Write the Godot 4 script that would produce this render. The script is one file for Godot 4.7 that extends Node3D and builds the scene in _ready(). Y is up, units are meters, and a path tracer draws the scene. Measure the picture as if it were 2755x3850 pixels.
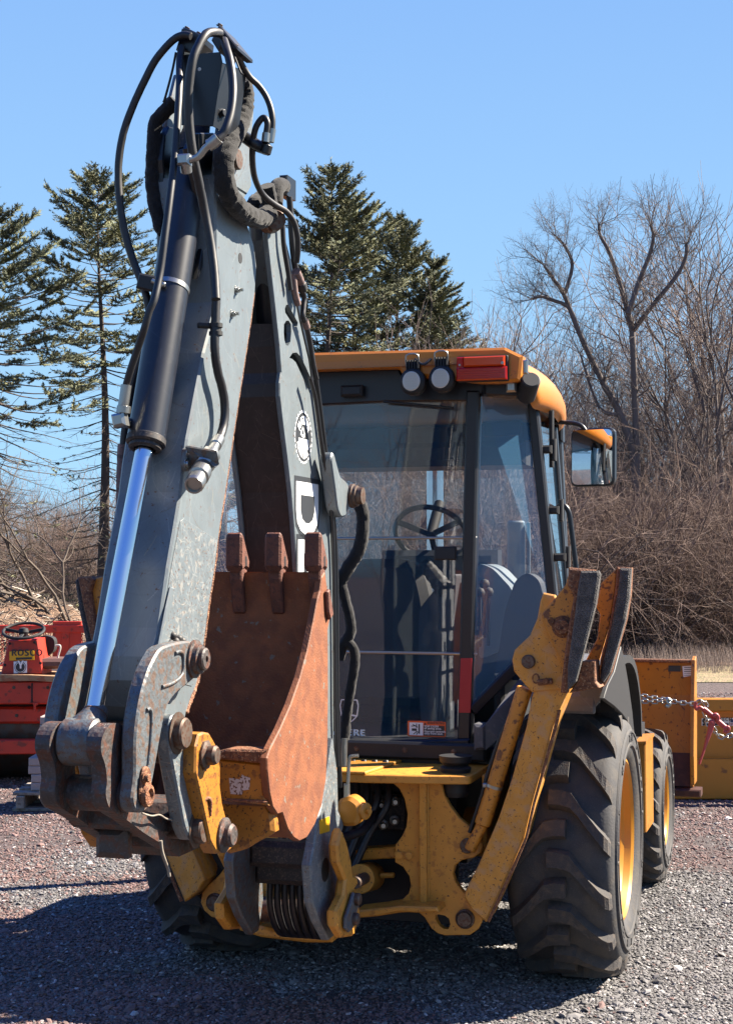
extends Node3D
# A backhoe loader parked on a gravel yard, seen from behind. Units are metres.

const YAW := -0.287979       # the machine points away and to the right
var rng := RandomNumberGenerator.new()
var M := {}                  # materials by name
var used_names := {}

# ---------------------------------------------------------------- geometry
class Geo:
	var v := PackedVector3Array()
	var n := PackedVector3Array()
	var c := PackedColorArray()
	var tint := Color.WHITE
	var tinted := false

	func tri(a: Vector3, b: Vector3, d: Vector3, na: Vector3, nb: Vector3, nd: Vector3) -> void:
		if (b - a).cross(d - a).dot(na + nb + nd) > 0.0:
			v.append(a); v.append(d); v.append(b)
			n.append(na); n.append(nd); n.append(nb)
		else:
			v.append(a); v.append(b); v.append(d)
			n.append(na); n.append(nb); n.append(nd)
		if tinted:
			c.append(tint); c.append(tint); c.append(tint)

	func flat(a: Vector3, b: Vector3, d: Vector3, out: Vector3) -> void:
		var m := (b - a).cross(d - a)
		if m.length_squared() < 1e-16:
			return
		m = m.normalized()
		if m.dot(out) < 0.0:
			m = -m
		tri(a, b, d, m, m, m)

	func quad(a: Vector3, b: Vector3, d: Vector3, e: Vector3, out: Vector3) -> void:
		flat(a, b, d, out)
		flat(a, d, e, out)

	func smooth_quad(a: Vector3, b: Vector3, d: Vector3, e: Vector3, na: Vector3, nb: Vector3, nd: Vector3, ne: Vector3) -> void:
		tri(a, b, d, na, nb, nd)
		tri(a, d, e, na, nd, ne)

	func mesh() -> ArrayMesh:
		var arr := []
		arr.resize(Mesh.ARRAY_MAX)
		arr[Mesh.ARRAY_VERTEX] = v
		arr[Mesh.ARRAY_NORMAL] = n
		if tinted:
			arr[Mesh.ARRAY_COLOR] = c
		var m := ArrayMesh.new()
		m.add_surface_from_arrays(Mesh.PRIMITIVE_TRIANGLES, arr)
		return m

	func add(o: Geo, t: Transform3D) -> void:
		for i in o.v.size():
			v.append(t * o.v[i])
			n.append((t.basis * o.n[i]).normalized())

	# a plate: the outline (u, w) in the plane of U and W through O, from depth lo to hi along N, with chamfered rims
	func plate(poly: Array, O: Vector3, U: Vector3, W: Vector3, N: Vector3, lo: float, hi: float, bevel := 0.004, holes := []) -> void:
		var p := PackedVector2Array(poly)
		if p.size() > 2 and p[0].distance_to(p[p.size() - 1]) < 1e-5:
			p.remove_at(p.size() - 1)
		if Geometry2D.is_polygon_clockwise(p):
			p.reverse()
		var q := _inset(p, bevel)
		for h in holes:
			var hp := PackedVector2Array(h)
			if not Geometry2D.is_polygon_clockwise(hp):
				hp.reverse()
			for j in hp.size():
				var a := hp[j]; var b := hp[(j + 1) % hp.size()]
				var d := b - a
				var o2 := Vector2(d.y, -d.x)
				quad(O + U * a.x + W * a.y + N * lo, O + U * b.x + W * b.y + N * lo, O + U * b.x + W * b.y + N * hi, O + U * a.x + W * a.y + N * hi, U * o2.x + W * o2.y)
		if Geometry2D.triangulate_polygon(q).is_empty():
			q = p.duplicate()
		for face in _without(q, holes):
			var ids := Geometry2D.triangulate_polygon(face)
			for k in range(0, ids.size(), 3):
				for side in [0, 1]:
					var h: float = lo if side == 0 else hi
					flat(O + U * face[ids[k]].x + W * face[ids[k]].y + N * h, O + U * face[ids[k + 1]].x + W * face[ids[k + 1]].y + N * h, O + U * face[ids[k + 2]].x + W * face[ids[k + 2]].y + N * h, N * (-1.0 if side == 0 else 1.0))
		var m := p.size()
		for i in m:
			var a := p[i]; var b := p[(i + 1) % m]; var qa := q[i]; var qb := q[(i + 1) % m]
			var d := b - a
			var o3 := U * d.y - W * d.x
			var A := O + U * a.x + W * a.y; var B := O + U * b.x + W * b.y
			var QA := O + U * qa.x + W * qa.y; var QB := O + U * qb.x + W * qb.y
			quad(A + N * (lo + bevel), B + N * (lo + bevel), B + N * (hi - bevel), A + N * (hi - bevel), o3)
			if bevel > 0.0:
				quad(A + N * (hi - bevel), B + N * (hi - bevel), QB + N * hi, QA + N * hi, o3.normalized() + N)
				quad(A + N * (lo + bevel), B + N * (lo + bevel), QB + N * lo, QA + N * lo, o3.normalized() - N)

	# simple outlines that together make q less its holes: strips cut through the middle of every hole
	func _without(q: PackedVector2Array, holes: Array) -> Array:
		if holes.is_empty():
			return [q]
		var cuts := [-1e3]
		for h in holes:
			var lo := 1e9; var hi := -1e9
			for v2 in h:
				lo = minf(lo, v2.y); hi = maxf(hi, v2.y)
			cuts.append((lo + hi) / 2.0)
		cuts.append(1e3)
		cuts.sort()
		var out := []
		for i in cuts.size() - 1:
			var strip := PackedVector2Array([Vector2(-1e3, cuts[i]), Vector2(1e3, cuts[i]), Vector2(1e3, cuts[i + 1]), Vector2(-1e3, cuts[i + 1])])
			var rest: Array = Geometry2D.intersect_polygons(q, strip)
			for h in holes:
				var next := []
				for piece in rest:
					next.append_array(Geometry2D.clip_polygons(piece, PackedVector2Array(h)))
				rest = next
			out.append_array(rest)
		return out

	func _inset(p: PackedVector2Array, d: float) -> PackedVector2Array:
		var q := PackedVector2Array()
		var m := p.size()
		for i in m:
			var a := (p[i] - p[(i + m - 1) % m]).normalized()
			var b := (p[(i + 1) % m] - p[i]).normalized()
			var na := Vector2(-a.y, a.x); var nb := Vector2(-b.y, b.x)
			var s := na + nb
			var k := s.length_squared()
			q.append(p[i] + (s * (2.0 * d / maxf(k, 0.6)) if k > 1e-6 else na * d))
		return q

	func box(at: Vector3, size: Vector3, bevel := 0.004, basis := Basis.IDENTITY) -> void:
		var h := size / 2.0
		plate([Vector2(-h.x, -h.y), Vector2(h.x, -h.y), Vector2(h.x, h.y), Vector2(-h.x, h.y)], at, basis.x.normalized(), basis.y.normalized(), basis.z.normalized(), -h.z, h.z, minf(bevel, minf(h.x, minf(h.y, h.z)) * 0.6))

	# a bar of rectangular section from a to b
	func bar(a: Vector3, b: Vector3, wide: float, thick: float, up := Vector3.UP, bevel := 0.002) -> void:
		var y := (b - a).normalized()
		var x := up.cross(y)
		if x.length() < 1e-3:
			x = Vector3.RIGHT.cross(y)
		x = x.normalized()
		box((a + b) / 2.0, Vector3(wide, a.distance_to(b), thick), bevel, Basis(x, y, x.cross(y)))

	# rings of (radius, distance along the axis) turned about an axis
	func lathe(at: Vector3, axis: Vector3, rings: Array, sides := 20, smooth := false) -> void:
		var z := axis.normalized()
		var x := z.cross(Vector3(0.31, 0.87, 0.4)).normalized()
		var y := z.cross(x)
		for k in rings.size() - 1:
			var r0: float = rings[k].x; var r1: float = rings[k + 1].x
			var h0: float = rings[k].y; var h1: float = rings[k + 1].y
			var n0 := Vector2(h1 - h0, r0 - r1).normalized()
			var na := n0; var nb := n0
			if smooth:
				if k > 0:
					na = (na + Vector2(h0 - rings[k - 1].y, rings[k - 1].x - r0).normalized()).normalized()
				if k + 2 < rings.size():
					nb = (nb + Vector2(rings[k + 2].y - h1, r1 - rings[k + 2].x).normalized()).normalized()
			for i in sides:
				var t0 := TAU * i / sides; var t1 := TAU * (i + 1) / sides
				var e0 := x * cos(t0) + y * sin(t0); var e1 := x * cos(t1) + y * sin(t1)
				var a := at + e0 * r0 + z * h0; var b := at + e1 * r0 + z * h0
				var d := at + e1 * r1 + z * h1; var e := at + e0 * r1 + z * h1
				if r0 > 1e-5:
					tri(a, b, d, e0 * na.x + z * na.y, e1 * na.x + z * na.y, e1 * nb.x + z * nb.y)
				if r1 > 1e-5:
					tri(a, d, e, e0 * na.x + z * na.y, e1 * nb.x + z * nb.y, e0 * nb.x + z * nb.y)

	func rod(a: Vector3, b: Vector3, r: float, sides := 16, bevel := 0.003) -> void:
		var l := a.distance_to(b)
		bevel = minf(bevel, minf(r * 0.5, l * 0.3))
		lathe(a, b - a, [Vector2(0, 0), Vector2(r - bevel, 0), Vector2(r, bevel), Vector2(r, l - bevel), Vector2(r - bevel, l), Vector2(0, l)], sides)

	# a hexagon bolt head standing on a surface at a, along axis
	func bolt(a: Vector3, axis: Vector3, r := 0.012, h := 0.009) -> void:
		lathe(a, axis, [Vector2(r * 1.45, 0), Vector2(r * 1.45, h * 0.2), Vector2(r, h * 0.21), Vector2(r, h * 0.9), Vector2(r * 0.85, h), Vector2(0, h)], 6)

	# a hose through points; radius may vary; wrinkle makes folds in cloth sleeves
	func tube(points: Array, r: float, sides := 10, sub := 6, wrinkle := 0.0, r_end := -1.0, rings := 0.0, seed_ := 1) -> void:
		var path := PackedVector3Array()
		var m := points.size()
		for i in m - 1:
			var p0: Vector3 = points[maxi(i - 1, 0)]; var p1: Vector3 = points[i]
			var p2: Vector3 = points[i + 1]; var p3: Vector3 = points[mini(i + 2, m - 1)]
			for k in sub:
				var t := float(k) / sub
				path.append(0.5 * (2.0 * p1 + (p2 - p0) * t + (2.0 * p0 - 5.0 * p1 + 4.0 * p2 - p3) * t * t + (3.0 * p1 - p0 - 3.0 * p2 + p3) * t * t * t))
		path.append(points[m - 1])
		var count := path.size()
		var noise := FastNoiseLite.new()
		noise.seed = seed_; noise.frequency = 1.0
		var up := Vector3(0.3, 0.2, 1.0)
		var prev := PackedVector3Array(); var prevn := PackedVector3Array()
		var run := 0.0
		for i in count:
			var dir := (path[mini(i + 1, count - 1)] - path[maxi(i - 1, 0)]).normalized()
			up = (up - dir * up.dot(dir)).normalized()
			var side := dir.cross(up)
			if i > 0:
				run += path[i].distance_to(path[i - 1])
			var rad := r if r_end < 0.0 else lerpf(r, r_end, float(i) / (count - 1))
			var cur := PackedVector3Array(); var curn := PackedVector3Array()
			for j in sides + 1:
				var a := TAU * (j % sides) / sides
				var e := side * cos(a) + up * sin(a)
				var rr := rad
				if wrinkle > 0.0:
					rr += wrinkle * rad * (1.5 * noise.get_noise_3d(cos(a) * 1.1, sin(a) * 1.1, run * 30.0) + 0.22 * sin(run * rings + 1.5 * sin(a + run * 9.0)))
				elif rings > 0.0:
					rr -= 0.10 * rad * pow(maxf(0.0, sin(run * rings + a)), 24.0)
				cur.append(path[i] + e * rr)
				curn.append(e)
			if i > 0:
				for j in sides:
					if wrinkle > 0.0:
						var g := (cur[j] - prev[j]).cross(prev[j + 1] - prev[j]).normalized()
						var o := (curn[j] + curn[j + 1]).normalized()
						if g.dot(o) < 0.0:
							g = -g
						var s0 := (curn[j] * 0.5 + g).normalized(); var s1 := (curn[j + 1] * 0.5 + g).normalized()
						smooth_quad(prev[j], prev[j + 1], cur[j + 1], cur[j], s0, s1, s1, s0)
					else:
						smooth_quad(prev[j], prev[j + 1], cur[j + 1], cur[j], prevn[j], prevn[j + 1], curn[j + 1], curn[j])
			if i == 0 or i == count - 1:
				var o := dir * (-1.0 if i == 0 else 1.0)
				for j in sides:
					flat(path[i], cur[j], cur[j + 1], o)
			prev = cur; prevn = curn

	# three-sided twig, cheap
	func twig(a: Vector3, b: Vector3, ra: float, rb: float, sides := 3) -> void:
		var d := b - a
		var x := d.cross(Vector3(0.4, 0.9, 0.17)).normalized()
		var y := d.normalized().cross(x)
		for i in sides:
			var t0 := TAU * i / sides; var t1 := TAU * (i + 1) / sides
			var e0 := x * cos(t0) + y * sin(t0); var e1 := x * cos(t1) + y * sin(t1)
			v.append(a + e0 * ra); v.append(b + e0 * rb); v.append(b + e1 * rb)
			v.append(a + e0 * ra); v.append(b + e1 * rb); v.append(a + e1 * ra)
			n.append(e0); n.append(e0); n.append(e1)
			n.append(e0); n.append(e1); n.append(e1)

# ---------------------------------------------------------------- things and parts
func numbered(called: String) -> String:
	var k: int = used_names.get(called, -1) + 1
	used_names[called] = k
	return called if k == 0 else "%s_%03d" % [called, k]

func thing(called: String, label: String, category: String, at := Vector3.ZERO, turn := 0.0, group := "") -> Node3D:
	var o := Node3D.new()
	o.name = numbered(called)
	add_child(o)
	o.position = at
	o.rotation.y = turn
	tag(o, label, category, group)
	return o

func tag(o: Node3D, label: String, category: String, group := "") -> void:
	o.set_meta("label", label)
	o.set_meta("category", category)
	if group:
		o.set_meta("group", group)

func put(called: String, g: Geo, material: Material, parent: Node, label := "") -> MeshInstance3D:
	return put_mesh(called, g.mesh(), material, parent, label)

func put_mesh(called: String, m: Mesh, material: Material, parent: Node, label := "") -> MeshInstance3D:
	var o := MeshInstance3D.new()
	o.name = called if parent != self else numbered(called)
	o.mesh = m
	o.material_override = material
	parent.add_child(o, true)
	if label:
		o.set_meta("label", label)
	return o

func copy_of(o: Node3D, at: Vector3, turn: float, size := 1.0) -> Node3D:
	var r: Node3D = o.duplicate()
	r.name = numbered(String(o.name).rstrip("_0123456789"))
	add_child(r)
	r.position = at
	r.rotation.y = turn
	r.scale = Vector3.ONE * size
	return r

const XAX := Vector3(1, 0, 0)
const YAX := Vector3(0, 1, 0)
const ZAX := Vector3(0, 0, 1)

# outline (z, y) standing across x, and outline (x, y) standing across z, outline (x, z) lying across y
func across_x(poly: Array, lo: float, hi: float, bevel := 0.004, holes := []) -> Geo:
	var g := Geo.new()
	g.plate(poly, Vector3.ZERO, ZAX, YAX, XAX, lo, hi, bevel, holes)
	return g

func across_z(poly: Array, lo: float, hi: float, bevel := 0.004, holes := []) -> Geo:
	var g := Geo.new()
	g.plate(poly, Vector3.ZERO, XAX, YAX, ZAX, lo, hi, bevel, holes)
	return g

func across_y(poly: Array, lo: float, hi: float, bevel := 0.004, holes := []) -> Geo:
	var g := Geo.new()
	g.plate(poly, Vector3.ZERO, XAX, ZAX, YAX, lo, hi, bevel, holes)
	return g

func rodg(a: Vector3, b: Vector3, r: float, sides := 18, bevel := 0.003) -> Geo:
	var g := Geo.new()
	g.rod(a, b, r, sides, bevel)
	return g

func tubeg(points: Array, r: float, sides := 10, sub := 6, wrinkle := 0.0, r_end := -1.0, rings := 0.0, seed_ := 1) -> Geo:
	var g := Geo.new()
	g.tube(points, r, sides, sub, wrinkle, r_end, rings, seed_)
	return g

func boxg(at: Vector3, size: Vector3, bevel := 0.004, basis := Basis.IDENTITY) -> Geo:
	var g := Geo.new()
	g.box(at, size, bevel, basis)
	return g

func mirrored(poly: Array) -> Array:
	return poly.map(func(p): return Vector2(-p.x, p.y))

# a smooth closed outline through the points
func curved(poly: Array, sub := 4) -> Array:
	var out := []
	var m := poly.size()
	for i in m:
		var p0: Vector2 = poly[(i + m - 1) % m]; var p1: Vector2 = poly[i]
		var p2: Vector2 = poly[(i + 1) % m]; var p3: Vector2 = poly[(i + 2) % m]
		for k in sub:
			out.append(_spline(p0, p1, p2, p3, float(k) / sub))
	return out

func _spline(p0: Vector2, p1: Vector2, p2: Vector2, p3: Vector2, t: float) -> Vector2:
	return 0.5 * (2.0 * p1 + (p2 - p0) * t + (2.0 * p0 - 5.0 * p1 + 4.0 * p2 - p3) * t * t + (3.0 * p1 - p0 - 3.0 * p2 + p3) * t * t * t)

func disc(at: Vector2, r: float, sides := 20, ry := -1.0) -> Array:
	var out := []
	for i in sides:
		out.append(at + Vector2(cos(TAU * i / sides) * r, sin(TAU * i / sides) * (r if ry < 0 else ry)))
	return out

# an outline with its corners rounded by r
func rounded(poly: Array, r: float, steps := 4) -> Array:
	var out := []
	var m := poly.size()
	for i in m:
		var p: Vector2 = poly[i]
		var a: Vector2 = poly[(i + m - 1) % m]; var b: Vector2 = poly[(i + 1) % m]
		var ra := minf(r, p.distance_to(a) * 0.45); var rb := minf(r, p.distance_to(b) * 0.45)
		var s := p + (a - p).normalized() * ra; var e := p + (b - p).normalized() * rb
		for k in steps + 1:
			var t := float(k) / steps
			out.append(s.lerp(p, t).lerp(p.lerp(e, t), t))
	return out

func rect(x0: float, y0: float, x1: float, y1: float) -> Array:
	return [Vector2(x0, y0), Vector2(x1, y0), Vector2(x1, y1), Vector2(x0, y1)]

# ---------------------------------------------------------------- materials
func noise_bytes(size: int, freq: float, seed_: int, octaves := 3) -> PackedByteArray:
	var f := FastNoiseLite.new()
	f.seed = seed_
	f.frequency = freq
	f.fractal_octaves = octaves
	var im := f.get_seamless_image(size, size)
	im.convert(Image.FORMAT_L8)
	return im.get_data()

# paint with chips, stains and scratches. layers: [frequency, threshold 0-1, softness, colour, strength]
func worn(base: Color, tone: float, layers: Array, scratches := [], size := 512, seed_ := 1) -> ImageTexture:
	var r := RandomNumberGenerator.new()
	r.seed = seed_ * 77 + 5
	var mottle := noise_bytes(size, 0.012, seed_, 5)
	var grain := noise_bytes(size, 0.3, seed_ + 50, 2)
	var px := PackedFloat32Array()
	px.resize(size * size * 3)
	for i in size * size:
		var k := 1.0 + tone * ((mottle[i] - 127) / 127.0 + 0.35 * (grain[i] - 127) / 127.0)
		px[i * 3] = base.r * k; px[i * 3 + 1] = base.g * k; px[i * 3 + 2] = base.b * k
	for s in scratches:   # [count, length px, colour, strength, angle, spread]
		for q in s[0]:
			var x := r.randf() * size; var y := r.randf() * size
			var a: float = s[4] + r.randf_range(-1, 1) * s[5]
			var bend := r.randf_range(-0.02, 0.02)
			var c: Color = s[2]
			var k: float = s[3] * r.randf_range(0.4, 1.0)
			for t in int(s[1] * r.randf_range(0.3, 1.2)):
				x += cos(a); y += sin(a); a += bend
				var i := (posmod(int(y), size) * size + posmod(int(x), size)) * 3
				px[i] = lerpf(px[i], c.r, k); px[i + 1] = lerpf(px[i + 1], c.g, k); px[i + 2] = lerpf(px[i + 2], c.b, k)
	var n := 0
	for l in layers:
		n += 1
		var d := noise_bytes(size, l[0], seed_ * 13 + n * 7, 4)
		var c: Color = l[3]
		var lo: float = l[1] - l[2]; var span: float = 2.0 * l[2]
		for i in size * size:
			var m: float = (d[i] / 255.0 - lo) / span
			if m > 0.0:
				m = minf(m, 1.0) * l[4]
				px[i * 3] = lerpf(px[i * 3], c.r, m); px[i * 3 + 1] = lerpf(px[i * 3 + 1], c.g, m); px[i * 3 + 2] = lerpf(px[i * 3 + 2], c.b, m)
	var bytes := PackedByteArray()
	bytes.resize(size * size * 3)
	for i in size * size * 3:
		bytes[i] = clampi(int(px[i] * 255.0), 0, 255)
	return ImageTexture.create_from_image(Image.create_from_data(size, size, false, Image.FORMAT_RGB8, bytes))

func bumpy(freq: float, seed_: int, size := 256, octaves := 4) -> NoiseTexture2D:
	var t := NoiseTexture2D.new()
	t.width = size; t.height = size; t.seamless = true
	var f := FastNoiseLite.new()
	f.seed = seed_; f.frequency = freq; f.fractal_octaves = octaves
	t.noise = f
	return t

func mat(called: String, color: Color, rough: float, metal := 0.0, tex: Texture2D = null, scale := 1.0, bump: Texture2D = null, depth := 0.1, spec := 0.5) -> StandardMaterial3D:
	var m := StandardMaterial3D.new()
	m.resource_name = called
	m.albedo_color = Color(color.r * 0.87, color.g * 0.87, color.b * 0.87, color.a)
	m.roughness = rough
	m.metallic = metal
	m.metallic_specular = spec
	if tex or bump:
		m.uv1_triplanar = true
		m.uv1_triplanar_sharpness = 6.0
		m.uv1_scale = Vector3.ONE * scale
	if tex:
		m.albedo_texture = tex
	if bump:
		m.heightmap_enabled = true
		m.heightmap_texture = bump
		m.heightmap_scale = depth
	M[called] = m
	return m

func srgb(r: float, g: float, b: float) -> Color:
	return Color(r / 255.0, g / 255.0, b / 255.0)

func make_materials() -> void:
	var rust := srgb(92, 50, 32)
	var dark_rust := srgb(58, 34, 26)
	var pale := srgb(196, 186, 176)
	# machine paint
	var yel := srgb(216, 148, 54)
	mat("yellow", Color.WHITE, 0.5, 0.0, worn(yel, 0.05, [[0.06, 0.80, 0.03, dark_rust, 0.8], [0.02, 0.74, 0.08, srgb(150, 92, 40), 0.5]], [[40, 40, srgb(216, 170, 110), 0.5, 0.0, 3.1]], 512, 3), 1.6)
	mat("worn_yellow", Color.WHITE, 0.55, 0.0, worn(yel, 0.06, [[0.07, 0.80, 0.02, dark_rust, 0.9], [0.014, 0.62, 0.14, srgb(196, 150, 112), 0.6]], [[900, 20, srgb(206, 172, 140), 0.75, 1.3, 1.3], [150, 22, dark_rust, 0.9, 1.3, 0.8]], 512, 4), 1.7)
	mat("scuffed_yellow", Color.WHITE, 0.5, 0.0, worn(srgb(206, 134, 42), 0.07, [[0.025, 0.74, 0.05, rust, 0.8], [0.10, 0.80, 0.03, dark_rust, 0.9]], [[60, 50, rust, 0.6, 1.3, 0.7]], 512, 5), 1.2)
	mat("roof_orange", Color.WHITE, 0.38, 0.0, worn(srgb(205, 122, 30), 0.035, [[0.09, 0.84, 0.03, srgb(120, 80, 48), 0.6]], [], 256, 6), 0.9)
	mat("rim_yellow", srgb(198, 134, 18), 0.38)
	mat("bucket_yellow", Color.WHITE, 0.5, 0.0, worn(srgb(176, 114, 30), 0.06, [[0.06, 0.76, 0.03, dark_rust, 0.9], [0.015, 0.70, 0.06, rust, 0.5]], [[60, 40, srgb(210, 170, 110), 0.5, 0.5, 3.0]], 512, 7), 2.2)
	mat("loader_yellow", Color.WHITE, 0.42, 0.0, worn(srgb(180, 116, 28), 0.05, [[0.05, 0.77, 0.03, rust, 0.8]], [[60, 60, rust, 0.6, 1.2, 0.6]], 512, 8), 0.8)
	# boom and dipper: pale blue-grey paint, scratched to metal and rust
	var grey := srgb(109, 118, 123)
	mat("boom_grey", Color.WHITE, 0.42, 0.0, worn(grey, 0.05, [[0.025, 0.76, 0.05, srgb(112, 112, 112), 0.5], [0.08, 0.83, 0.02, rust, 0.8]], [[90, 60, srgb(176, 180, 178), 0.5, 1.5, 0.25], [40, 30, srgb(190, 165, 130), 0.7, 0.0, 3.1], [150, 260, srgb(150, 158, 160), 0.22, 1.57, 0.05], [110, 240, srgb(88, 90, 88), 0.25, 1.57, 0.05], [26, 120, srgb(96, 74, 56), 0.5, 1.57, 0.05]], 512, 9), 0.9, bumpy(0.02, 4), 0.12)
	mat("scratched_grey", Color.WHITE, 0.42, 0.0, worn(grey, 0.06, [[0.02, 0.72, 0.07, srgb(176, 168, 158), 0.5], [0.06, 0.78, 0.03, rust, 0.7]], [[330, 70, srgb(210, 200, 186), 0.7, 0.6, 1.2], [140, 30, srgb(170, 112, 66), 0.8, 0.4, 1.4]], 512, 10), 2.2, bumpy(0.03, 5), 0.15)
	mat("cast_grey", Color.WHITE, 0.5, 0.1, worn(srgb(96, 102, 106), 0.10, [[0.02, 0.58, 0.10, srgb(110, 82, 66), 0.7], [0.09, 0.72, 0.04, rust, 0.8]], [[160, 18, srgb(158, 150, 142), 0.6, 0.5, 3.0]], 512, 11), 2.6, bumpy(0.06, 6), 0.2)
	mat("rusty_cast", Color.WHITE, 0.6, 0.1, worn(srgb(72, 65, 63), 0.16, [[0.014, 0.56, 0.10, srgb(100, 60, 44), 0.85], [0.06, 0.70, 0.05, srgb(92, 90, 92), 0.7]], [[120, 14, srgb(150, 130, 116), 0.5, 0.5, 3.0]], 512, 12), 2.6, bumpy(0.06, 7), 0.25)
	mat("dark_primer", Color.WHITE, 0.5, 0.0, worn(srgb(44, 33, 33), 0.18, [[0.02, 0.70, 0.05, srgb(58, 44, 42), 0.8]], [[190, 50, srgb(118, 98, 92), 0.7, 1.9, 0.5], [60, 90, srgb(140, 122, 116), 0.6, 1.0, 0.6]], 512, 13), 1.8)
	mat("bucket_rust", Color.WHITE, 0.72, 0.0, worn(srgb(136, 78, 44), 0.10, [[0.010, 0.58, 0.14, srgb(112, 60, 36), 0.65], [0.02, 0.82, 0.03, srgb(122, 116, 108), 0.9], [0.14, 0.74, 0.06, srgb(156, 104, 68), 0.4]], [[260, 60, srgb(112, 62, 38), 0.5, 1.57, 0.25], [120, 50, srgb(160, 104, 66), 0.5, 1.57, 0.3]], 512, 14), 1.9, bumpy(0.2, 8), 0.12)
	mat("tooth_rust", Color.WHITE, 0.7, 0.1, worn(srgb(112, 66, 50), 0.14, [[0.05, 0.62, 0.08, srgb(84, 52, 46), 0.7]], [[60, 14, srgb(150, 110, 90), 0.5, 1.5, 0.4]], 256, 16), 3.0, bumpy(0.2, 9), 0.15)
	mat("raw_rust", Color.WHITE, 0.75, 0.1, worn(srgb(132, 84, 54), 0.16, [[0.05, 0.6, 0.08, srgb(92, 54, 38), 0.8], [0.09, 0.70, 0.04, srgb(190, 156, 120), 0.7]], [], 256, 17), 3.0, bumpy(0.2, 10), 0.3)
	# black parts
	mat("black_paint", srgb(22, 24, 29), 0.35)
	mat("cab_black", Color.WHITE, 0.4, 0.0, worn(srgb(20, 22, 31), 0.08, [[0.03, 0.7, 0.1, srgb(30, 31, 38), 0.5]], [], 256, 18), 1.0)
	mat("barrel_black", Color.WHITE, 0.33, 0.0, worn(srgb(34, 37, 46), 0.06, [[0.03, 0.74, 0.06, srgb(52, 52, 56), 0.5]], [[70, 50, srgb(96, 100, 108), 0.5, 1.3, 0.6]], 512, 19), 2.0)
	mat("dirty_black", Color.WHITE, 0.6, 0.0, worn(srgb(40, 38, 40), 0.2, [[0.03, 0.62, 0.08, srgb(78, 64, 56), 0.6], [0.10, 0.72, 0.04, srgb(132, 110, 96), 0.6]], [], 256, 20), 3.0)
	mat("hose", Color.WHITE, 0.48, 0.0, worn(srgb(28, 28, 33), 0.10, [[0.04, 0.68, 0.06, srgb(46, 43, 43), 0.5]], [], 256, 21), 4.0)
	mat("felt", Color.WHITE, 0.95, 0.0, worn(srgb(21, 20, 22), 0.2, [[0.02, 0.6, 0.12, srgb(33, 32, 32), 0.6]], [], 256, 22), 3.0, bumpy(0.35, 11), 0.2)
	M.felt.rim_enabled = true
	M.felt.rim = 0.25
	mat("tape", Color.WHITE, 0.8, 0.0, worn(srgb(128, 104, 100), 0.15, [[0.04, 0.6, 0.06, srgb(78, 66, 66), 0.7]], [], 256, 23), 4.0)
	mat("rubber", Color.WHITE, 0.82, 0.0, worn(srgb(64, 63, 65), 0.09, [[0.012, 0.60, 0.12, srgb(84, 77, 70), 0.6], [0.2, 0.76, 0.05, srgb(108, 103, 98), 0.5]], [], 512, 24), 1.4, bumpy(0.2, 12), 0.1)
	mat("lug_rubber", Color.WHITE, 0.85, 0.0, worn(srgb(60, 57, 57), 0.12, [[0.02, 0.58, 0.10, srgb(86, 74, 64), 0.7], [0.3, 0.70, 0.08, srgb(112, 102, 93), 0.5]], [], 512, 25), 2.0, bumpy(0.3, 13), 0.18)
	mat("pad_rubber", Color.WHITE, 0.95, 0.0, worn(srgb(104, 100, 98), 0.22, [[0.10, 0.60, 0.08, srgb(64, 62, 62), 0.8], [0.3, 0.68, 0.08, srgb(126, 120, 114), 0.6]], [], 256, 26), 5.0, bumpy(0.12, 14), 1.2)
	mat("plastic_grey", Color.WHITE, 0.55, 0.0, worn(srgb(84, 84, 89), 0.05, [[0.05, 0.72, 0.06, srgb(112, 110, 112), 0.5]], [[60, 40, srgb(128, 128, 130), 0.4, 0.7, 1.0]], 256, 27), 1.5)
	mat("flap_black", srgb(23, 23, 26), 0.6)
	mat("chrome", srgb(250, 252, 255), 0.16, 1.0)
	mat("steel", srgb(176, 176, 172), 0.32, 0.9)
	mat("pin_steel", Color.WHITE, 0.55, 0.5, worn(srgb(104, 90, 80), 0.15, [[0.05, 0.6, 0.08, rust, 0.6]], [], 256, 28), 4.0)
	mat("glass", Color(0.18, 0.36, 0.50, 0.10), 0.015)
	M.glass.transparency = BaseMaterial3D.TRANSPARENCY_ALPHA
	mat("sky_sheen_glass", Color(0.40, 0.64, 0.82, 0.24), 0.02)  # blue haze in the colour stands in for sky mirrored by the corner windows
	M.sky_sheen_glass.transparency = BaseMaterial3D.TRANSPARENCY_ALPHA
	mat("mirror", srgb(250, 252, 255), 0.02, 1.0)
	mat("red_lens", srgb(186, 20, 18), 0.18)
	mat("amber_lens", srgb(222, 72, 12), 0.18)
	mat("lamp_glass", srgb(205, 200, 190), 0.15)
	mat("red_tape", srgb(170, 26, 34), 0.5)
	mat("white_paint", srgb(238, 240, 242), 0.5)
	mat("letter_black", srgb(38, 42, 48), 0.5)
	mat("interior_blue", srgb(36, 44, 56), 0.7)
	mat("interior_grey", srgb(98, 112, 122), 0.6)
	mat("seat_black", srgb(18, 19, 23), 0.75)
	mat("sticker_yellow", srgb(238, 174, 14), 0.5)
	mat("sticker_orange", srgb(226, 92, 30), 0.5)
	mat("peeled", Color.WHITE, 0.7, 0.0, worn(srgb(206, 192, 186), 0.05, [[0.08, 0.62, 0.04, rust, 0.9]], [], 256, 29), 4.0)
	mat("valve_yellow", srgb(190, 126, 36), 0.4)
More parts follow.
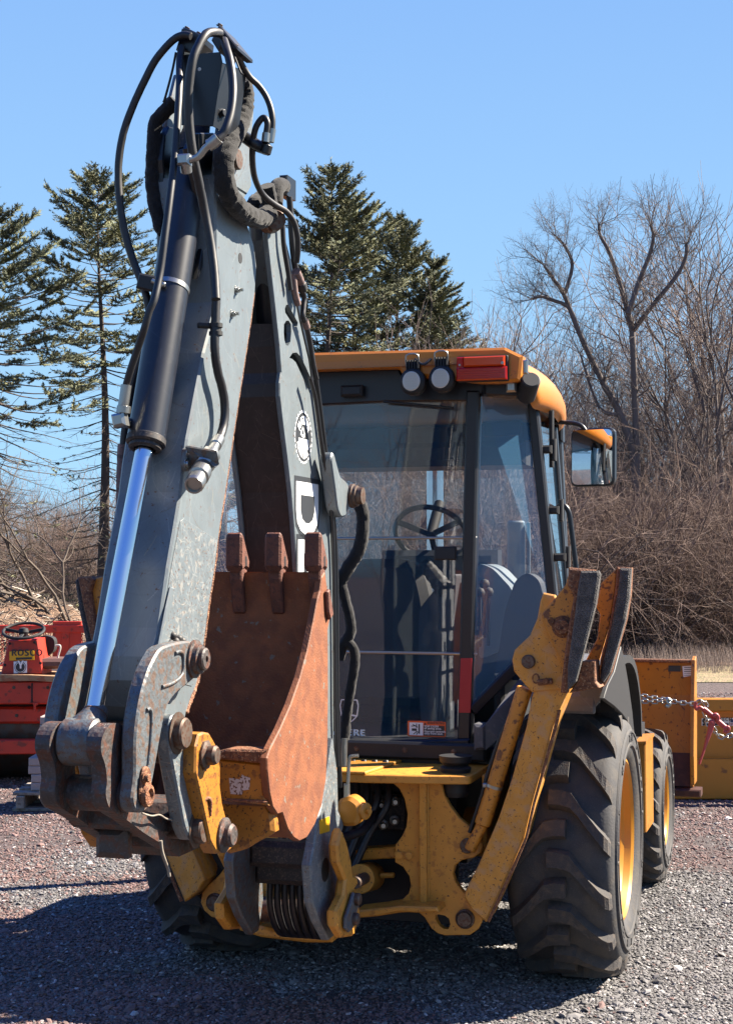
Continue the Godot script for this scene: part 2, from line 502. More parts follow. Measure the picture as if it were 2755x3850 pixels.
	# roller, pusher, chain
	mat("roller_red", Color.WHITE, 0.5, 0.0, worn(srgb(196, 50, 28), 0.08, [[0.04, 0.74, 0.05, srgb(110, 44, 34), 0.7]], [], 256, 30), 1.0)
	mat("drum_steel", Color.WHITE, 0.5, 0.6, worn(srgb(86, 78, 72), 0.12, [[0.03, 0.6, 0.1, rust, 0.5]], [], 256, 31), 1.0)
	mat("deck_tan", Color.WHITE, 0.8, 0.0, worn(srgb(166, 130, 96), 0.10, [[0.03, 0.66, 0.08, srgb(150, 80, 50), 0.6]], [], 256, 32), 1.0)
	mat("pusher_yellow", Color.WHITE, 0.42, 0.0, worn(srgb(192, 124, 22), 0.03, [[0.05, 0.82, 0.03, rust, 0.6]], [], 256, 33), 0.6)
	mat("binder_red", srgb(178, 72, 72), 0.45)
	mat("wear_steel", Color.WHITE, 0.6, 0.3, worn(srgb(74, 44, 36), 0.16, [[0.03, 0.6, 0.1, srgb(96, 56, 40), 0.7]], [], 256, 34), 2.0)
	mat("concrete", Color.WHITE, 0.9, 0.0, worn(srgb(176, 158, 152), 0.08, [], [], 256, 35), 2.0, bumpy(0.2, 15), 0.2)
	mat("weathered_wood", Color.WHITE, 0.9, 0.0, worn(srgb(150, 140, 128), 0.12, [[0.04, 0.62, 0.08, srgb(110, 98, 86), 0.7]], [[90, 80, srgb(110, 100, 90), 0.6, 0.0, 0.05]], 256, 36), 2.0)
	# plants and ground
	mat("bark", Color.WHITE, 0.95, 0.0, worn(srgb(104, 92, 86), 0.2, [[0.05, 0.58, 0.1, srgb(66, 58, 54), 0.7]], [], 256, 37), 2.0, bumpy(0.1, 16), 1.0)
	mat("limb", srgb(104, 94, 90), 0.95)
	mat("pale_twig", srgb(138, 122, 114), 0.95)
	mat("brush_twig", srgb(122, 102, 92), 0.95)
	mat("spruce_bark", srgb(78, 68, 62), 0.95)
	mat("dead_branch", srgb(92, 80, 70), 0.95)
	var needles := mat("needles", Color.WHITE, 0.8)
	needles.vertex_color_use_as_albedo = true
	needles.backlight_enabled = true
	needles.backlight = Color(0.16, 0.18, 0.10)
	var stone := mat("stone", Color.WHITE, 0.85)
	stone.vertex_color_use_as_albedo = true
	var litter := mat("chip", Color.WHITE, 0.9)
	litter.vertex_color_use_as_albedo = true


# ---------------------------------------------------------------- the scene
func _ready() -> void:
	rng.seed = 20240
	# camera, sky, sun, exposure
	var cam := Camera3D.new()
	cam.name = "camera"
	add_child(cam)
	cam.position = Vector3(0, 1.8, 0)
	cam.rotation_degrees.x = 2.045
	cam.fov = 36.74
	cam.near = 0.05
	cam.far = 900.0
	cam.current = true
	var env := Environment.new()
	env.background_mode = Environment.BG_SKY
	var sky := Sky.new()
	var sm := ProceduralSkyMaterial.new()
	sm.sky_top_color = srgb(4, 48, 120)
	sm.sky_horizon_color = srgb(92, 119, 136)
	sm.sky_curve = 0.48
	sm.ground_bottom_color = srgb(52, 48, 47)
	sm.ground_horizon_color = srgb(84, 84, 87)
	sm.sun_angle_max = 1.0
	sky.sky_material = sm
	env.sky = sky
	env.background_energy_multiplier = 1.0
	env.tonemap_mode = Environment.TONE_MAPPER_LINEAR
	env.tonemap_exposure = 4.4
	env.sdfgi_enabled = true
	env.ssao_enabled = true
	env.ssil_enabled = true
	var we := WorldEnvironment.new()
	we.name = "environment"
	we.environment = env
	add_child(we)
	var sun := DirectionalLight3D.new()
	sun.name = "sun"
	add_child(sun)
	sun.basis = Basis.looking_at(Vector3(-0.0260, -0.0245, 0.0085))
	sun.light_energy = 1.6
	sun.light_color = Color(1.0, 0.955, 0.88)
	sun.light_angular_distance = 0.5
	sun.shadow_enabled = true

	make_materials()
	build_ground()
	build_backhoe()
	build_roller()
	build_pavers()
	build_pusher()
	build_debris()
	build_trees()
	build_gravel()

# ---------------------------------------------------------------- ground
func red_share(x: float, z: float) -> float:
	return smoothstep(-0.12, 0.16, patch_noise.get_noise_2d(x, z) + (0.36 if x < -0.4 else 0.0) - (0.22 if x > 0.2 and z > -8.0 else 0.0))

var patch_noise := FastNoiseLite.new()

func build_ground() -> void:
	patch_noise.seed = 5
	patch_noise.frequency = 0.33
	patch_noise.fractal_octaves = 3
	var gm := mat("gravel_ground", Color.WHITE, 0.95, 0.0, worn(srgb(255, 255, 255) * 0.62, 0.32, [[0.22, 0.62, 0.06, srgb(40, 40, 44), 0.8], [0.30, 0.70, 0.05, srgb(235, 235, 232), 0.8]], [], 1024, 41), 1.0, bumpy(0.25, 42, 512), 2.0)
	gm.vertex_color_use_as_albedo = true
	gm.uv1_world_triplanar = true
	var g := Geo.new()
	g.tinted = true
	var xs := []; var zs := []
	var k := -14.0
	while k <= 14.0:
		xs.append(k); k += 0.4
	k = 4.0
	while k >= -32.0:
		zs.append(k); k -= 0.4
	for e in [-900.0, -300.0, -100.0, -40.0]:
		xs.append(e)
	for e in [40.0, 100.0, 300.0, 900.0]:
		xs.append(e)
	for e in [-60.0, -120.0, -300.0, -800.0, 40.0, 200.0]:
		zs.append(e)
	xs.sort(); zs.sort()
	var tint := func(x: float, z: float) -> Color:
		var r := red_share(x, z)
		return Color(0.385, 0.365, 0.36).lerp(Color(0.40, 0.29, 0.275), r)
	for i in xs.size() - 1:
		for j in zs.size() - 1:
			var a := Vector3(xs[i], 0, zs[j]); var b := Vector3(xs[i + 1], 0, zs[j])
			var d := Vector3(xs[i + 1], 0, zs[j + 1]); var e := Vector3(xs[i], 0, zs[j + 1])
			for t in [[a, b, d], [a, d, e]]:
				for p in [t[0], t[1], t[2]]:
					g.v.append(p); g.n.append(Vector3.UP); g.c.append((tint as Callable).call(p.x, p.z))
	var o := put("ground", g, gm, self)
	o.set_meta("kind", "structure")
	tag(o, "grey and dark red gravel yard under the machines", "ground")
	# dead leaves and grass at the edge of the woods on the right, dry field far off on the left
	var lm := mat("leaf_litter", Color.WHITE, 0.95, 0.0, worn(srgb(150, 112, 86), 0.25, [[0.05, 0.58, 0.08, srgb(196, 166, 132), 0.8], [0.08, 0.62, 0.06, srgb(84, 62, 50), 0.8]], [], 512, 43), 0.35, bumpy(0.2, 44, 256), 6.0)
	lm.uv1_world_triplanar = true
	var grass := mat("dry_grass", Color.WHITE, 0.95, 0.0, worn(srgb(146, 126, 98), 0.15, [[0.04, 0.60, 0.08, srgb(112, 114, 70), 0.7]], [], 512, 45), 0.3, bumpy(0.3, 46, 256), 6.0)
	grass.uv1_world_triplanar = true
	var strip := func(called: String, material: Material, poly: Array, y: float, label: String) -> void:
		var s := Geo.new()
		s.plate(poly, Vector3.ZERO, XAX, ZAX, YAX, y - 0.3, y, 0.0)
		var q := put(called, s, material, self)
		q.set_meta("kind", "structure")
		tag(q, label, called.replace("_", " "))
	var ragged := func(poly: Array, amount: float, pieces: int) -> Array:
		var out := []
		for i in poly.size():
			var a: Vector2 = poly[i]; var b: Vector2 = poly[(i + 1) % poly.size()]
			for q in pieces:
				out.append(a.lerp(b, float(q) / pieces) + Vector2(rng.randf_range(-1, 1), rng.randf_range(-1, 1)) * amount)
		return out
	(strip as Callable).call("grass_strip", grass, (ragged as Callable).call([Vector2(3, -24.5), Vector2(40, -24), Vector2(40, -29.5), Vector2(3, -29)], 0.5, 14), 0.012, "dry grass verge between the gravel yard and the woods")
	(strip as Callable).call("leaf_litter", lm, (ragged as Callable).call([Vector2(-1, -28), Vector2(60, -27.5), Vector2(80, -120), Vector2(-1, -120)], 0.5, 24), 0.024, "brown fallen leaves on the woodland floor")
	(strip as Callable).call("dry_field", grass, (ragged as Callable).call([Vector2(-90, -48), Vector2(-2, -44), Vector2(-2, -130), Vector2(-90, -130)], 1.0, 12), 0.036, "pale dry field beyond the debris pile")

func build_gravel() -> void:
	# loose stones: grey slate chips and red crushed stone
	var g := Geo.new()
	var ico := []
	var r := RandomNumberGenerator.new()
	r.seed = 9
	var lat := [[1.0, 0.0, 1], [0.55, 0.8, 5], [-0.35, 0.95, 5], [-0.9, 0.0, 1]]
	for l in lat:
		var ring := []
		for i in l[2]:
			var a: float = TAU * i / l[2] + l[0]
			ring.append(Vector3(cos(a) * l[1], l[0] * 0.6, sin(a) * l[1]) * r.randf_range(0.75, 1.15))
		ico.append(ring)
	for i in 5:
		var j := (i + 1) % 5
		var faces := [[ico[0][0], ico[1][i], ico[1][j]], [ico[1][i], ico[2][i], ico[2][j]], [ico[1][i], ico[2][j], ico[1][j]], [ico[3][0], ico[2][i], ico[2][j]]]
		for f in faces:
			g.flat(f[0], f[1], f[2], (f[0] + f[1] + f[2]))
	var at: Array[Transform3D] = []
	var tint: Array[Color] = []
	for i in 300000:
		var t := rng.randf()
		var d := 5.2 + 17.0 * t * t * (0.35 + 0.65 * t)
		var x := rng.randf_range(-1, 1) * (0.26 * d + 0.5)
		var z := -d
		# worn tracks with more fines and fewer loose stones
		if patch_noise.get_noise_2d(x * 0.6 + 40.0, z * 1.7) > 0.12 and rng.randf() < 0.55:
			continue
		var s := rng.randf_range(0.0030, 0.0080) * (1.0 + 0.04 * d)
		if rng.randf() < 0.016:
			s *= rng.randf_range(1.5, 2.6)
		var b := Basis.from_euler(Vector3(rng.randf_range(-0.5, 0.5), rng.randf() * TAU, rng.randf_range(-0.5, 0.5)))
		b = b.scaled_local(Vector3(rng.randf_range(0.9, 2.0), rng.randf_range(0.5, 1.0), rng.randf_range(0.7, 1.2)) * s)
		at.append(Transform3D(b, Vector3(x, s * 0.25, z)))
		var k := rng.randf_range(0.6, 1.3)
		var c := Color(0.180, 0.170, 0.168) * k
		if rng.randf() < red_share(x, z) * 0.8 + 0.03:
			c = Color(0.205, 0.125, 0.112) * k
		elif rng.randf() < 0.10:
			c = Color(0.42, 0.405, 0.39) * k
		if rng.randf() < 0.016:
			c = Color(0.55, 0.48, 0.46) * k
		c.a = 1.0
		tint.append(c)
	var mm := MultiMesh.new()
	mm.transform_format = MultiMesh.TRANSFORM_3D
	mm.use_colors = true
	mm.mesh = g.mesh()
	mm.instance_count = at.size()
	for i in at.size():
		mm.set_instance_transform(i, at[i])
		mm.set_instance_color(i, tint[i])
	var o := MultiMeshInstance3D.new()
	o.name = "loose_gravel"
	o.multimesh = mm
	o.material_override = M.stone
	add_child(o)
	o.set_meta("kind", "stuff")
	tag(o, "loose grey and red stones covering the yard", "gravel")


# ---------------------------------------------------------------- the backhoe loader
func build_backhoe() -> void:
	var b := thing("backhoe_loader", "yellow and grey backhoe loader seen from behind with its boom folded upright", "backhoe loader", Vector3(0.053, 0, -7.183), YAW)
	build_wheels(b)
	build_chassis(b)
	build_cab(b)
	build_stabilizers(b)
	build_tower(b)
	build_boom(b)
	build_dipper(b)
	build_linkage(b)
	build_bucket(b)
	build_hoses(b)
	build_front(b)

func part(called: String, parent: Node, label := "") -> Node3D:
	var o := Node3D.new()
	o.name = called
	parent.add_child(o, true)
	if label:
		o.set_meta("label", label)
	return o

# ---- wheels: each lug of the tread is a piece of its own
func lug_mesh(R: float, W: float, side: float, lean: float, thick: float) -> ArrayMesh:
	# from the outer shoulder to past the middle of the tread, leaning round the wheel
	var g := Geo.new()
	var secs := []
	var path := [[0.515, -0.12, -0.85], [0.50, -0.08, -0.32], [0.465, -0.03, -0.04], [0.42, 0.03, 0.0], [0.30, 0.19, 0.0], [0.20, 0.33, 0.0], [0.13, 0.42, 0.0], [0.02, 0.45, 0.0], [-0.09, 0.45, 0.0]]
	for i in path.size():
		var q: Array = path[i]
		var x: float = side * q[0] * W
		var th: float = q[1] * lean
		var wide: float = thick * (1.1 if i < 3 else (1.0 if i < 6 else 1.2))
		var crown: float = R - 0.022 * pow(absf(q[0]) * 2.0, 2.0) * R / 0.6 + q[2] * 0.055 * R / 0.6
		secs.append([x, th, wide, crown])
	var ring := []
	for s in secs:
		var e := []
		for k in 4:
			var top := k == 1 or k == 2
			var sg := -1.0 if k < 2 else 1.0
			var w: float = s[2] * (0.42 if top else 0.62)
			var a: float = s[1] + sg * w / R
			var r: float = s[3] if top else s[3] - 0.052 * R / 0.6
			e.append(Vector3(s[0], sin(a) * r, cos(a) * r))
		ring.append(e)
	for i in ring.size() - 1:
		var mid := Vector3(0, sin(secs[i][1]), cos(secs[i][1]))
		var c := (ring[i][0] as Vector3).lerp(ring[i + 1][3], 0.5)
		for k in 3:
			var m: Vector3 = (ring[i][k] + ring[i + 1][k + 1]) / 2.0
			g.quad(ring[i][k], ring[i + 1][k], ring[i + 1][k + 1], ring[i][k + 1], m - c + mid * 0.002)
	g.quad(ring[0][0], ring[0][1], ring[0][2], ring[0][3], Vector3(side, 0, 0))
	var l := ring.size() - 1
	g.quad(ring[l][0], ring[l][1], ring[l][2], ring[l][3], Vector3(-side, 0, 0))
	return g.mesh()

func wheel(b: Node3D, at: Vector3, R: float, W: float, rim_r: float, out: float, lugs: int, turn: float, label: String) -> void:
	var w := part("wheel", b, label)
	w.position = at
	w.rotation.x = turn
	var g := Geo.new()
	var h := W / 2.0
	var prof := []
	var body := R - 0.05 * R / 0.6
	for q in [[-0.86, 0.0], [-1.0, 0.10], [-1.10, 0.32], [-1.12, 0.52], [-1.06, 0.74], [-0.97, 0.90], [-0.80, 0.965], [-0.4, 0.99], [0.0, 1.0], [0.4, 0.99], [0.80, 0.965], [0.97, 0.90], [1.06, 0.74], [1.12, 0.52], [1.10, 0.32], [1.0, 0.10], [0.86, 0.0]]:
		prof.append(Vector2(rim_r + (body - rim_r) * q[1], q[0] * h))
	g.lathe(Vector3.ZERO, XAX, prof, 64, true)
	# raised ribs and moulded blocks on the sidewall
	for rr in [[0.36, 0.012], [0.62, 0.010]]:
		var r0: float = rim_r + (body - rim_r) * rr[0]
		var x0: float = h * 1.105
		g.lathe(Vector3.ZERO, XAX * out, [Vector2(r0 - rr[1], x0 - 0.004), Vector2(r0 - rr[1] * 0.4, x0 + 0.005), Vector2(r0 + rr[1] * 0.4, x0 + 0.005), Vector2(r0 + rr[1], x0 - 0.004)], 64)
	for i in 26:
		var a := TAU * i / 26.0 + 0.3 * sin(i * 2.3)
		var r1 := rim_r + (body - rim_r) * 0.50
		var e := Vector3(0, sin(a), cos(a))
		g.box(e * r1 + XAX * out * h * 1.118, Vector3(0.008, 0.030, 0.012), 0.002, Basis(XAX, e, XAX.cross(e)))
	put("tyre", g, M.rubber, w)
	for s in [-1.0, 1.0]:
		var m := lug_mesh(R, W, s, 0.62, R * 0.105)
		for i in lugs:
			var l := put_mesh("lug", m, M.lug_rubber, w)
			l.rotation.x = TAU * (i + (0.5 if s > 0 else 0.0)) / lugs + rng.randf_range(-0.012, 0.012)
			l.scale = Vector3(1.0, 1.0, 1.0) * rng.randf_range(0.990, 1.0)
	var f := Geo.new()
	var x1 := out * h
	f.lathe(Vector3.ZERO, XAX * out, [Vector2(rim_r + 0.016, h * 0.90), Vector2(rim_r + 0.018, h * 0.98), Vector2(rim_r + 0.004, h * 1.0), Vector2(rim_r - 0.008, h * 0.94), Vector2(rim_r - 0.02, h * 0.80), Vector2(rim_r - 0.034, h * 0.72), Vector2(rim_r - 0.05, h * 0.1), Vector2(rim_r - 0.10, h * 0.0), Vector2(rim_r * 0.45, -h * 0.1), Vector2(rim_r * 0.42, h * 0.25), Vector2(0, h * 0.27)], 48, false)
	for i in 8:
		var a2 := TAU * i / 8.0
		f.bolt(Vector3(x1 * -0.1, sin(a2) * rim_r * 0.55, cos(a2) * rim_r * 0.55), XAX * out, 0.014, 0.02)
	put("rim", f, M.rim_yellow, w)

func build_wheels(b: Node3D) -> void:
	wheel(b, Vector3(0.925, 0.6, 0), 0.605, 0.42, 0.335, 1.0, 15, 0.06, "big dusty rear tyre with its yellow rim showing")
	wheel(b, Vector3(-0.73, 0.6, 0), 0.605, 0.42, 0.335, -1.0, 15, 0.11, "rear tyre in the shade behind the bucket")
	wheel(b, Vector3(0.955, 0.435, -2.1), 0.44, 0.30, 0.22, 1.0, 18, 0.0, "smaller front tyre")
	wheel(b, Vector3(-0.955, 0.435, -2.1), 0.44, 0.30, 0.22, -1.0, 18, 0.1, "")

# ---- frame behind the rear axle
func build_chassis(b: Node3D) -> void:
	var fr := part("rear_frame", b)
	var half := [Vector2(0.23, 0.902), Vector2(0.271, 0.87), Vector2(0.294, 0.827), Vector2(0.307, 0.766), Vector2(0.301, 0.711), Vector2(0.282, 0.671), Vector2(0.254, 0.634), Vector2(0.253, 0.562), Vector2(0.288, 0.544), Vector2(0.314, 0.507), Vector2(0.321, 0.469), Vector2(0.311, 0.435), Vector2(0.282, 0.406), Vector2(0.23, 0.394), Vector2(0.096, 0.356), Vector2(0.096, 0.328), Vector2(0.178, 0.333), Vector2(0.282, 0.355), Vector2(0.351, 0.362), Vector2(0.38, 0.34), Vector2(0.408, 0.298), Vector2(0.437, 0.278), Vector2(0.465, 0.272), Vector2(0.572, 0.281), Vector2(0.606, 0.306), Vector2(0.623, 0.34), Vector2(0.617, 0.383), Vector2(0.589, 0.419), Vector2(0.545, 0.457), Vector2(0.514, 0.494), Vector2(0.502, 0.529), Vector2(0.511, 0.562), Vector2(0.539, 0.586), Vector2(0.59, 0.599), Vector2(0.618, 0.62), Vector2(0.627, 0.65), Vector2(0.613, 0.687), Vector2(0.579, 0.719), Vector2(0.528, 0.76), Vector2(0.489, 0.808), Vector2(0.466, 0.851), Vector2(0.449, 0.913)]
	var oval := [Vector2(0.425, 0.354), Vector2(0.442, 0.358), Vector2(0.468, 0.354), Vector2(0.485, 0.342), Vector2(0.491, 0.32), Vector2(0.482, 0.3), Vector2(0.462, 0.299), Vector2(0.442, 0.311), Vector2(0.43, 0.33)]
	put("frame_plate", across_z(half, 0.585, 0.62, 0.004, [oval]), M.yellow, fr)
	put("frame_plate", across_z(mirrored(half), 0.585, 0.62, 0.004, [mirrored(oval)]), M.yellow, fr)
	for s in [-1.0, 1.0]:
		var rib := [Vector2(0.362, 0.907), Vector2(0.395, 0.908), Vector2(0.398, 0.403), Vector2(0.366, 0.401)]
		put("rib", across_z(rib if s > 0 else mirrored(rib), 0.62, 0.655, 0.006), M.yellow, fr)
		var rb2: Array = rib if s > 0 else mirrored(rib)
		for side in [[0, 3], [1, 2]]:
			var w0: Vector2 = rb2[side[0]]; var w1: Vector2 = rb2[side[1]]
			put("weld_bead", tubeg([Vector3(w0.x, w0.y, 0.622), Vector3(w1.x, w1.y, 0.622)], 0.006, 6, 40, 0.3, 0.006, 260.0), M.yellow, fr)
		var fl := [Vector2(0.115, 0.376), Vector2(0.304, 0.408), Vector2(0.462, 0.413), Vector2(0.471, 0.393), Vector2(0.383, 0.385), Vector2(0.304, 0.385), Vector2(0.207, 0.36), Vector2(0.115, 0.346)]
		put("bottom_flange", across_z(fl if s > 0 else mirrored(fl), 0.60, 0.74, 0.006), M.yellow, fr)
		var p1 := Vector3(0.566, 0.649, 0.625)
		var p2 := Vector3(0.554, 0.347, 0.625)
		if s < 0:
			p1.x = -p1.x; p2.x = -p2.x
		var pa := Geo.new()
		pa.lathe(p1 - ZAX * 0.05, ZAX, [Vector2(0.031, 0), Vector2(0.031, 0.062), Vector2(0.027, 0.066), Vector2(0, 0.066)], 24)
		put("pin", pa, M.pin_steel, fr)
		var pb := Geo.new()
		pb.lathe(p2 - ZAX * 0.05, ZAX, [Vector2(0.040, 0), Vector2(0.040, 0.056), Vector2(0.034, 0.060), Vector2(0.031, 0.058), Vector2(0.029, 0.068), Vector2(0.0, 0.070)], 24)
		put("pin", pb, M.pin_steel, fr)
	for q in [Vector2(405, 1028), Vector2(482, 1028)]:
		var bo := Geo.new()
		var at := Vector3(0.273, 0.594, 0.62)
		at += Vector3((q.x - 405) / 77.0 * 0.042, 0, 0)
		bo.bolt(at, ZAX, 0.017, 0.014)
		put("bolt", bo, M.yellow, fr)
	# rear wall of the frame far inside, cross bar, swing cylinder
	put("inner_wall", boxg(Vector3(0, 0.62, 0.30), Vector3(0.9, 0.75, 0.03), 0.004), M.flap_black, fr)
	var cb := [Vector2(0.042, 0.577), Vector2(0.066, 0.587), Vector2(0.161, 0.597), Vector2(0.222, 0.606), Vector2(0.222, 0.555), Vector2(0.161, 0.549), Vector2(0.066, 0.538), Vector2(0.042, 0.548)]
	put("cross_bar", across_z(cb, 0.42, 0.50, 0.006), M.yellow, fr)
	var sc := part("swing_cylinder", b)
	put("barrel", rodg(Vector3(0.067, 0.44, 0.34), Vector3(0.099, 0.484, 0.62), 0.062, 24), M.yellow, sc)
	put("rod", rodg(Vector3(0.116, 0.486, 0.6), Vector3(0.179, 0.536, 0.95), 0.024, 16), M.pin_steel, sc)
	put("hose_port", rodg(Vector3(0.155, 0.479, 0.5), Vector3(0.217, 0.484, 0.5), 0.012, 8), M.yellow, sc)
	# deck plate and rubber mounts under the cab
	var deck := Geo.new()
	var dx := 0.585
	deck.plate(rounded([Vector2(-dx, 0.25), Vector2(dx, 0.25), Vector2(dx, 0.66), Vector2(0.38, 0.71), Vector2(0.16, 0.74), Vector2(-0.16, 0.74), Vector2(-0.38, 0.71), Vector2(-dx, 0.66)], 0.03), Vector3.ZERO, XAX, ZAX, YAX, 0.905, 0.94, 0.004)
	put("deck_plate", deck, M.yellow, fr)
	var deck2 := Geo.new()
	deck2.plate([Vector2(-0.2, 0.3), Vector2(0.2, 0.3), Vector2(0.16, 0.745), Vector2(-0.16, 0.745)], Vector3.ZERO, XAX, ZAX, YAX, 0.94, 0.952, 0.003)
	put("deck_plate", deck2, M.yellow, fr)
	for s in [-1.0, 1.0]:
		var mt := Geo.new()
		mt.lathe(Vector3(0.50 * s, 0.84, 0.56), YAX, [Vector2(0, 0), Vector2(0.05, 0), Vector2(0.058, 0.02), Vector2(0.058, 0.065)], 20)
		mt.lathe(Vector3(0.50 * s, 0.94, 0.56), YAX, [Vector2(0.062, 0), Vector2(0.066, 0.02), Vector2(0.05, 0.03), Vector2(0.066, 0.045), Vector2(0.07, 0.07), Vector2(0.0, 0.07)], 20)
		put("rubber_mount", mt, M.flap_black, fr)
	# axle, body under the cab, side panels
	put("rear_axle", rodg(Vector3(-0.75, 0.6, 0), Vector3(0.75, 0.6, 0), 0.11, 20), M.yellow, b)
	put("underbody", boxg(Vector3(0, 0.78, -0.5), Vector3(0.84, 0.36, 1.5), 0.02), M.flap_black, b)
	put("side_panel", boxg(Vector3(0.62, 0.78, 0.30), Vector3(0.02, 0.30, 0.5), 0.004), M.yellow, b)
	put("side_panel", boxg(Vector3(-0.62, 0.78, 0.30), Vector3(0.02, 0.30, 0.5), 0.004), M.yellow, b)
	# hydraulic hoses and fittings in the dark opening
	for k in 5:
		put("hose", tubeg([Vector3(-0.05 + 0.05 * k, 0.95, 0.4), Vector3(-0.02 + 0.055 * k, 0.80, 0.45 + 0.02 * k), Vector3(-0.08 + 0.05 * k, 0.66, 0.55), Vector3(-0.12 + 0.04 * k, 0.45, 0.62)], 0.016, 8, 5), M.hose, b)
	put("hose", tubeg([Vector3(0.135, 0.773, 0.45), Vector3(0.134, 0.737, 0.55), Vector3(0.123, 0.696, 0.65), Vector3(0.078, 0.683, 0.75), Vector3(0.063, 0.693, 0.85)], 0.019, 10), M.hose, b)
	for q in [Vector3(0.137, 0.774, 0.42), Vector3(0.198, 0.791, 0.42), Vector3(0.195, 0.708, 0.42), Vector3(0.144, 0.688, 0.42)]:
		var ft := Geo.new()
		ft.lathe(q, ZAX + XAX * 0.3, [Vector2(0, 0), Vector2(0.016, 0), Vector2(0.016, 0.02), Vector2(0.022, 0.021), Vector2(0.022, 0.035), Vector2(0.012, 0.04), Vector2(0.010, 0.07), Vector2(0, 0.07)], 8)
		put("fitting", ft, M.steel, b)
	put("valve_block", boxg(Vector3(0.164, 0.732, 0.36), Vector3(0.16, 0.16, 0.08), 0.01), M.dirty_black, b)

# ---- cab
func build_cab(b: Node3D) -> void:
	var cab := part("cab", b)
	var zr := 0.28        # rear window plane
	var xr := 0.56        # rear post
	# roof
	var roof := part("roof", b, "orange moulded cab roof with rounded edge")
	var rp := []
	var right := [Vector2(0.70, 0.40), Vector2(0.765, 0.33), Vector2(0.80, 0.18), Vector2(0.825, 0.0), Vector2(0.83, -0.22), Vector2(0.80, -0.5), Vector2(0.755, -0.8), Vector2(0.70, -1.10), Vector2(0.55, -1.2)]
	rp.append_array(right)
	for k in right.size():
		rp.append(Vector2(-right[right.size() - 1 - k].x, right[right.size() - 1 - k].y))
	rp = rounded(rp, 0.12, 6)
	var shell := Geo.new()
	# stacked outlines from the drip edge up to the crown: height, width, back and front lengths
	var levels := [[2.50, 0.955, 1.0, 0.985], [2.52, 0.985, 1.0, 0.995], [2.55, 1.0, 1.0, 1.0], [2.585, 0.998, 1.0, 0.998], [2.62, 0.982, 0.995, 0.985], [2.655, 0.955, 0.985, 0.965], [2.685, 0.92, 0.975, 0.94], [2.71, 0.88, 0.965, 0.91], [2.73, 0.83, 0.95, 0.87], [2.742, 0.77, 0.93, 0.83], [2.748, 0.70, 0.90, 0.78]]
	var rings := []
	for l in levels:
		var ring := []
		for p in rp:
			var y: float = l[0]
			if p.y > 0.05 and y < 2.68:       # the back edge stays high, the sides hang lower
				y = lerpf(y, 2.68, smoothstep(0.16, 0.38, p.y))
			ring.append(Vector3(p.x * l[1], y, p.y * l[2] if p.y > 0 else p.y * l[3]))
		rings.append(ring)
	var norms := []
	var m := rp.size()
	for i in rings.size():
		var nr := []
		for j in m:
			var along: Vector3 = rings[i][(j + 1) % m] - rings[i][(j + m - 1) % m]
			var up: Vector3 = rings[mini(i + 1, rings.size() - 1)][j] - rings[maxi(i - 1, 0)][j]
			var nn := along.cross(up)
			var away: Vector3 = rings[i][j] - Vector3(0, 2.35, -0.4)
			nn = nn.normalized() if nn.length() > 1e-7 else away.normalized()
			nr.append(nn if nn.dot(away) > 0.0 else -nn)
		norms.append(nr)
	for i in rings.size() - 1:
		for j in m:
			var k := (j + 1) % m
			shell.smooth_quad(rings[i][j], rings[i][k], rings[i + 1][k], rings[i + 1][j], norms[i][j], norms[i][k], norms[i + 1][k], norms[i + 1][j])
	var top := PackedVector2Array()
	for p in rings[rings.size() - 1]:
		top.append(Vector2(p.x, p.z))
	var ids := Geometry2D.triangulate_polygon(top)
	for k in range(0, ids.size(), 3):
		var t: Array = rings[rings.size() - 1]
		shell.flat(t[ids[k]], t[ids[k + 1]], t[ids[k + 2]], Vector3.UP)
	put("shell", shell, M.roof_orange, roof)
	var visor := [Vector2(-0.196, 2.759), Vector2(0.68, 2.748), Vector2(0.723, 2.725), Vector2(0.757, 2.708), Vector2(0.744, 2.601), Vector2(0.696, 2.596), Vector2(0.575, 2.598), Vector2(0.48, 2.61), Vector2(0.444, 2.62), Vector2(0.223, 2.645), Vector2(0.205, 2.674), Vector2(0.178, 2.678), Vector2(-0.187, 2.68)]
	put("rear_visor", across_z(visor, 0.30, 0.385, 0.012), M.roof_orange, roof)
	var under := Geo.new()
	under.plate(rect(-0.68, -1.12, 0.68, 0.27), Vector3.ZERO, XAX, ZAX, YAX, 2.55, 2.58, 0.004)
	put("ceiling", under, M.cab_black, roof)
	# rear header and corners
	var head := [Vector2(-0.498, 2.697), Vector2(0.176, 2.688), Vector2(0.203, 2.636), Vector2(0.561, 2.615), Vector2(0.762, 2.604), Vector2(0.771, 2.539), Vector2(0.544, 2.559), Vector2(0.486, 2.531), Vector2(0.112, 2.54), Vector2(-0.175, 2.535), Vector2(-0.497, 2.534)]
	put("rear_header", across_z(head, 0.22, 0.285, 0.006), M.cab_black, cab)
	var postR := [Vector2(0.489, 2.576), Vector2(0.546, 2.574), Vector2(0.505, 1.047), Vector2(0.446, 1.045)]
	put("rear_post", across_z(postR, 0.22, 0.30, 0.008), M.cab_black, cab)
	put("rear_post", across_z(mirrored(postR), 0.22, 0.30, 0.008), M.cab_black, cab)
	var tp := [Vector2(0.463, 1.402), Vector2(0.514, 1.403), Vector2(0.506, 1.165), Vector2(0.454, 1.164)]
	put("reflective_strip", across_z(tp, 0.297, 0.304, 0.001), M.red_tape, cab)
	var sill := [Vector2(-0.257, 1.011), Vector2(0.504, 1.053), Vector2(0.509, 0.955), Vector2(-0.257, 0.91)]
	put("rear_sill", across_z(sill, 0.20, 0.31, 0.008), M.cab_black, cab)
	put("floor_edge", boxg(Vector3(0, 0.995, 0.26), Vector3(1.16, 0.075, 0.16), 0.01), M.flap_black, cab)
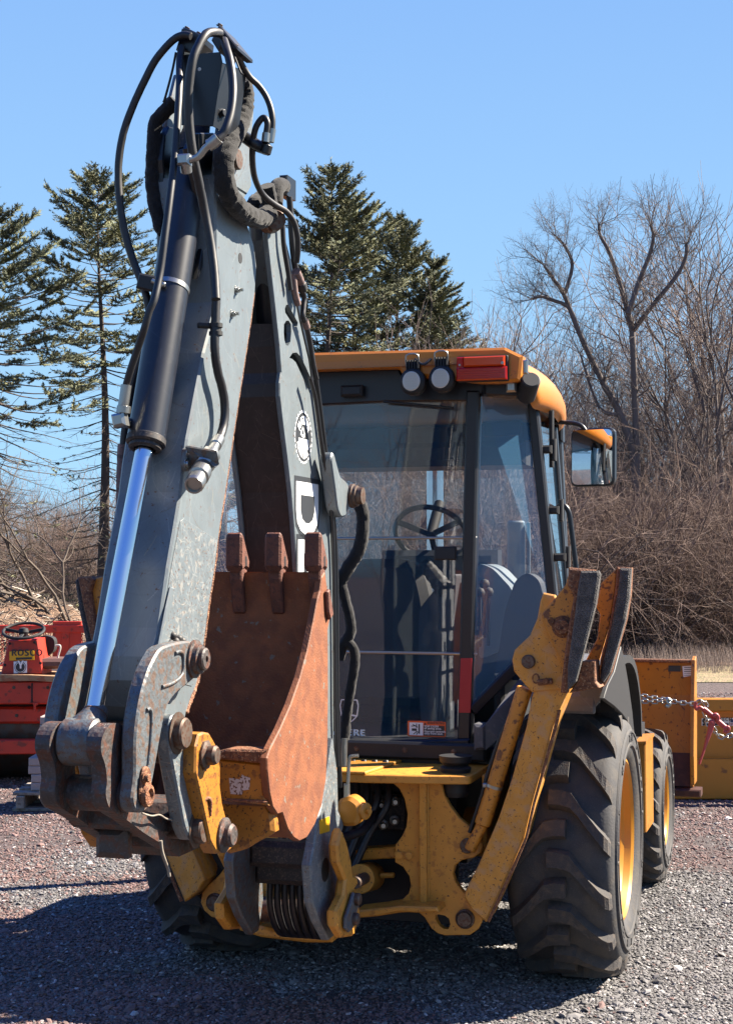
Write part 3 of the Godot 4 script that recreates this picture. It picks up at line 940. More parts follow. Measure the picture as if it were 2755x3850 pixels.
	for k in 5:
		var bo := Geo.new()
		bo.bolt(Vector3(-0.44 + 0.22 * k, 0.998, 0.34), ZAX, 0.009, 0.006)
		put("bolt", bo, M.pin_steel, cab)
	# rear glass and its rails
	var gw := [Vector2(-0.457, 2.552), Vector2(0.482, 2.537), Vector2(0.465, 1.01), Vector2(-0.51, 0.96)]
	put("rear_window", across_z(gw, 0.252, 0.258, 0.0), M.glass, cab)
	for r in [Vector3(0.178, 1.929, 0.275), Vector3(0.177, 1.419, 0.275)]:
		put("window_rail", rodg(Vector3(-xr + 0.03, r.y, 0.272), Vector3(xr - 0.03, r.y, 0.272), 0.006, 10), M.steel, cab)
	put("window_latch", boxg(Vector3(0.388, 1.861, 0.27), Vector3(0.10, 0.06, 0.02), 0.006), M.flap_black, cab)
	# corner glass between the rear post and the side post, and the side door
	var p_tb := Vector3(0.547, 2.551, 0.28)
	var p_bb := Vector3(0.508, 1.192, 0.28)
	for s in [-1.0, 1.0]:
		var c0 := p_tb; var c1 := p_bb
		var e0 := Vector3(0.723, 2.57, 0.05)
		var e1 := Vector3(0.821, 1.689, 0.05)
		var e2 := Vector3(0.835, 1.559, 0.05)
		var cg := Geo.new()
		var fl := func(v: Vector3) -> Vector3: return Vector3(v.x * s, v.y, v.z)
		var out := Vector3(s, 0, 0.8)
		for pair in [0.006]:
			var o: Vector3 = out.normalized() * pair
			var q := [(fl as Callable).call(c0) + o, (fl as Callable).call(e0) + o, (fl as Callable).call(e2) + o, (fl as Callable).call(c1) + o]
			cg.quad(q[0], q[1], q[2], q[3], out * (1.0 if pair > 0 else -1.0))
		put("corner_window", cg, M.sky_sheen_glass, cab)
		var pg := Geo.new()
		pg.bar((fl as Callable).call(e0 + Vector3(0.012, 0.03, 0)), (fl as Callable).call(e2 + Vector3(0.012, -0.1, 0)), 0.045, 0.06, ZAX, 0.008)
		put("side_post", pg, M.cab_black, cab)
		var bg := Geo.new()
		bg.bar((fl as Callable).call(c1 + Vector3(0.0, -0.02, 0.0)), (fl as Callable).call(e2 + Vector3(0.0, -0.02, 0.0)), 0.03, 0.05, YAX, 0.006)
		put("corner_sill", bg, M.cab_black, cab)
		var tg := Geo.new()
		tg.bar((fl as Callable).call(c0 + Vector3(0, 0.03, 0)), (fl as Callable).call(e0 + Vector3(0, 0.03, 0)), 0.05, 0.06, YAX, 0.006)
		put("corner_header", tg, M.cab_black, cab)
		# door: frame and glass from the side post to the front post
		var f0 := Vector3(0.686, 2.562, -0.75)
		var f2 := Vector3(0.769, 1.472, -0.75)
		var dg := Geo.new()
		for pair in [0.006]:
			var o := Vector3(s * pair, 0, 0)
			dg.quad((fl as Callable).call(e0) + o, (fl as Callable).call(f0) + o, (fl as Callable).call(f2) + o, (fl as Callable).call(e2) + o, Vector3(s, 0, 0) * (1.0 if pair > 0 else -1.0))
		put("door_glass", dg, M.glass, cab)
		var fp := Geo.new()
		fp.bar((fl as Callable).call(f0), (fl as Callable).call(f2 + Vector3(0, -0.1, 0)), 0.05, 0.05, ZAX, 0.008)
		fp.bar((fl as Callable).call(f2), (fl as Callable).call(e2), 0.04, 0.10, YAX, 0.008)
		fp.bar((fl as Callable).call(f0), (fl as Callable).call(e0), 0.04, 0.06, YAX, 0.008)
		put("door_frame", fp, M.cab_black, cab)
		for hp in [Vector3(0.794, 2.33, 0.02), Vector3(0.825, 2.056, 0.02), Vector3(0.855, 1.844, 0.02)]:
			var at: Vector3 = (fl as Callable).call(hp)
			var hg := boxg(at, Vector3(0.055, 0.036, 0.05), 0.008)
			hg.box(at + Vector3(0.032 * s, 0.0, -0.03), Vector3(0.018, 0.10, 0.04), 0.005)
			put("hinge", hg, M.flap_black, cab)
		put("hinge_bar", boxg((fl as Callable).call(Vector3(0.807, 2.383, -0.05)), Vector3(0.02, 0.26, 0.03), 0.005), M.flap_black, cab)
		var rail: Array = [Vector3(0.741, 2.077, -0.55), Vector3(0.759, 2.097, -0.55), Vector3(0.785, 2.096, -0.55), Vector3(0.806, 2.061, -0.55), Vector3(0.817, 1.983, -0.55), Vector3(0.831, 1.867, -0.55), Vector3(0.841, 1.777, -0.55), Vector3(0.848, 1.687, -0.55)]
		put("grab_rail", tubeg(rail.map(func(v): return Vector3(v.x * s, v.y, v.z)), 0.013, 10), M.black_paint, cab)
	# far front window of the cab with its frame, lower panels
	var fw := Geo.new()
	fw.plate(rect(-0.68, 1.10, 0.68, 2.46), Vector3(0, 0, -1.08), XAX, YAX, ZAX, 0.0, 0.006, 0.0)
	put("front_window", fw, M.glass, cab)
	var ff := Geo.new()
	ff.box(Vector3(0, 2.50, -1.06), Vector3(1.4, 0.10, 0.08), 0.01)
	ff.box(Vector3(0, 1.06, -1.06), Vector3(1.4, 0.10, 0.08), 0.01)
	for s in [-1.0, 1.0]:
		ff.bar(Vector3(0.66 * s, 2.5, -1.06), Vector3(0.72 * s, 1.0, -1.06), 0.06, 0.07, ZAX, 0.01)
	put("front_frame", ff, M.cab_black, cab)
	for s in [-1.0, 1.0]:
		put("side_trim", boxg(Vector3(0.56 * s, 1.14, -0.55), Vector3(0.05, 0.34, 1.0), 0.02), M.flap_black, cab)
	put("cowl", boxg(Vector3(0, 1.24, -1.02), Vector3(1.3, 0.50, 0.06), 0.02), M.flap_black, cab)
	put("floor", boxg(Vector3(0, 0.985, -0.40), Vector3(1.25, 0.05, 1.30), 0.01), M.flap_black, cab)
	# lights and tail lamp on the roof edge
	for q in [[Vector3(0.276, 2.609, 0.43), "left"], [Vector3(0.406, 2.617, 0.43), "right"]]:
		var at: Vector3 = q[0]
		var wl := part("work_lamp", roof)
		var lg := Geo.new()
		lg.plate(disc(Vector2.ZERO, 0.056, 28, 0.060), at, XAX, YAX, ZAX, -0.07, 0.0, 0.012)
		lg.plate(rounded(rect(-0.030, 0.045, 0.030, 0.085), 0.01), at, XAX, YAX, ZAX, -0.06, -0.02, 0.004)
		for k in 5:
			lg.box(at + Vector3(-0.024 + 0.012 * k, 0.075, -0.02), Vector3(0.005, 0.04, 0.03), 0.001)
		put("housing", lg, M.flap_black, wl)
		var ln := Geo.new()
		ln.plate(disc(Vector2.ZERO, 0.040, 28, 0.043), at, XAX, YAX, ZAX, 0.0, 0.007, 0.003)
		for k in 7:
			ln.box(at + Vector3(0, -0.033 + 0.011 * k, 0.0075), Vector3(0.05, 0.002, 0.002), 0.0)
		put("lens", ln, M.lamp_glass, wl)
		var br := tubeg([at + Vector3(-0.026, 0.06, -0.02), at + Vector3(-0.026, 0.115, -0.01), at + Vector3(0.026, 0.115, -0.01), at + Vector3(0.026, 0.06, -0.02)], 0.004, 6, 3)
		put("bracket", br, M.steel, wl)
	put("lamp_wire", tubeg([Vector3(0.285, 2.71, 0.4), Vector3(0.326, 2.682, 0.42), Vector3(0.357, 2.707, 0.4)], 0.006, 6), M.hose, roof)
	var tl := part("tail_lamp", roof)
	var a0 := Vector3(0.472, 2.712, 0.4)
	var a1 := Vector3(0.698, 2.6, 0.4)
	put("housing", across_z(rounded(rect(a0.x, a1.y, a1.x, a0.y), 0.008), 0.38, 0.405, 0.004), M.flap_black, tl)
	var ymid := lerpf(a0.y, a1.y, 0.46)
	put("lens", across_z(rect(a0.x + 0.035, ymid + 0.003, a1.x - 0.012, a0.y - 0.005), 0.40, 0.43, 0.006), M.amber_lens, tl, "amber half of the lamp")
	put("lens", across_z(rect(a0.x + 0.004, ymid - 0.01, a0.x + 0.034, a0.y - 0.005), 0.40, 0.425, 0.004), M.red_lens, tl)
	var rl := Geo.new()
	rl.plate(rect(a0.x + 0.004, a1.y + 0.004, a1.x - 0.002, ymid), Vector3.ZERO, XAX, YAX, ZAX, 0.40, 0.432, 0.006)
	for k in 5:
		rl.box(Vector3((a0.x + a1.x) / 2.0, lerpf(a1.y, ymid, (k + 1) / 6.0), 0.4325), Vector3((a1.x - a0.x) * 0.9, 0.004, 0.004), 0.001)
	put("lens", rl, M.red_lens, tl, "red half of the lamp")
	for q in [Vector3(a0.x + 0.018, ymid + 0.012, 0.424), Vector3(a1.x - 0.02, ymid + 0.014, 0.43)]:
		var sg := Geo.new()
		sg.bolt(q, ZAX, 0.005, 0.004)
		put("screw", sg, M.steel, tl)
	# round black vent at the corner, steel clips
	var vg := Geo.new()
	vg.rod(Vector3(0.747, 2.544, 0.26), Vector3(0.79, 2.609, 0.36), 0.042, 20, 0.006)
	put("corner_vent", vg, M.flap_black, roof)
	var cg2 := boxg(Vector3(0.773, 2.656, 0.4), Vector3(0.022, 0.06, 0.02), 0.008)
	put("clip", cg2, M.steel, roof)
	put("clip", boxg(Vector3(0.698, 2.581, 0.33), Vector3(0.045, 0.045, 0.03), 0.008), M.steel, roof)
	# wiper behind the glass
	put("wiper", rodg(Vector3(0.111, 2.538, 0.3), Vector3(0.434, 2.501, 0.3), 0.006, 8), M.flap_black, cab)
	put("wiper_motor", boxg(Vector3(-0.029, 2.589, 0.31), Vector3(0.10, 0.05, 0.05), 0.01), M.flap_black, cab)
	# mirror on its arm
	var mi := part("side_mirror", b, "square mirror on a black arm at the right of the cab")
	var mc := Vector3(0.926, 2.329, -0.5)
	var face := Basis(Vector3.UP, -0.20) * Basis(XAX, -0.03)
	var mh := Geo.new()
	mh.plate(rounded(rect(-0.110, -0.141, 0.110, 0.141), 0.035), mc, face.x, face.y, face.z, -0.05, 0.0, 0.012)
	put("housing", mh, M.black_paint, mi)
	var mf := Geo.new()
	# convex glass: a cap of a large sphere
	var bend := 0.95
	var edge := rounded(rect(-0.101, -0.132, 0.101, 0.132), 0.030)
	var dome := func(u: Vector2) -> Array:
		var dpt := sqrt(bend * bend - u.length_squared()) - bend + 0.013
		return [mc + face * Vector3(u.x, u.y, dpt), face * Vector3(u.x / bend, u.y / bend, 1.0).normalized()]
	for i in edge.size():
		for k in 8:
			var q := []
			for w in [[i, k], [(i + 1) % edge.size(), k], [(i + 1) % edge.size(), k + 1], [i, k + 1]]:
				q.append((dome as Callable).call((edge[w[0]] as Vector2) * (w[1] / 8.0)))
			mf.smooth_quad(q[0][0], q[1][0], q[2][0], q[3][0], q[0][1], q[1][1], q[2][1], q[3][1])
	put("glass", mf, M.mirror, mi)
	put("arm", tubeg([Vector3(0.722, 2.5, -0.52), Vector3(0.777, 2.502, -0.52), Vector3(0.841, 2.495, -0.52), Vector3(0.87, 2.484, -0.52), Vector3(0.888, 2.465, -0.52), Vector3(0.905, 2.431, -0.52)], 0.011, 8), M.black_paint, mi)
	build_interior(b)
	# warning sticker and lettering on the rear glass
	var ws := part("warning_sticker", cab)
	var w0 := Vector3(0.211, 1.118, 0.262)
	var w1 := Vector3(0.385, 1.05, 0.262)
	var x0 := w0.x; var x1 := w1.x; var y0 := w1.y; var y1 := w0.y
	var wx := x1 - x0; var wy := y1 - y0
	put("sheet", across_z(rounded(rect(x0, y0, x1, y1), 0.006), 0.2585, 0.2595, 0.0), M.sticker_orange, ws)
	put("panel", across_z(rect(x0 + wx * 0.42, y0 + wy * 0.08, x1 - wx * 0.03, y1 - wy * 0.27), 0.2595, 0.2603, 0.0), M.letter_black, ws)
	put("panel", across_z(rect(x0 + wx * 0.05, y0 + wy * 0.08, x0 + wx * 0.41, y1 - wy * 0.10), 0.2595, 0.2603, 0.0), M.white_paint, ws)
	var pic := Geo.new()
	var px := func(u: float, v: float) -> Vector3: return Vector3(x0 + wx * u, y0 + wy * v, 0.2610)
	pic.box((px as Callable).call(0.31, 0.50), Vector3(wx * 0.035, wy * 0.62, 0.0006), 0.0)
	pic.box((px as Callable).call(0.18, 0.44), Vector3(wx * 0.13, wy * 0.16, 0.0006), 0.0)
	for ln in [[0.14, 0.78, 0.27, 0.60], [0.10, 0.66, 0.22, 0.70], [0.26, 0.36, 0.16, 0.14], [0.28, 0.32, 0.24, 0.12], [0.24, 0.56, 0.24, 0.84]]:
		pic.bar((px as Callable).call(ln[0], ln[1]), (px as Callable).call(ln[2], ln[3]), wx * 0.022, 0.0006, ZAX, 0.0)
	put("pictogram", pic, M.letter_black, ws)
	lettering(ws, "WARNING", wy * 0.17, Vector3(x0 + wx * 0.52, y1 - wy * 0.23, 0.2598), M.letter_black, true)
	var tri := Geo.new()
	tri.plate([Vector2(0, 0), Vector2(wy * 0.17, 0), Vector2(wy * 0.085, wy * 0.15)], Vector3(x0 + wx * 0.43, y1 - wy * 0.23, 0.2597), XAX, YAX, ZAX, 0.0, 0.0006, 0.0)
	put("alert_sign", tri, M.letter_black, ws)
	var row := 0
	for line in ["STAY CLEAR", "of swing area.", "Operate controls", "only from seat."]:
		lettering(ws, line, wy * 0.125, Vector3(x0 + wx * 0.44, y1 - wy * (0.42 + 0.14 * row + (0.05 if row > 1 else 0.0)), 0.2606), M.white_paint, true)
		row += 1
	var dl := Vector3(-0.137, 1.036, 0.262)
	lettering(cab, "DEERE", 0.027, Vector3(dl.x, dl.y, 0.2595), M.white_paint, true, 1.35)
	# outline emblem above the word
	var em := Geo.new()
	var e := Vector3(-0.059, 1.158, 0.261)
	var sh := [Vector2(-0.036, 0.046), Vector2(0.036, 0.046), Vector2(0.042, 0.02), Vector2(0.036, -0.026), Vector2(0.012, -0.050), Vector2(-0.012, -0.050), Vector2(-0.036, -0.026), Vector2(-0.042, 0.02)]
	for i in sh.size():
		var q0: Vector2 = sh[i]; var q1: Vector2 = sh[(i + 1) % sh.size()]
		em.bar(e + Vector3(q0.x, q0.y, 0), e + Vector3(q1.x, q1.y, 0), 0.0045, 0.0008, ZAX, 0.0)
	em.bar(e + Vector3(0.0, -0.02, 0), e + Vector3(0.036, -0.026, 0), 0.007, 0.0008, ZAX, 0.0)
	em.bar(e + Vector3(-0.02, 0.0, 0), e + Vector3(0.01, -0.02, 0), 0.009, 0.0008, ZAX, 0.0)
	put("emblem", em, M.white_paint, cab)

func lettering(parent: Node, text: String, height: float, at: Vector3, material: Material, bold := false, stretch := 1.0, basis := Basis.IDENTITY) -> MeshInstance3D:
	var t := TextMesh.new()
	var f := SystemFont.new()
	f.font_names = PackedStringArray(["Droid Sans"])
	f.font_weight = 700 if bold else 400
	t.font = f
	t.text = text
	t.font_size = 64
	t.pixel_size = height / 46.0
	t.depth = 0.0008
	t.horizontal_alignment = HORIZONTAL_ALIGNMENT_LEFT
	t.vertical_alignment = VERTICAL_ALIGNMENT_BOTTOM
	var o := put_mesh("lettering", t, material, parent)
	o.transform = Transform3D(basis.scaled_local(Vector3(stretch, 1, 1)), at)
	return o

func build_interior(b: Node3D) -> void:
	var inn := part("cab_interior", b)
	var seat := Geo.new()
	seat.plate(rounded([Vector2(-0.27, 1.12), Vector2(0.27, 1.12), Vector2(0.25, 1.62), Vector2(0.19, 1.84), Vector2(-0.19, 1.84), Vector2(-0.25, 1.62)], 0.10), Vector3(-0.10, 0, -0.55), XAX, YAX, ZAX, 0.0, 0.16, 0.04)
	seat.plate(rounded(rect(-0.27, -0.5, 0.27, 0.02), 0.08), Vector3(-0.10, 0, -0.52), XAX, ZAX, YAX, 1.22, 1.36, 0.04)
	seat.box(Vector3(-0.10, 1.12, -0.75), Vector3(0.36, 0.20, 0.40), 0.03)
	put("seat", seat, M.seat_black, inn)
	# steering wheel
	var sw := Geo.new()
	var c := Vector3(0.029, 1.969, -0.9)
	var ax := Basis(XAX, 0.75)
	var ring := []
	for i in 25:
		var a := TAU * i / 24.0
		ring.append(c + ax * Vector3(cos(a) * 0.19, sin(a) * 0.19, 0))
	sw.tube(ring, 0.014, 8, 3)
	for a in [0.5, 2.64, 4.71]:
		sw.bar(c, c + ax * Vector3(cos(a) * 0.19, sin(a) * 0.19, 0), 0.03, 0.012, ZAX, 0.003)
	sw.rod(c + ax * Vector3(0, 0, 0.01), c + ax * Vector3(0, 0, -0.25), 0.028, 12)
	put("steering_wheel", sw, M.seat_black, inn)
	var dash := Geo.new()
	dash.box(Vector3(0.066, 1.789, -0.98), Vector3(0.62, 0.20, 0.16), 0.03)
	put("dashboard", dash, M.interior_blue, inn)
	# right console with gear levers, left backhoe control tower
	var con := Geo.new()
	con.plate(rounded([Vector2(0.12, 1.598), Vector2(0.225, 1.726), Vector2(0.304, 1.777), Vector2(0.29, 1.548), Vector2(0.271, 1.408), Vector2(0.272, 0.991), Vector2(0.132, 0.986), Vector2(0.113, 1.329)], 0.03), Vector3.ZERO, XAX, YAX, ZAX, -0.72, -0.30, 0.03)
	put("side_console", con, M.interior_blue, inn)
	var con2 := Geo.new()
	con2.plate(rounded([Vector2(0.375, 1.822), Vector2(0.447, 1.796), Vector2(0.545, 1.693), Vector2(0.558, 1.584), Vector2(0.512, 1.404), Vector2(0.38, 1.351)], 0.03), Vector3.ZERO, XAX, YAX, ZAX, -0.8, -0.45, 0.02)
	put("side_console", con2, M.interior_grey, inn)
	var hs := Geo.new()
	hs.plate(rounded([Vector2(0.498, 1.268), Vector2(0.55, 1.591), Vector2(0.601, 1.74), Vector2(0.658, 1.778), Vector2(0.714, 1.741), Vector2(0.751, 1.593), Vector2(0.762, 1.274)], 0.03), Vector3.ZERO, XAX, YAX, ZAX, -0.36, -0.24, 0.03)
	put("folded_seat_back", hs, M.interior_blue, inn)
	for q in [Vector3(0.44, 1.714, -0.3), Vector3(0.459, 1.676, -0.3), Vector3(0.428, 1.674, -0.25)]:
		var lv := Geo.new()
		lv.rod(q + Vector3(0, -0.25, 0), q, 0.008, 8)
		lv.lathe(q, YAX, [Vector2(0.0, -0.02), Vector2(0.02, -0.012), Vector2(0.026, 0.006), Vector2(0.018, 0.024), Vector2(0, 0.03)], 12, true)
		put("lever", lv, M.seat_black, inn)
	var bl := tubeg([Vector3(0.134, 1.815, -0.35), Vector3(0.172, 1.777, -0.33), Vector3(0.219, 1.726, -0.3), Vector3(0.252, 1.695, -0.28)], 0.034, 12, 6, 0.2, 0.045, 160.0)
	put("lever_boot", bl, M.seat_black, inn)
	# air cleaner pipe and exhaust stack beyond the front window
	var stack := Geo.new()
	var s0 := Vector3(-0.297, 1.608, -2.3)
	var s1 := Vector3(-0.298, 2.671, -2.3)
	stack.rod(s0, s1, 0.052, 24)
	put("exhaust_stack", stack, M.chrome, b)
	var pre := Geo.new()
	var q0 := Vector3(0.342, 1.625, -1.6)
	var q1 := Vector3(0.343, 2.059, -1.6)
	pre.rod(q0, q1, 0.05, 20, 0.01)
	pre.rod(q0 + Vector3(0.07, 0.1, 0), q1 + Vector3(0.07, -0.01, 0), 0.010, 8)
	put("loader_cylinder", pre, M.interior_grey, b)
	# interior roof lining things: inner mirror, speakers
	put("inside_mirror", boxg(Vector3(0.411, 2.529, -0.9), Vector3(0.20, 0.11, 0.02), 0.02), M.seat_black, inn)
	put("roof_console", boxg(Vector3(0.0, 2.36, -0.7), Vector3(1.2, 0.12, 0.4), 0.03), M.seat_black, inn)

# ---- stabilizer legs, one each side, folded up
func build_stabilizers(b: Node3D) -> void:
	for s in [1.0, -1.0]:
		var st := part("stabilizer", b, "scraped yellow stabilizer leg folded up on the right" if s > 0 else "stabilizer leg folded up on the left behind the bucket")
		var leg: Array = [Vector2(0.901, 1.426), Vector2(0.852, 1.274), Vector2(0.829, 1.156), Vector2(0.769, 0.944), Vector2(0.713, 0.781), Vector2(0.63, 0.589), Vector2(0.574, 0.478), Vector2(0.569, 0.456), Vector2(0.602, 0.404), Vector2(0.66, 0.359), Vector2(0.712, 0.47), Vector2(0.767, 0.591), Vector2(0.817, 0.705), Vector2(0.85, 0.846), Vector2(0.938, 1.159), Vector2(1.014, 1.353), Vector2(1.015, 1.46)]
		var head: Array = [Vector2(0.902, 1.696), Vector2(0.948, 1.687), Vector2(0.989, 1.598), Vector2(1.004, 1.46), Vector2(0.987, 1.31), Vector2(0.852, 1.296), Vector2(0.819, 1.333), Vector2(0.781, 1.378), Vector2(0.773, 1.424), Vector2(0.784, 1.464), Vector2(0.847, 1.524), Vector2(0.877, 1.592), Vector2(0.89, 1.662)]
		var mir := func(p: Array) -> Array: return p if s > 0 else mirrored(p)
		var lg := across_z((mir as Callable).call(leg), 0.70, 0.705, 0.0)
		lg = Geo.new()
		# box section: rear plate proud of the side plates
		lg.plate((mir as Callable).call(leg), Vector3.ZERO, XAX, YAX, ZAX, 0.52, 0.71, 0.006)
		put("leg", lg, M.worn_yellow, st)
		var lip := Geo.new()
		var edge: Array = [Vector2(0.666, 0.366), Vector2(0.773, 0.597), Vector2(0.823, 0.711), Vector2(0.856, 0.851), Vector2(0.943, 1.162), Vector2(0.96, 1.226), Vector2(0.971, 1.227), Vector2(0.957, 1.162), Vector2(0.866, 0.851), Vector2(0.833, 0.709), Vector2(0.784, 0.592), Vector2(0.677, 0.362)]
		lip.plate((mir as Callable).call(edge), Vector3.ZERO, XAX, YAX, ZAX, 0.709, 0.725, 0.003)
		put("edge_bead", lip, M.raw_rust, st)
		put("leg_head", across_z((mir as Callable).call(head), 0.69, 0.722, 0.005), M.worn_yellow, st)
		var pc: Array = [Vector3(0.841, 1.418, 0.72), Vector3(0.91, 1.339, 0.72), Vector3(0.989, 1.562, 0.72)]
		var at := []
		for p in pc:
			at.append(Vector3(p.x * s, p.y, p.z))
		var pg := Geo.new()
		pg.lathe(at[0], ZAX, [Vector2(0.028, 0), Vector2(0.028, 0.012), Vector2(0.024, 0.016), Vector2(0, 0.016)], 22)
		put("pin", pg, M.pin_steel, st)
		var lp := rodg(at[1] + Vector3(-0.03 * s, -0.004, 0.012), at[1] + Vector3(0.03 * s, 0.004, 0.016), 0.013, 10)
		lp.bolt(at[1] + Vector3(0.008 * s, 0.004, 0.028), ZAX, 0.010, 0.01)
		var lring := []
		for i in 13:
			var a := TAU * i / 12.0
			lring.append(at[1] + Vector3((-0.038 + cos(a) * 0.013) * s, 0.012 + sin(a) * 0.018, 0.012))
		lp.tube(lring, 0.003, 6, 2)
		put("lock_pin", lp, M.raw_rust, st)
		if s < 0:
			# the left pad is seen from its inner side
			put("pad_ear", across_z([Vector2(-1.124, 1.747), Vector2(-1.055, 1.758), Vector2(-1.029, 1.734), Vector2(-1.033, 1.692), Vector2(-1.054, 1.549), Vector2(-1.081, 1.462), Vector2(-1.108, 1.499), Vector2(-1.123, 1.629)], 0.68, 0.71, 0.005), M.scuffed_yellow, st)
			put("pad_plate", across_z([Vector2(-1.163, 1.755), Vector2(-1.104, 1.76), Vector2(-1.087, 1.744), Vector2(-1.103, 1.692), Vector2(-1.083, 1.575), Vector2(-1.058, 1.464), Vector2(-1.068, 1.461), Vector2(-1.095, 1.47), Vector2(-1.13, 1.605)], 0.60, 0.74, 0.006), M.raw_rust, st)
			put("pad", across_z([Vector2(-1.187, 1.74), Vector2(-1.172, 1.752), Vector2(-1.139, 1.605), Vector2(-1.104, 1.463), Vector2(-1.131, 1.461), Vector2(-1.164, 1.598)], 0.56, 0.72, 0.008), M.pad_rubber, st)
		if s > 0:
			# pad ear and the two grit-covered rubber pads
			var ear: Array = [Vector2(1.019, 1.798), Vector2(0.999, 1.728), Vector2(0.961, 1.68), Vector2(0.913, 1.626), Vector2(0.902, 1.607), Vector2(0.906, 1.578), Vector2(0.928, 1.531), Vector2(0.992, 1.386), Vector2(1.002, 1.309), Vector2(1.055, 1.332), Vector2(1.078, 1.569), Vector2(1.074, 1.781)]
			put("pad_ear", across_z((mir as Callable).call(ear), 0.735, 0.765, 0.005), M.scuffed_yellow, st)
			var ep := Geo.new()
			ep.lathe(at[2] + ZAX * 0.045, ZAX, [Vector2(0.045, 0), Vector2(0.045, 0.006), Vector2(0.030, 0.008), Vector2(0.030, 0.03), Vector2(0.026, 0.034), Vector2(0, 0.034)], 22)
			ep.bolt(at[2] + Vector3(-0.01 * s, -0.006, 0.078), ZAX, 0.010, 0.008)
			var ering := []
			for i in 13:
				var a := TAU * i / 12.0
				ering.append(at[2] + Vector3((-0.048 + cos(a) * 0.011) * s, 0.024 + sin(a) * 0.011, 0.055))
			ep.tube(ering, 0.0028, 6, 2)
			put("pin", ep, M.raw_rust, st)
			var blocks := [
				[[Vector3(1.023, 1.798, 0.78), Vector3(1.125, 1.789, 0.78), Vector3(1.086, 1.612, 0.78), Vector3(1.043, 1.464, 0.78), Vector3(1.013, 1.302, 0.78), Vector3(0.989, 1.305, 0.78), Vector3(1.006, 1.464, 0.78), Vector3(1.031, 1.622, 0.78), Vector3(1.044, 1.686, 0.78), Vector3(1.019, 1.725, 0.78)], 0.77, 0.84, M.raw_rust, "pad_plate"],
				[[Vector3(1.08, 1.785, 0.84), Vector3(1.147, 1.786, 0.84), Vector3(1.154, 1.771, 0.84), Vector3(1.137, 1.656, 0.84), Vector3(1.095, 1.494, 0.84), Vector3(1.057, 1.353, 0.84), Vector3(1.026, 1.321, 0.84), Vector3(1.027, 1.415, 0.84), Vector3(1.056, 1.614, 0.84), Vector3(1.067, 1.708, 0.84)], 0.84, 0.90, M.pad_rubber, "pad"],
				[[Vector3(1.189, 1.801, 0.66), Vector3(1.249, 1.798, 0.66), Vector3(1.243, 1.685, 0.66), Vector3(1.226, 1.589, 0.66), Vector3(1.196, 1.487, 0.66), Vector3(1.164, 1.375, 0.66), Vector3(1.134, 1.318, 0.66), Vector3(1.107, 1.315, 0.66), Vector3(1.121, 1.427, 0.66), Vector3(1.159, 1.567, 0.66), Vector3(1.182, 1.717, 0.66)], 0.60, 0.66, M.raw_rust, "pad_plate"],
				[[Vector3(1.21, 1.796, 0.7), Vector3(1.252, 1.794, 0.7), Vector3(1.245, 1.685, 0.7), Vector3(1.228, 1.59, 0.7), Vector3(1.199, 1.489, 0.7), Vector3(1.166, 1.38, 0.7), Vector3(1.14, 1.34, 0.7), Vector3(1.129, 1.355, 0.7), Vector3(1.143, 1.43, 0.7), Vector3(1.175, 1.568, 0.7), Vector3(1.203, 1.717, 0.7)], 0.66, 0.72, M.pad_rubber, "pad"]]
			for k in blocks:
				var poly := []
				for p in k[0]:
					poly.append(Vector2(p.x * s, p.y))
				put(k[4], across_z(poly, k[1], k[2], 0.008), k[3], st)
			var ear2: Array = [Vector2(1.188, 1.794), Vector2(1.126, 1.738), Vector2(1.106, 1.641), Vector2(1.163, 1.641), Vector2(1.093, 1.619), Vector2(1.065, 1.414), Vector2(1.108, 1.404), Vector2(1.157, 1.566), Vector2(1.182, 1.716)]
			put("pad_ear", across_z((mir as Callable).call([Vector2(1.185, 1.794), Vector2(1.123, 1.737), Vector2(1.101, 1.64), Vector2(1.117, 1.608), Vector2(1.105, 1.511), Vector2(1.062, 1.429), Vector2(1.056, 1.408), Vector2(1.105, 1.403), Vector2(1.154, 1.565), Vector2(1.179, 1.716)]), 0.59, 0.625, 0.004), M.scuffed_yellow, st)
			put("foot_plate", across_z((mir as Callable).call([Vector2(1.069, 1.427), Vector2(1.119, 1.428), Vector2(1.12, 1.347), Vector2(1.137, 1.324), Vector2(1.015, 1.3), Vector2(1.047, 1.346)]), 0.66, 0.79, 0.004), M.raw_rust, st)
		# its cylinder, hose and clamp ring
		var c0 := Vector3(0.814, 1.308, 0.66)
		var c1 := Vector3(0.635, 0.744, 0.66)
		var c2 := Vector3(0.582, 0.638, 0.66)
		c0.x *= s; c1.x *= s; c2.x *= s
		put("cylinder_barrel", rodg(c0, c1, 0.033, 24, 0.004), M.scuffed_yellow, st)
		put("cylinder_end", rodg(c1, c2, 0.024, 18), M.scuffed_yellow, st)
		var dirc := (c1 - c0).normalized()
		var rg := Geo.new()
		var rc := c0.lerp(c1, 0.72)
		rg.lathe(rc, dirc, [Vector2(0.0335, -0.006), Vector2(0.0355, -0.006), Vector2(0.0355, 0.006), Vector2(0.0335, 0.006)], 24)
		rg.box(rc + Vector3(-0.036 * s, 0.004, 0.01), Vector3(0.018, 0.018, 0.02), 0.003)
		put("clamp", rg, M.steel, st)
		var hs: Array = [Vector3(0.73, 1.152, 0.64), Vector3(0.696, 1.07, 0.64), Vector3(0.651, 0.937, 0.64), Vector3(0.626, 0.849, 0.64), Vector3(0.589, 0.739, 0.64), Vector3(0.578, 0.705, 0.64)]
		put("hose", tubeg(hs.map(func(v): return Vector3(v.x * s, v.y, v.z)), 0.009, 8), M.hose, st)


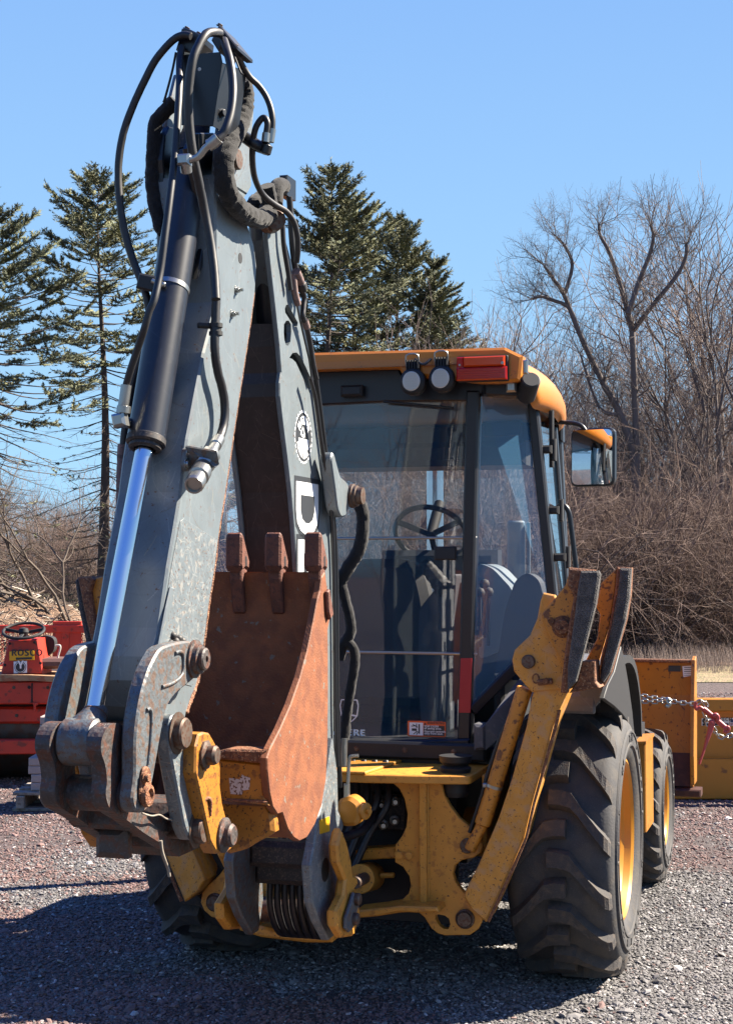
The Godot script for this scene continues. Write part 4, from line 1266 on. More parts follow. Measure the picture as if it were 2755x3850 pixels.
# ---- swing tower
func build_tower(b: Node3D) -> void:
	var tw := part("swing_tower", b, "grey boom swing tower with hoses between its plates")
	var pr := [Vector2(1.22, 1.142), Vector2(1.161, 1.002), Vector2(1.152, 0.857), Vector2(1.074, 0.788), Vector2(1.152, 0.723), Vector2(1.16, 0.546), Vector2(1.154, 0.493), Vector2(1.202, 0.381), Vector2(1.268, 0.381), Vector2(1.381, 0.472), Vector2(1.46, 0.562), Vector2(1.491, 0.704), Vector2(1.445, 0.774), Vector2(1.414, 0.847), Vector2(1.351, 0.912), Vector2(1.283, 1.022)]
	put("side_plate", across_x(pr, 0.135, 0.172, 0.006), M.scratched_grey, tw)
	put("side_plate", across_x(pr, -0.172, -0.135, 0.006), M.cast_grey, tw)
	var zt := Vector3(0.15, 0.768, 1.448)
	var zb := Vector3(0.15, 0.457, 1.321)
	put("cross_tube", boxg(Vector3(0, Vector3(-0.072, 0.701, 1.3).y, 1.27), Vector3(0.28, 0.10, 0.10), 0.02), M.dirty_black, tw)
	put("cross_tube", boxg(Vector3(0, Vector3(-0.09, 0.62, 1.25).y, 1.22), Vector3(0.28, 0.09, 0.08), 0.02), M.dirty_black, tw)
	for k in 7:
		var x := -0.09 + 0.03 * k
		put("hose", tubeg([Vector3(x * 0.8, 0.75, 1.10), Vector3(x, 0.62, 1.18), Vector3(x * 1.05, 0.48, 1.19), Vector3(x, 0.36, 1.10), Vector3(x * 0.8, 0.32, 0.95)], 0.014, 8, 5), M.hose, tw)
	put("base_casting", across_z([Vector2(-0.319, 0.362), Vector2(-0.296, 0.326), Vector2(-0.204, 0.305), Vector2(-0.012, 0.297), Vector2(0.095, 0.304), Vector2(0.117, 0.353), Vector2(0.117, 0.385), Vector2(0.033, 0.369), Vector2(0.016, 0.336), Vector2(-0.125, 0.337), Vector2(-0.216, 0.352), Vector2(-0.239, 0.415)], 0.80, 1.0, 0.01), M.yellow, tw)
	var em := Vector3(0.174, 0.812, 1.259)
	var st := Geo.new()
	st.plate(rounded([Vector2(1.39, 0.854), Vector2(1.269, 0.85), Vector2(1.265, 0.793), Vector2(1.385, 0.802)], 0.005), Vector3.ZERO, ZAX, YAX, XAX, 0.172, 0.174, 0.0)
	put("sticker", st, M.sticker_yellow, tw)
	var ho := Geo.new()
	ho.plate(disc(Vector2(Vector3(0.174, 0.657, 1.317).z, Vector3(0.174, 0.657, 1.317).y), 0.045, 20, 0.045), Vector3.ZERO, ZAX, YAX, XAX, 0.172, 0.1735, 0.0)
	put("bore", ho, M.flap_black, tw)
	# yellow swing frame hinge on the right with its link plate
	var hi := part("swing_hinge", b, "yellow swing hinge with a bolted link plate")
	var hp := [Vector2(1.336, 0.818), Vector2(1.272, 0.758), Vector2(1.217, 0.682), Vector2(1.195, 0.618), Vector2(1.133, 0.601), Vector2(1.126, 0.566), Vector2(1.182, 0.554), Vector2(1.097, 0.465), Vector2(1.115, 0.428), Vector2(1.177, 0.381), Vector2(1.322, 0.408), Vector2(1.402, 0.466), Vector2(1.408, 0.526), Vector2(1.309, 0.565), Vector2(1.286, 0.615), Vector2(1.373, 0.696), Vector2(1.389, 0.763)]
	put("casting", across_x(hp, 0.205, 0.245, 0.010), M.yellow, hi)
	put("casting", across_x(hp, -0.245, -0.205, 0.010), M.yellow, hi)
	var lk := [Vector2(1.24, 0.562), Vector2(1.188, 0.541), Vector2(1.174, 0.503), Vector2(1.223, 0.463), Vector2(1.249, 0.429), Vector2(1.3, 0.424), Vector2(1.346, 0.45), Vector2(1.343, 0.489), Vector2(1.275, 0.534)]
	put("link_plate", across_x(lk, 0.25, 0.264, 0.004), M.cast_grey, hi)
	for q in [Vector3(0.264, 0.463, 1.247), Vector3(0.264, 0.533, 1.223)]:
		var bo := Geo.new()
		bo.lathe(q, XAX, [Vector2(0.024, 0), Vector2(0.024, 0.014), Vector2(0.018, 0.02), Vector2(0, 0.02)], 18)
		put("pin", bo, M.pin_steel, hi)
	put("pivot_pin", rodg(Vector3(-0.2, 0.42, 1.0), Vector3(0.2, 0.42, 1.0), 0.05, 20), M.pin_steel, hi)
	# small yellow swing lock valve with its bent handle
	var vl := part("valve", b, "small yellow valve with a bent steel handle")
	var vg := Geo.new()
	var vc := Vector3(0.193, 0.843, 1.05)
	vg.plate(rounded([Vector2(-0.04, 0.045), Vector2(0.01, 0.06), Vector2(0.048, 0.035), Vector2(0.055, -0.01), Vector2(0.035, -0.055), Vector2(-0.02, -0.06), Vector2(-0.045, -0.03)], 0.015), vc, XAX, YAX, ZAX, -0.05, 0.05, 0.015)
	vg.lathe(vc + Vector3(0.02, 0, 0.0), XAX + ZAX * 0.4, [Vector2(0.034, 0.0), Vector2(0.034, 0.05), Vector2(0.026, 0.055), Vector2(0.012, 0.056), Vector2(0.012, 0.07), Vector2(0, 0.07)], 14)
	put("body", vg, M.valve_yellow, vl)
	var hp2: Array = [Vector3(0.177, 0.892, 1.07), Vector3(0.184, 0.934, 1.07), Vector3(0.187, 0.986, 1.07), Vector3(0.19, 1.033, 1.07), Vector3(0.196, 1.053, 1.07), Vector3(0.21, 1.057, 1.07), Vector3(0.228, 1.059, 1.07)]
	put("handle", tubeg(hp2, 0.0075, 10), M.steel, vl)
	put("clevis", boxg(Vector3(0.181, 0.907, 1.07), Vector3(0.022, 0.08, 0.022), 0.005), M.steel, vl)

# ---- boom: two side plates with a dark plate between them
func build_boom(b: Node3D) -> void:
	var bm := part("boom", b, "pale grey boom with dark scraped rear face")
	var xr := 0.13; var xl := -0.09
	var side := [Vector2(1.836, 3.013), Vector2(1.782, 3.058), Vector2(1.737, 3.058), Vector2(1.692, 3.001), Vector2(1.625, 2.898), Vector2(1.505, 2.721), Vector2(1.396, 2.586), Vector2(1.332, 2.442), Vector2(1.26, 2.269), Vector2(1.18, 2.114), Vector2(1.128, 1.98), Vector2(1.097, 1.729), Vector2(1.089, 1.414), Vector2(1.082, 1.152), Vector2(1.067, 0.994), Vector2(1.129, 0.815), Vector2(1.294, 0.841), Vector2(1.374, 1.052), Vector2(1.422, 1.335), Vector2(1.484, 1.635), Vector2(1.527, 1.792), Vector2(1.558, 1.948), Vector2(1.591, 2.074), Vector2(1.635, 2.197), Vector2(1.679, 2.309), Vector2(1.716, 2.411), Vector2(1.717, 2.459), Vector2(1.7, 2.499), Vector2(1.723, 2.592), Vector2(1.769, 2.728), Vector2(1.816, 2.861), Vector2(1.852, 2.967)]
	var slot := [Vector2(1.664, 2.735), Vector2(1.65, 2.751), Vector2(1.627, 2.755), Vector2(1.52, 2.706), Vector2(1.526, 2.693), Vector2(1.544, 2.684), Vector2(1.562, 2.685), Vector2(1.66, 2.721)]
	var oval := [Vector2(1.673, 2.676), Vector2(1.65, 2.693), Vector2(1.621, 2.698), Vector2(1.597, 2.687), Vector2(1.594, 2.658), Vector2(1.603, 2.623), Vector2(1.626, 2.605), Vector2(1.652, 2.604), Vector2(1.669, 2.621), Vector2(1.675, 2.646)]
	var sweep := [Vector2(1.614, 2.563), Vector2(1.579, 2.585), Vector2(1.534, 2.593), Vector2(1.489, 2.584), Vector2(1.427, 2.552), Vector2(1.364, 2.514), Vector2(1.356, 2.48), Vector2(1.38, 2.457), Vector2(1.427, 2.487), Vector2(1.489, 2.524), Vector2(1.542, 2.555), Vector2(1.579, 2.562)]
	put("side_plate", across_x(side, xr - 0.018, xr, 0.004, [slot, oval, sweep]), M.boom_grey, bm)
	put("side_plate", across_x(side, xl, xl + 0.018, 0.004), M.boom_grey, bm)
	# rear plate set a little inside the side plates, from the waist down
	var edge := [Vector3(0.13, 2.674, 1.718), Vector3(0.13, 2.593, 1.712), Vector3(0.13, 2.5, 1.689), Vector3(0.13, 2.46, 1.7), Vector3(0.13, 2.413, 1.7), Vector3(0.13, 2.311, 1.662), Vector3(0.13, 2.198, 1.618), Vector3(0.13, 2.074, 1.573), Vector3(0.13, 1.949, 1.54), Vector3(0.13, 1.792, 1.509), Vector3(0.13, 1.634, 1.466), Vector3(0.13, 1.334, 1.403), Vector3(0.13, 1.05, 1.355)]
	var rp := Geo.new()
	for i in edge.size() - 1:
		var a: Vector3 = edge[i]; var c: Vector3 = edge[i + 1]
		for k in [[xl + 0.015, xr - 0.015]]:
			rp.quad(Vector3(k[0], a.y, a.z), Vector3(k[1], a.y, a.z), Vector3(k[1], c.y, c.z), Vector3(k[0], c.y, c.z), ZAX)
	rp.quad(Vector3(xl + 0.015, edge[0].y, edge[0].z), Vector3(xr - 0.015, edge[0].y, edge[0].z), Vector3(xr - 0.015, edge[0].y - 0.03, edge[0].z - 0.15), Vector3(xl + 0.015, edge[0].y - 0.03, edge[0].z - 0.15), YAX)
	put("rear_plate", rp, M.dark_primer, bm)
	var fe := [Vector3(0.13, 2.981, 1.691), Vector3(0.13, 2.888, 1.625), Vector3(0.13, 2.72, 1.514), Vector3(0.13, 2.585, 1.408), Vector3(0.13, 2.44, 1.345), Vector3(0.13, 2.268, 1.273), Vector3(0.13, 2.113, 1.2), Vector3(0.13, 1.979, 1.145), Vector3(0.13, 1.729, 1.111), Vector3(0.13, 1.415, 1.103), Vector3(0.13, 1.153, 1.095)]
	var fp := Geo.new()
	for i in fe.size() - 1:
		var a: Vector3 = fe[i]; var c: Vector3 = fe[i + 1]
		fp.quad(Vector3(xl, a.y, a.z + 0.006), Vector3(xr - 0.01, a.y, a.z + 0.006), Vector3(xr - 0.01, c.y, c.z + 0.006), Vector3(xl, c.y, c.z + 0.006), -ZAX)
	put("front_plate", fp, M.boom_grey, bm)
	# flange along the outer edge of the right plate
	var fl := [Vector2(1.669, 2.981), Vector2(1.625, 2.898), Vector2(1.505, 2.721), Vector2(1.396, 2.586), Vector2(1.332, 2.442), Vector2(1.26, 2.269), Vector2(1.18, 2.114), Vector2(1.128, 1.98), Vector2(1.097, 1.729), Vector2(1.089, 1.414), Vector2(1.082, 1.152), Vector2(1.033, 1.147), Vector2(1.041, 1.411), Vector2(1.048, 1.728), Vector2(1.08, 1.981), Vector2(1.132, 2.116), Vector2(1.22, 2.272), Vector2(1.293, 2.446), Vector2(1.358, 2.591), Vector2(1.468, 2.727), Vector2(1.589, 2.904)]
	put("edge_flange", across_x(fl, xr - 0.03, xr + 0.004, 0.003), M.black_paint, bm)
	# dipper cylinder lying inside the upper boom
	var dc := part("dipper_cylinder", b)
	put("barrel", rodg(Vector3(0.02, Vector3(0.02, 2.712, 1.534).y, Vector3(0.02, 2.712, 1.534).z - 0.02), Vector3(0.02, Vector3(0.02, 3.055, 1.608).y, Vector3(0.02, 3.055, 1.608).z), 0.05, 20), M.barrel_black, dc)
	put("rail", across_x([Vector2(1.665, 3.03), Vector2(1.64, 3.035), Vector2(1.594, 2.907), Vector2(1.529, 2.711), Vector2(1.558, 2.706), Vector2(1.628, 2.901)], 0.05, 0.075, 0.003), M.black_paint, dc)
	# long strip beside the cylinder
	put("inner_strip", across_x([Vector2(1.767, 2.786), Vector2(1.745, 2.79), Vector2(1.648, 2.603), Vector2(1.671, 2.598)], 0.095, 0.11, 0.002), M.black_paint, bm)
	# round dealer sticker: toothed ring, dark disc, white machine and lettering
	var stc := part("round_sticker", bm, "round white toothed sticker")
	var c0 := Vector3(0.13, 2.285, 1.457)
	var top := Vector3(0.13, 2.386, 1.457)
	var rad := top.y - c0.y
	var O := Vector3(xr, c0.y, c0.z)
	var gear := []
	for i in 56:
		var a := TAU * i / 56.0
		for k in [0.0, 0.45]:
			var a2: float = a + TAU / 56.0 * k
			gear.append(Vector2(cos(a2), sin(a2)) * rad * (1.0 if i % 2 == 0 else 0.93))
	var g1 := Geo.new()
	g1.plate(gear, O, ZAX, YAX, XAX, 0.0, 0.0010, 0.0)
	put("ring", g1, M.white_paint, stc)
	var g2 := Geo.new()
	g2.plate(disc(Vector2.ZERO, rad * 0.91, 40), O, ZAX, YAX, XAX, 0.001, 0.0016, 0.0)
	put("disc", g2, M.letter_black, stc)
	var g3 := Geo.new()
	var low := []
	for i in 17:
		var a := PI + PI * i / 16.0
		low.append(Vector2(cos(a) * rad * 0.58, sin(a) * rad * 0.58 - rad * 0.06))
	g3.plate(low, O, ZAX, YAX, XAX, 0.0016, 0.0022, 0.0)
	put("lower_half", g3, M.white_paint, stc)
	var g4 := Geo.new()
	# tiny excavator silhouette in white: cab, body, boom, arm
	for q in [[-0.05, 0.04, 0.30, 0.10], [-0.26, 0.14, 0.14, 0.18]]:
		g4.plate(rect((q[0] - q[2] / 2) * rad, (q[1] - q[3] / 2) * rad, (q[0] + q[2] / 2) * rad, (q[1] + q[3] / 2) * rad), O, ZAX * -1.0, YAX, XAX, 0.0016, 0.0024, 0.0)
	g4.bar(O + Vector3(0.002, 0.1 * rad, -0.1 * rad), O + Vector3(0.002, 0.36 * rad, 0.10 * rad), 0.07 * rad, 0.0008, XAX, 0.0)
	g4.bar(O + Vector3(0.002, 0.36 * rad, 0.10 * rad), O + Vector3(0.002, 0.06 * rad, 0.36 * rad), 0.06 * rad, 0.0008, XAX, 0.0)
	put("machine_drawing", g4, M.white_paint, stc)
	ring_text(stc, "PLASTERER", O, rad * 0.62, rad * 0.30, 2.55, 0.6, M.white_paint)
	ring_text(stc, "EQUIPMENT COMPANY, INC", O, rad * 0.74, rad * 0.15, 3.5, 5.92, M.white_paint)
	# big letters running down the boom
	var word := ["D", "E", "E", "R", "E"]
	var ys := [Vector3(0.13, 2.117, 1.41), Vector3(0.13, 1.902, 1.393), Vector3(0.13, 1.686, 1.367), Vector3(0.13, 1.47, 1.354), Vector3(0.13, 1.253, 1.334)]
	var hgt := 0.105
	for i in 5:
		var at: Vector3 = ys[i]
		var mid_z: float = [Vector3(0.13, 2.017, 1.409).z, Vector3(0.13, 1.802, 1.386).z, Vector3(0.13, 1.586, 1.36).z, Vector3(0.13, 1.369, 1.334).z, Vector3(0.13, 1.156, 1.321).z][i]
		var nxt: float = Vector3(0.13, 1.253, 1.334).y * 2.0 - ys[3].y if i == 4 else ys[i + 1].y
		big_letter(bm, word[i], xr, at.y, nxt + 0.012, mid_z)

func ring_text(parent: Node, text: String, at: Vector3, r: float, size: float, a0: float, a1: float, material: Material) -> void:
	for i in text.length():
		if text[i] == " ":
			continue
		var a := lerpf(a0, a1, float(i) / (text.length() - 1))
		# on the right face, forward is to the right: the reading direction is -z
		var up := Vector3(0, sin(a), -cos(a))
		if a1 > a0:
			up = -up
		var right := up.cross(XAX)
		var t := TextMesh.new()
		var f := SystemFont.new()
		f.font_names = PackedStringArray(["Droid Sans"])
		f.font_weight = 700
		t.font = f
		t.text = text[i]
		t.font_size = 48
		t.pixel_size = size / 34.0
		t.depth = 0.0006
		var o := put_mesh("lettering", t, material, parent)
		o.transform = Transform3D(Basis(right, up, XAX), at + Vector3(0.0022, sin(a) * r, -cos(a) * r))

# a capital letter lying on its side on the boom: reading down, its top towards the front (-z)
func big_letter(parent: Node, letter: String, x: float, y0: float, y1: float, zc: float) -> void:
	var lp := part("letter", parent)
	var w := y0 - y1 - 0.008      # along y: width of the letter
	var h := 0.30 * w + 0.135 * 0.7
	h = 0.26
	var k := 0.26                 # stroke share of the width
	var P := func(u: float, v: float) -> Vector2: return Vector2(zc + h * (0.5 - v), y0 - w * u)   # u along reading, v up the letter
	var shapes := []
	var ol: Array
	if letter == "D":
		shapes.append([(P as Callable).call(0, 0), (P as Callable).call(0, 1), (P as Callable).call(0.55, 1), (P as Callable).call(0.78, 0.95), (P as Callable).call(0.93, 0.8), (P as Callable).call(1, 0.6), (P as Callable).call(1, 0.4), (P as Callable).call(0.93, 0.2), (P as Callable).call(0.78, 0.05), (P as Callable).call(0.55, 0)])
		ol = shapes[0]
	elif letter == "E":
		for q in [[0, 0, k, 1], [k, 0.0, 1, 0.24], [k, 0.38, 0.92, 0.62], [k, 0.76, 1, 1]]:
			shapes.append([(P as Callable).call(q[0], q[1]), (P as Callable).call(q[2], q[1]), (P as Callable).call(q[2], q[3]), (P as Callable).call(q[0], q[3])])
		ol = [(P as Callable).call(0, 0), (P as Callable).call(0, 1), (P as Callable).call(1, 1), (P as Callable).call(1, 0)]
	else:
		for q in [[0, 0, k, 1], [k, 0.78, 0.85, 1], [k, 0.40, 0.85, 0.60], [0.72, 0.44, 1, 0.94], [0.66, 0.0, 1, 0.40]]:
			shapes.append([(P as Callable).call(q[0], q[1]), (P as Callable).call(q[2], q[1]), (P as Callable).call(q[2], q[3]), (P as Callable).call(q[0], q[3])])
		ol = [(P as Callable).call(0, 0), (P as Callable).call(0, 1), (P as Callable).call(1, 1), (P as Callable).call(1, 0)]
	var back := Geo.new()
	back.plate(back._inset(PackedVector2Array(ol) if not Geometry2D.is_polygon_clockwise(PackedVector2Array(ol)) else _flip(ol), -0.020), Vector3.ZERO, ZAX, YAX, XAX, x, x + 0.0008, 0.0)
	put("outline", back, M.letter_black, lp)
	var fr := Geo.new()
	for s in shapes:
		fr.plate(s, Vector3.ZERO, ZAX, YAX, XAX, x + 0.0008, x + 0.0016, 0.0)
	put("face", fr, M.white_paint, lp)
	if letter == "D":
		var inn := Geo.new()
		inn.plate([(P as Callable).call(0.25, 0.19), (P as Callable).call(0.25, 0.81), (P as Callable).call(0.55, 0.81), (P as Callable).call(0.71, 0.73), (P as Callable).call(0.78, 0.58), (P as Callable).call(0.78, 0.42), (P as Callable).call(0.71, 0.27), (P as Callable).call(0.55, 0.19)], Vector3.ZERO, ZAX, YAX, XAX, x + 0.0016, x + 0.0022, 0.0)
		put("counter", inn, M.letter_black, lp)

func _flip(p: Array) -> PackedVector2Array:
	var q := PackedVector2Array(p)
	q.reverse()
	return q

# ---- dipper (the outer arm), nearest the camera
func build_dipper(b: Node3D) -> void:
	var dp := part("dipper_arm", b, "pale grey dipper arm with scraped, rusty front edge")
	var xr := 0.12; var xl := -0.09
	var out := [Vector2(2.171, 3.453), Vector2(2.252, 3.287), Vector2(2.29, 3.155), Vector2(2.303, 3.038), Vector2(2.301, 2.857), Vector2(2.299, 2.655), Vector2(2.348, 2.557), Vector2(2.398, 2.478), Vector2(2.463, 2.336), Vector2(2.527, 2.194), Vector2(2.553, 2.118), Vector2(2.576, 2.028), Vector2(2.621, 1.914), Vector2(2.669, 1.798), Vector2(2.699, 1.707), Vector2(2.728, 1.622), Vector2(2.765, 1.539), Vector2(2.779, 1.47), Vector2(2.754, 1.391), Vector2(2.687, 1.323), Vector2(2.588, 1.285), Vector2(2.548, 1.309), Vector2(2.524, 1.355), Vector2(2.483, 1.4), Vector2(2.45, 1.426), Vector2(2.41, 1.486), Vector2(2.378, 1.58), Vector2(2.34, 1.692), Vector2(2.296, 1.797), Vector2(2.252, 1.935), Vector2(2.206, 2.045), Vector2(2.148, 2.202), Vector2(2.077, 2.386), Vector2(1.991, 2.601), Vector2(1.94, 2.746), Vector2(1.925, 2.841), Vector2(1.952, 2.91), Vector2(2.019, 2.97), Vector2(2.045, 3.046), Vector2(1.977, 3.108), Vector2(1.996, 3.218), Vector2(1.958, 3.367), Vector2(1.977, 3.459)]
	# solid box up to the head, two open side plates above it
	var neck: float = Vector3(0.12, 3.069, 2.303).y
	var ag := Geo.new()
	for piece in Geometry2D.intersect_polygons(PackedVector2Array(out), PackedVector2Array(rect(-9, -9, 9, neck))):
		ag.plate(piece, Vector3.ZERO, ZAX, YAX, XAX, xl, xr, 0.007)
	put("arm", ag, M.boom_grey, dp)
	for side in [[xl, xl + 0.018], [xr - 0.018, xr]]:
		var hg2 := Geo.new()
		for piece in Geometry2D.intersect_polygons(PackedVector2Array(out), PackedVector2Array(rect(-9, neck, 9, 9))):
			hg2.plate(piece, Vector3.ZERO, ZAX, YAX, XAX, side[0], side[1], 0.004)
		put("head_plate", hg2, M.boom_grey, dp)
	put("cross_pin", rodg(Vector3(xl, Vector3(0.12, 3.157, 2.144).y, Vector3(0.12, 3.157, 2.144).z), Vector3(xr + 0.02, Vector3(0.12, 3.157, 2.144).y, Vector3(0.12, 3.157, 2.144).z), 0.035, 18), M.pin_steel, dp)
	# scraped lower half of the side face, its own thin wear plate
	var low := [Vector2(2.653, 1.786), Vector2(2.687, 1.695), Vector2(2.717, 1.61), Vector2(2.746, 1.538), Vector2(2.745, 1.468), Vector2(2.649, 1.461), Vector2(2.488, 1.433), Vector2(2.425, 1.495), Vector2(2.391, 1.584), Vector2(2.355, 1.692), Vector2(2.312, 1.793), Vector2(2.285, 1.887), Vector2(2.555, 1.948), Vector2(2.583, 1.939)]
	put("wear_plate", across_x(low, xr, xr + 0.002, 0.001), M.scratched_grey, dp)
	# lumps of old grease above the link pin
	var gr := Geo.new()
	for q in [Vector3(0.123, 1.595, 2.638), Vector3(0.123, 1.584, 2.594), Vector3(0.123, 1.577, 2.618), Vector3(0.123, 1.572, 2.657), Vector3(0.123, 1.576, 2.57)]:
		gr.lathe(q, XAX, [Vector2(0.014, -0.004), Vector2(0.012, 0.006), Vector2(0.006, 0.012), Vector2(0, 0.013)], 7, true)
	put("grease", gr, M.dirty_black, dp)
	# weld bead with rust along the front edge
	var bead := []
	var fe := [Vector3(0.12, 1.355, 2.524), Vector3(0.12, 1.426, 2.45), Vector3(0.12, 1.486, 2.41), Vector3(0.12, 1.58, 2.378), Vector3(0.12, 1.692, 2.34), Vector3(0.12, 1.797, 2.296), Vector3(0.12, 1.935, 2.252), Vector3(0.12, 2.045, 2.206), Vector3(0.12, 2.202, 2.148), Vector3(0.12, 2.386, 2.077), Vector3(0.12, 2.601, 1.991), Vector3(0.12, 2.746, 1.94)]
	var wr := Geo.new()
	wr.tube(fe.map(func(p): return Vector3(xr - 0.004, p.y, p.z)), 0.0075, 8, 14, 0.35, 0.003, 300.0, 7)
	put("weld_bead", wr, M.raw_rust, dp)
	# side flange and its lip
	var strip2 := [Vector2(2.666, 1.742), Vector2(2.637, 1.738), Vector2(2.671, 1.667), Vector2(2.718, 1.571), Vector2(2.742, 1.564), Vector2(2.751, 1.571), Vector2(2.7, 1.68)]
	put("side_bead", across_x(strip2, xr + 0.001, xr + 0.010, 0.004), M.boom_grey, dp)
	var hz := Vector3(0.12, 2.838, 2.085)
	var hg := Geo.new()
	hg.plate(disc(Vector2(hz.z, hz.y), 0.018, 16), Vector3.ZERO, ZAX, YAX, XAX, xr, xr + 0.001, 0.0)
	put("drill_hole", hg, M.flap_black, dp)
	for q in [Vector3(0.12, 2.724, 2.121), Vector3(0.12, 2.638, 2.159)]:
		var bo := Geo.new()
		bo.lathe(q, XAX, [Vector2(0.016, 0), Vector2(0.016, 0.003), Vector2(0.010, 0.004), Vector2(0.010, 0.012), Vector2(0.006, 0.013), Vector2(0.006, 0.026), Vector2(0, 0.027)], 8)
		put("bolt", bo, M.steel, dp)
	# black cover box over the head
	var cv := part("hose_cover", b, "black sheet metal cover at the top of the dipper")
	var box := [Vector2(0.055, 3.428), Vector2(0.18, 3.425), Vector2(0.188, 3.388), Vector2(0.158, 3.19), Vector2(0.049, 3.203)]
	put("front", across_z(box, 2.414, 2.42, 0.001), M.black_paint, cv)
	var fs := Geo.new()
	var f0 := Vector3(0.188, 3.39, 2.42)
	var f1 := Vector3(0.158, 3.19, 2.42)
	fs.quad(f0, f1, f1 + Vector3(0.02, 0, -0.16), f0 + Vector3(0.02, 0.02, -0.16), XAX)
	fs.quad(f0 - XAX * 0.003, f1 - XAX * 0.003, f1 + Vector3(0.017, 0, -0.16), f0 + Vector3(0.017, 0.02, -0.16), -XAX)
	put("side", fs, M.black_paint, cv)
	var ht := Vector3(0.111, 3.376, 2.422)
	var hd := Geo.new()
	hd.plate(disc(Vector2(ht.x, ht.y), 0.006, 12), Vector3(0, 0, 2.42), XAX, YAX, ZAX, 0.0, 0.0012, 0.0)
	put("drill_hole", hd, M.lamp_glass, cv)
	var bb := Vector3(0.172, 3.241, 2.38)
	var bg := Geo.new()
	bg.bolt(bb, XAX + ZAX * 0.3, 0.012, 0.012)
	put("bolt", bg, M.black_paint, cv)
	# clamp brackets at the very top
	var br1 := across_z([Vector2(0.048, 3.514), Vector2(0.064, 3.515), Vector2(0.112, 3.489), Vector2(0.11, 3.47), Vector2(0.085, 3.43), Vector2(0.028, 3.447)], 2.30, 2.42, 0.004)
	put("hose_bracket", br1, M.black_paint, b)
	var br2 := across_z([Vector2(0.141, 3.474), Vector2(0.168, 3.522), Vector2(0.231, 3.444), Vector2(0.231, 3.434), Vector2(0.21, 3.436), Vector2(0.179, 3.457), Vector2(0.167, 3.433)], 2.26, 2.40, 0.004)
	put("hose_bracket", br2, M.black_paint, b)
	for q in [Vector3(0.057, 3.515, 2.4), Vector3(0.098, 3.494, 2.4), Vector3(0.162, 3.521, 2.38), Vector3(0.215, 3.451, 2.38)]:
		var kb := Geo.new()
		kb.bolt(q, Vector3(0.5, 1, 0), 0.009, 0.009)
		put("bracket_bolt", kb, M.pin_steel, b)
	# bucket cylinder on the back of the dipper
	var cy := part("bucket_cylinder", b, "black hydraulic cylinder with a bright chrome rod")
	var t0 := Vector3(0.015, 3.146, 2.253)
	var t1 := Vector3(0.015, 2.175, 2.602)
	var r1 := Vector3(0.017, 1.376, 2.948)
	put("barrel", rodg(t0, t1, 0.0585, 40, 0.006), M.barrel_black, cy)
	var ax := (t1 - t0).normalized()
	var gl := Geo.new()
	gl.lathe(t1, ax, [Vector2(0.0585, -0.02), Vector2(0.0605, -0.018), Vector2(0.0605, 0.0), Vector2(0.054, 0.006), Vector2(0.050, 0.006), Vector2(0.050, 0.016), Vector2(0.044, 0.020), Vector2(0.034, 0.020), Vector2(0.034, 0.012), Vector2(0.0, 0.012)], 40)
	put("gland", gl, M.dirty_black, cy)
	put("rod", rodg(t1, r1, 0.0272, 40), M.chrome, cy)
	var cl := Geo.new()
	var cc := Vector3(0.015, 2.677, 2.416)
	cc = t0 + ax * (cc - t0).dot(ax)
	cl.lathe(cc, ax + Vector3(0.0, 0.0, 0.1), [Vector2(0.0590, -0.008), Vector2(0.0605, -0.008), Vector2(0.0605, 0.008), Vector2(0.0590, 0.008)], 40)
	put("clamp_band", cl, M.steel, cy)
	put("clamp_block", boxg(cc + Vector3(-0.045, 0.012, 0.058), Vector3(0.075, 0.05, 0.035), 0.006, Basis(ZAX, -0.25)), M.flap_black, cy)
	put("clamp_screw", rodg(cc + Vector3(-0.03, 0.016, 0.078), cc + Vector3(0.015, 0.0, 0.075), 0.009, 8), M.steel, cy)
	# upper end of the cylinder with its neck and ears
	var nk := Geo.new()
	nk.lathe(t0, -ax, [Vector2(0.0585, 0.0), Vector2(0.056, 0.04), Vector2(0.045, 0.10), Vector2(0.040, 0.20)], 30, true)
	put("neck", nk, M.dirty_black, cy)
	put("cylinder_ear", across_x([Vector2(2.301, 3.087), Vector2(2.31, 3.128), Vector2(2.292, 3.216), Vector2(2.26, 3.252), Vector2(2.217, 3.259), Vector2(2.205, 3.155), Vector2(2.214, 3.019), Vector2(2.267, 2.919), Vector2(2.3, 2.956)], -0.085, -0.062, 0.004), M.black_paint, cy)
	put("cylinder_ear", across_x([Vector2(2.428, 3.123), Vector2(2.364, 3.191), Vector2(2.208, 3.234), Vector2(2.17, 3.119), Vector2(2.168, 2.888), Vector2(2.305, 2.765), Vector2(2.342, 2.723), Vector2(2.273, 2.901)], 0.055, 0.075, 0.004), M.black_paint, cy)

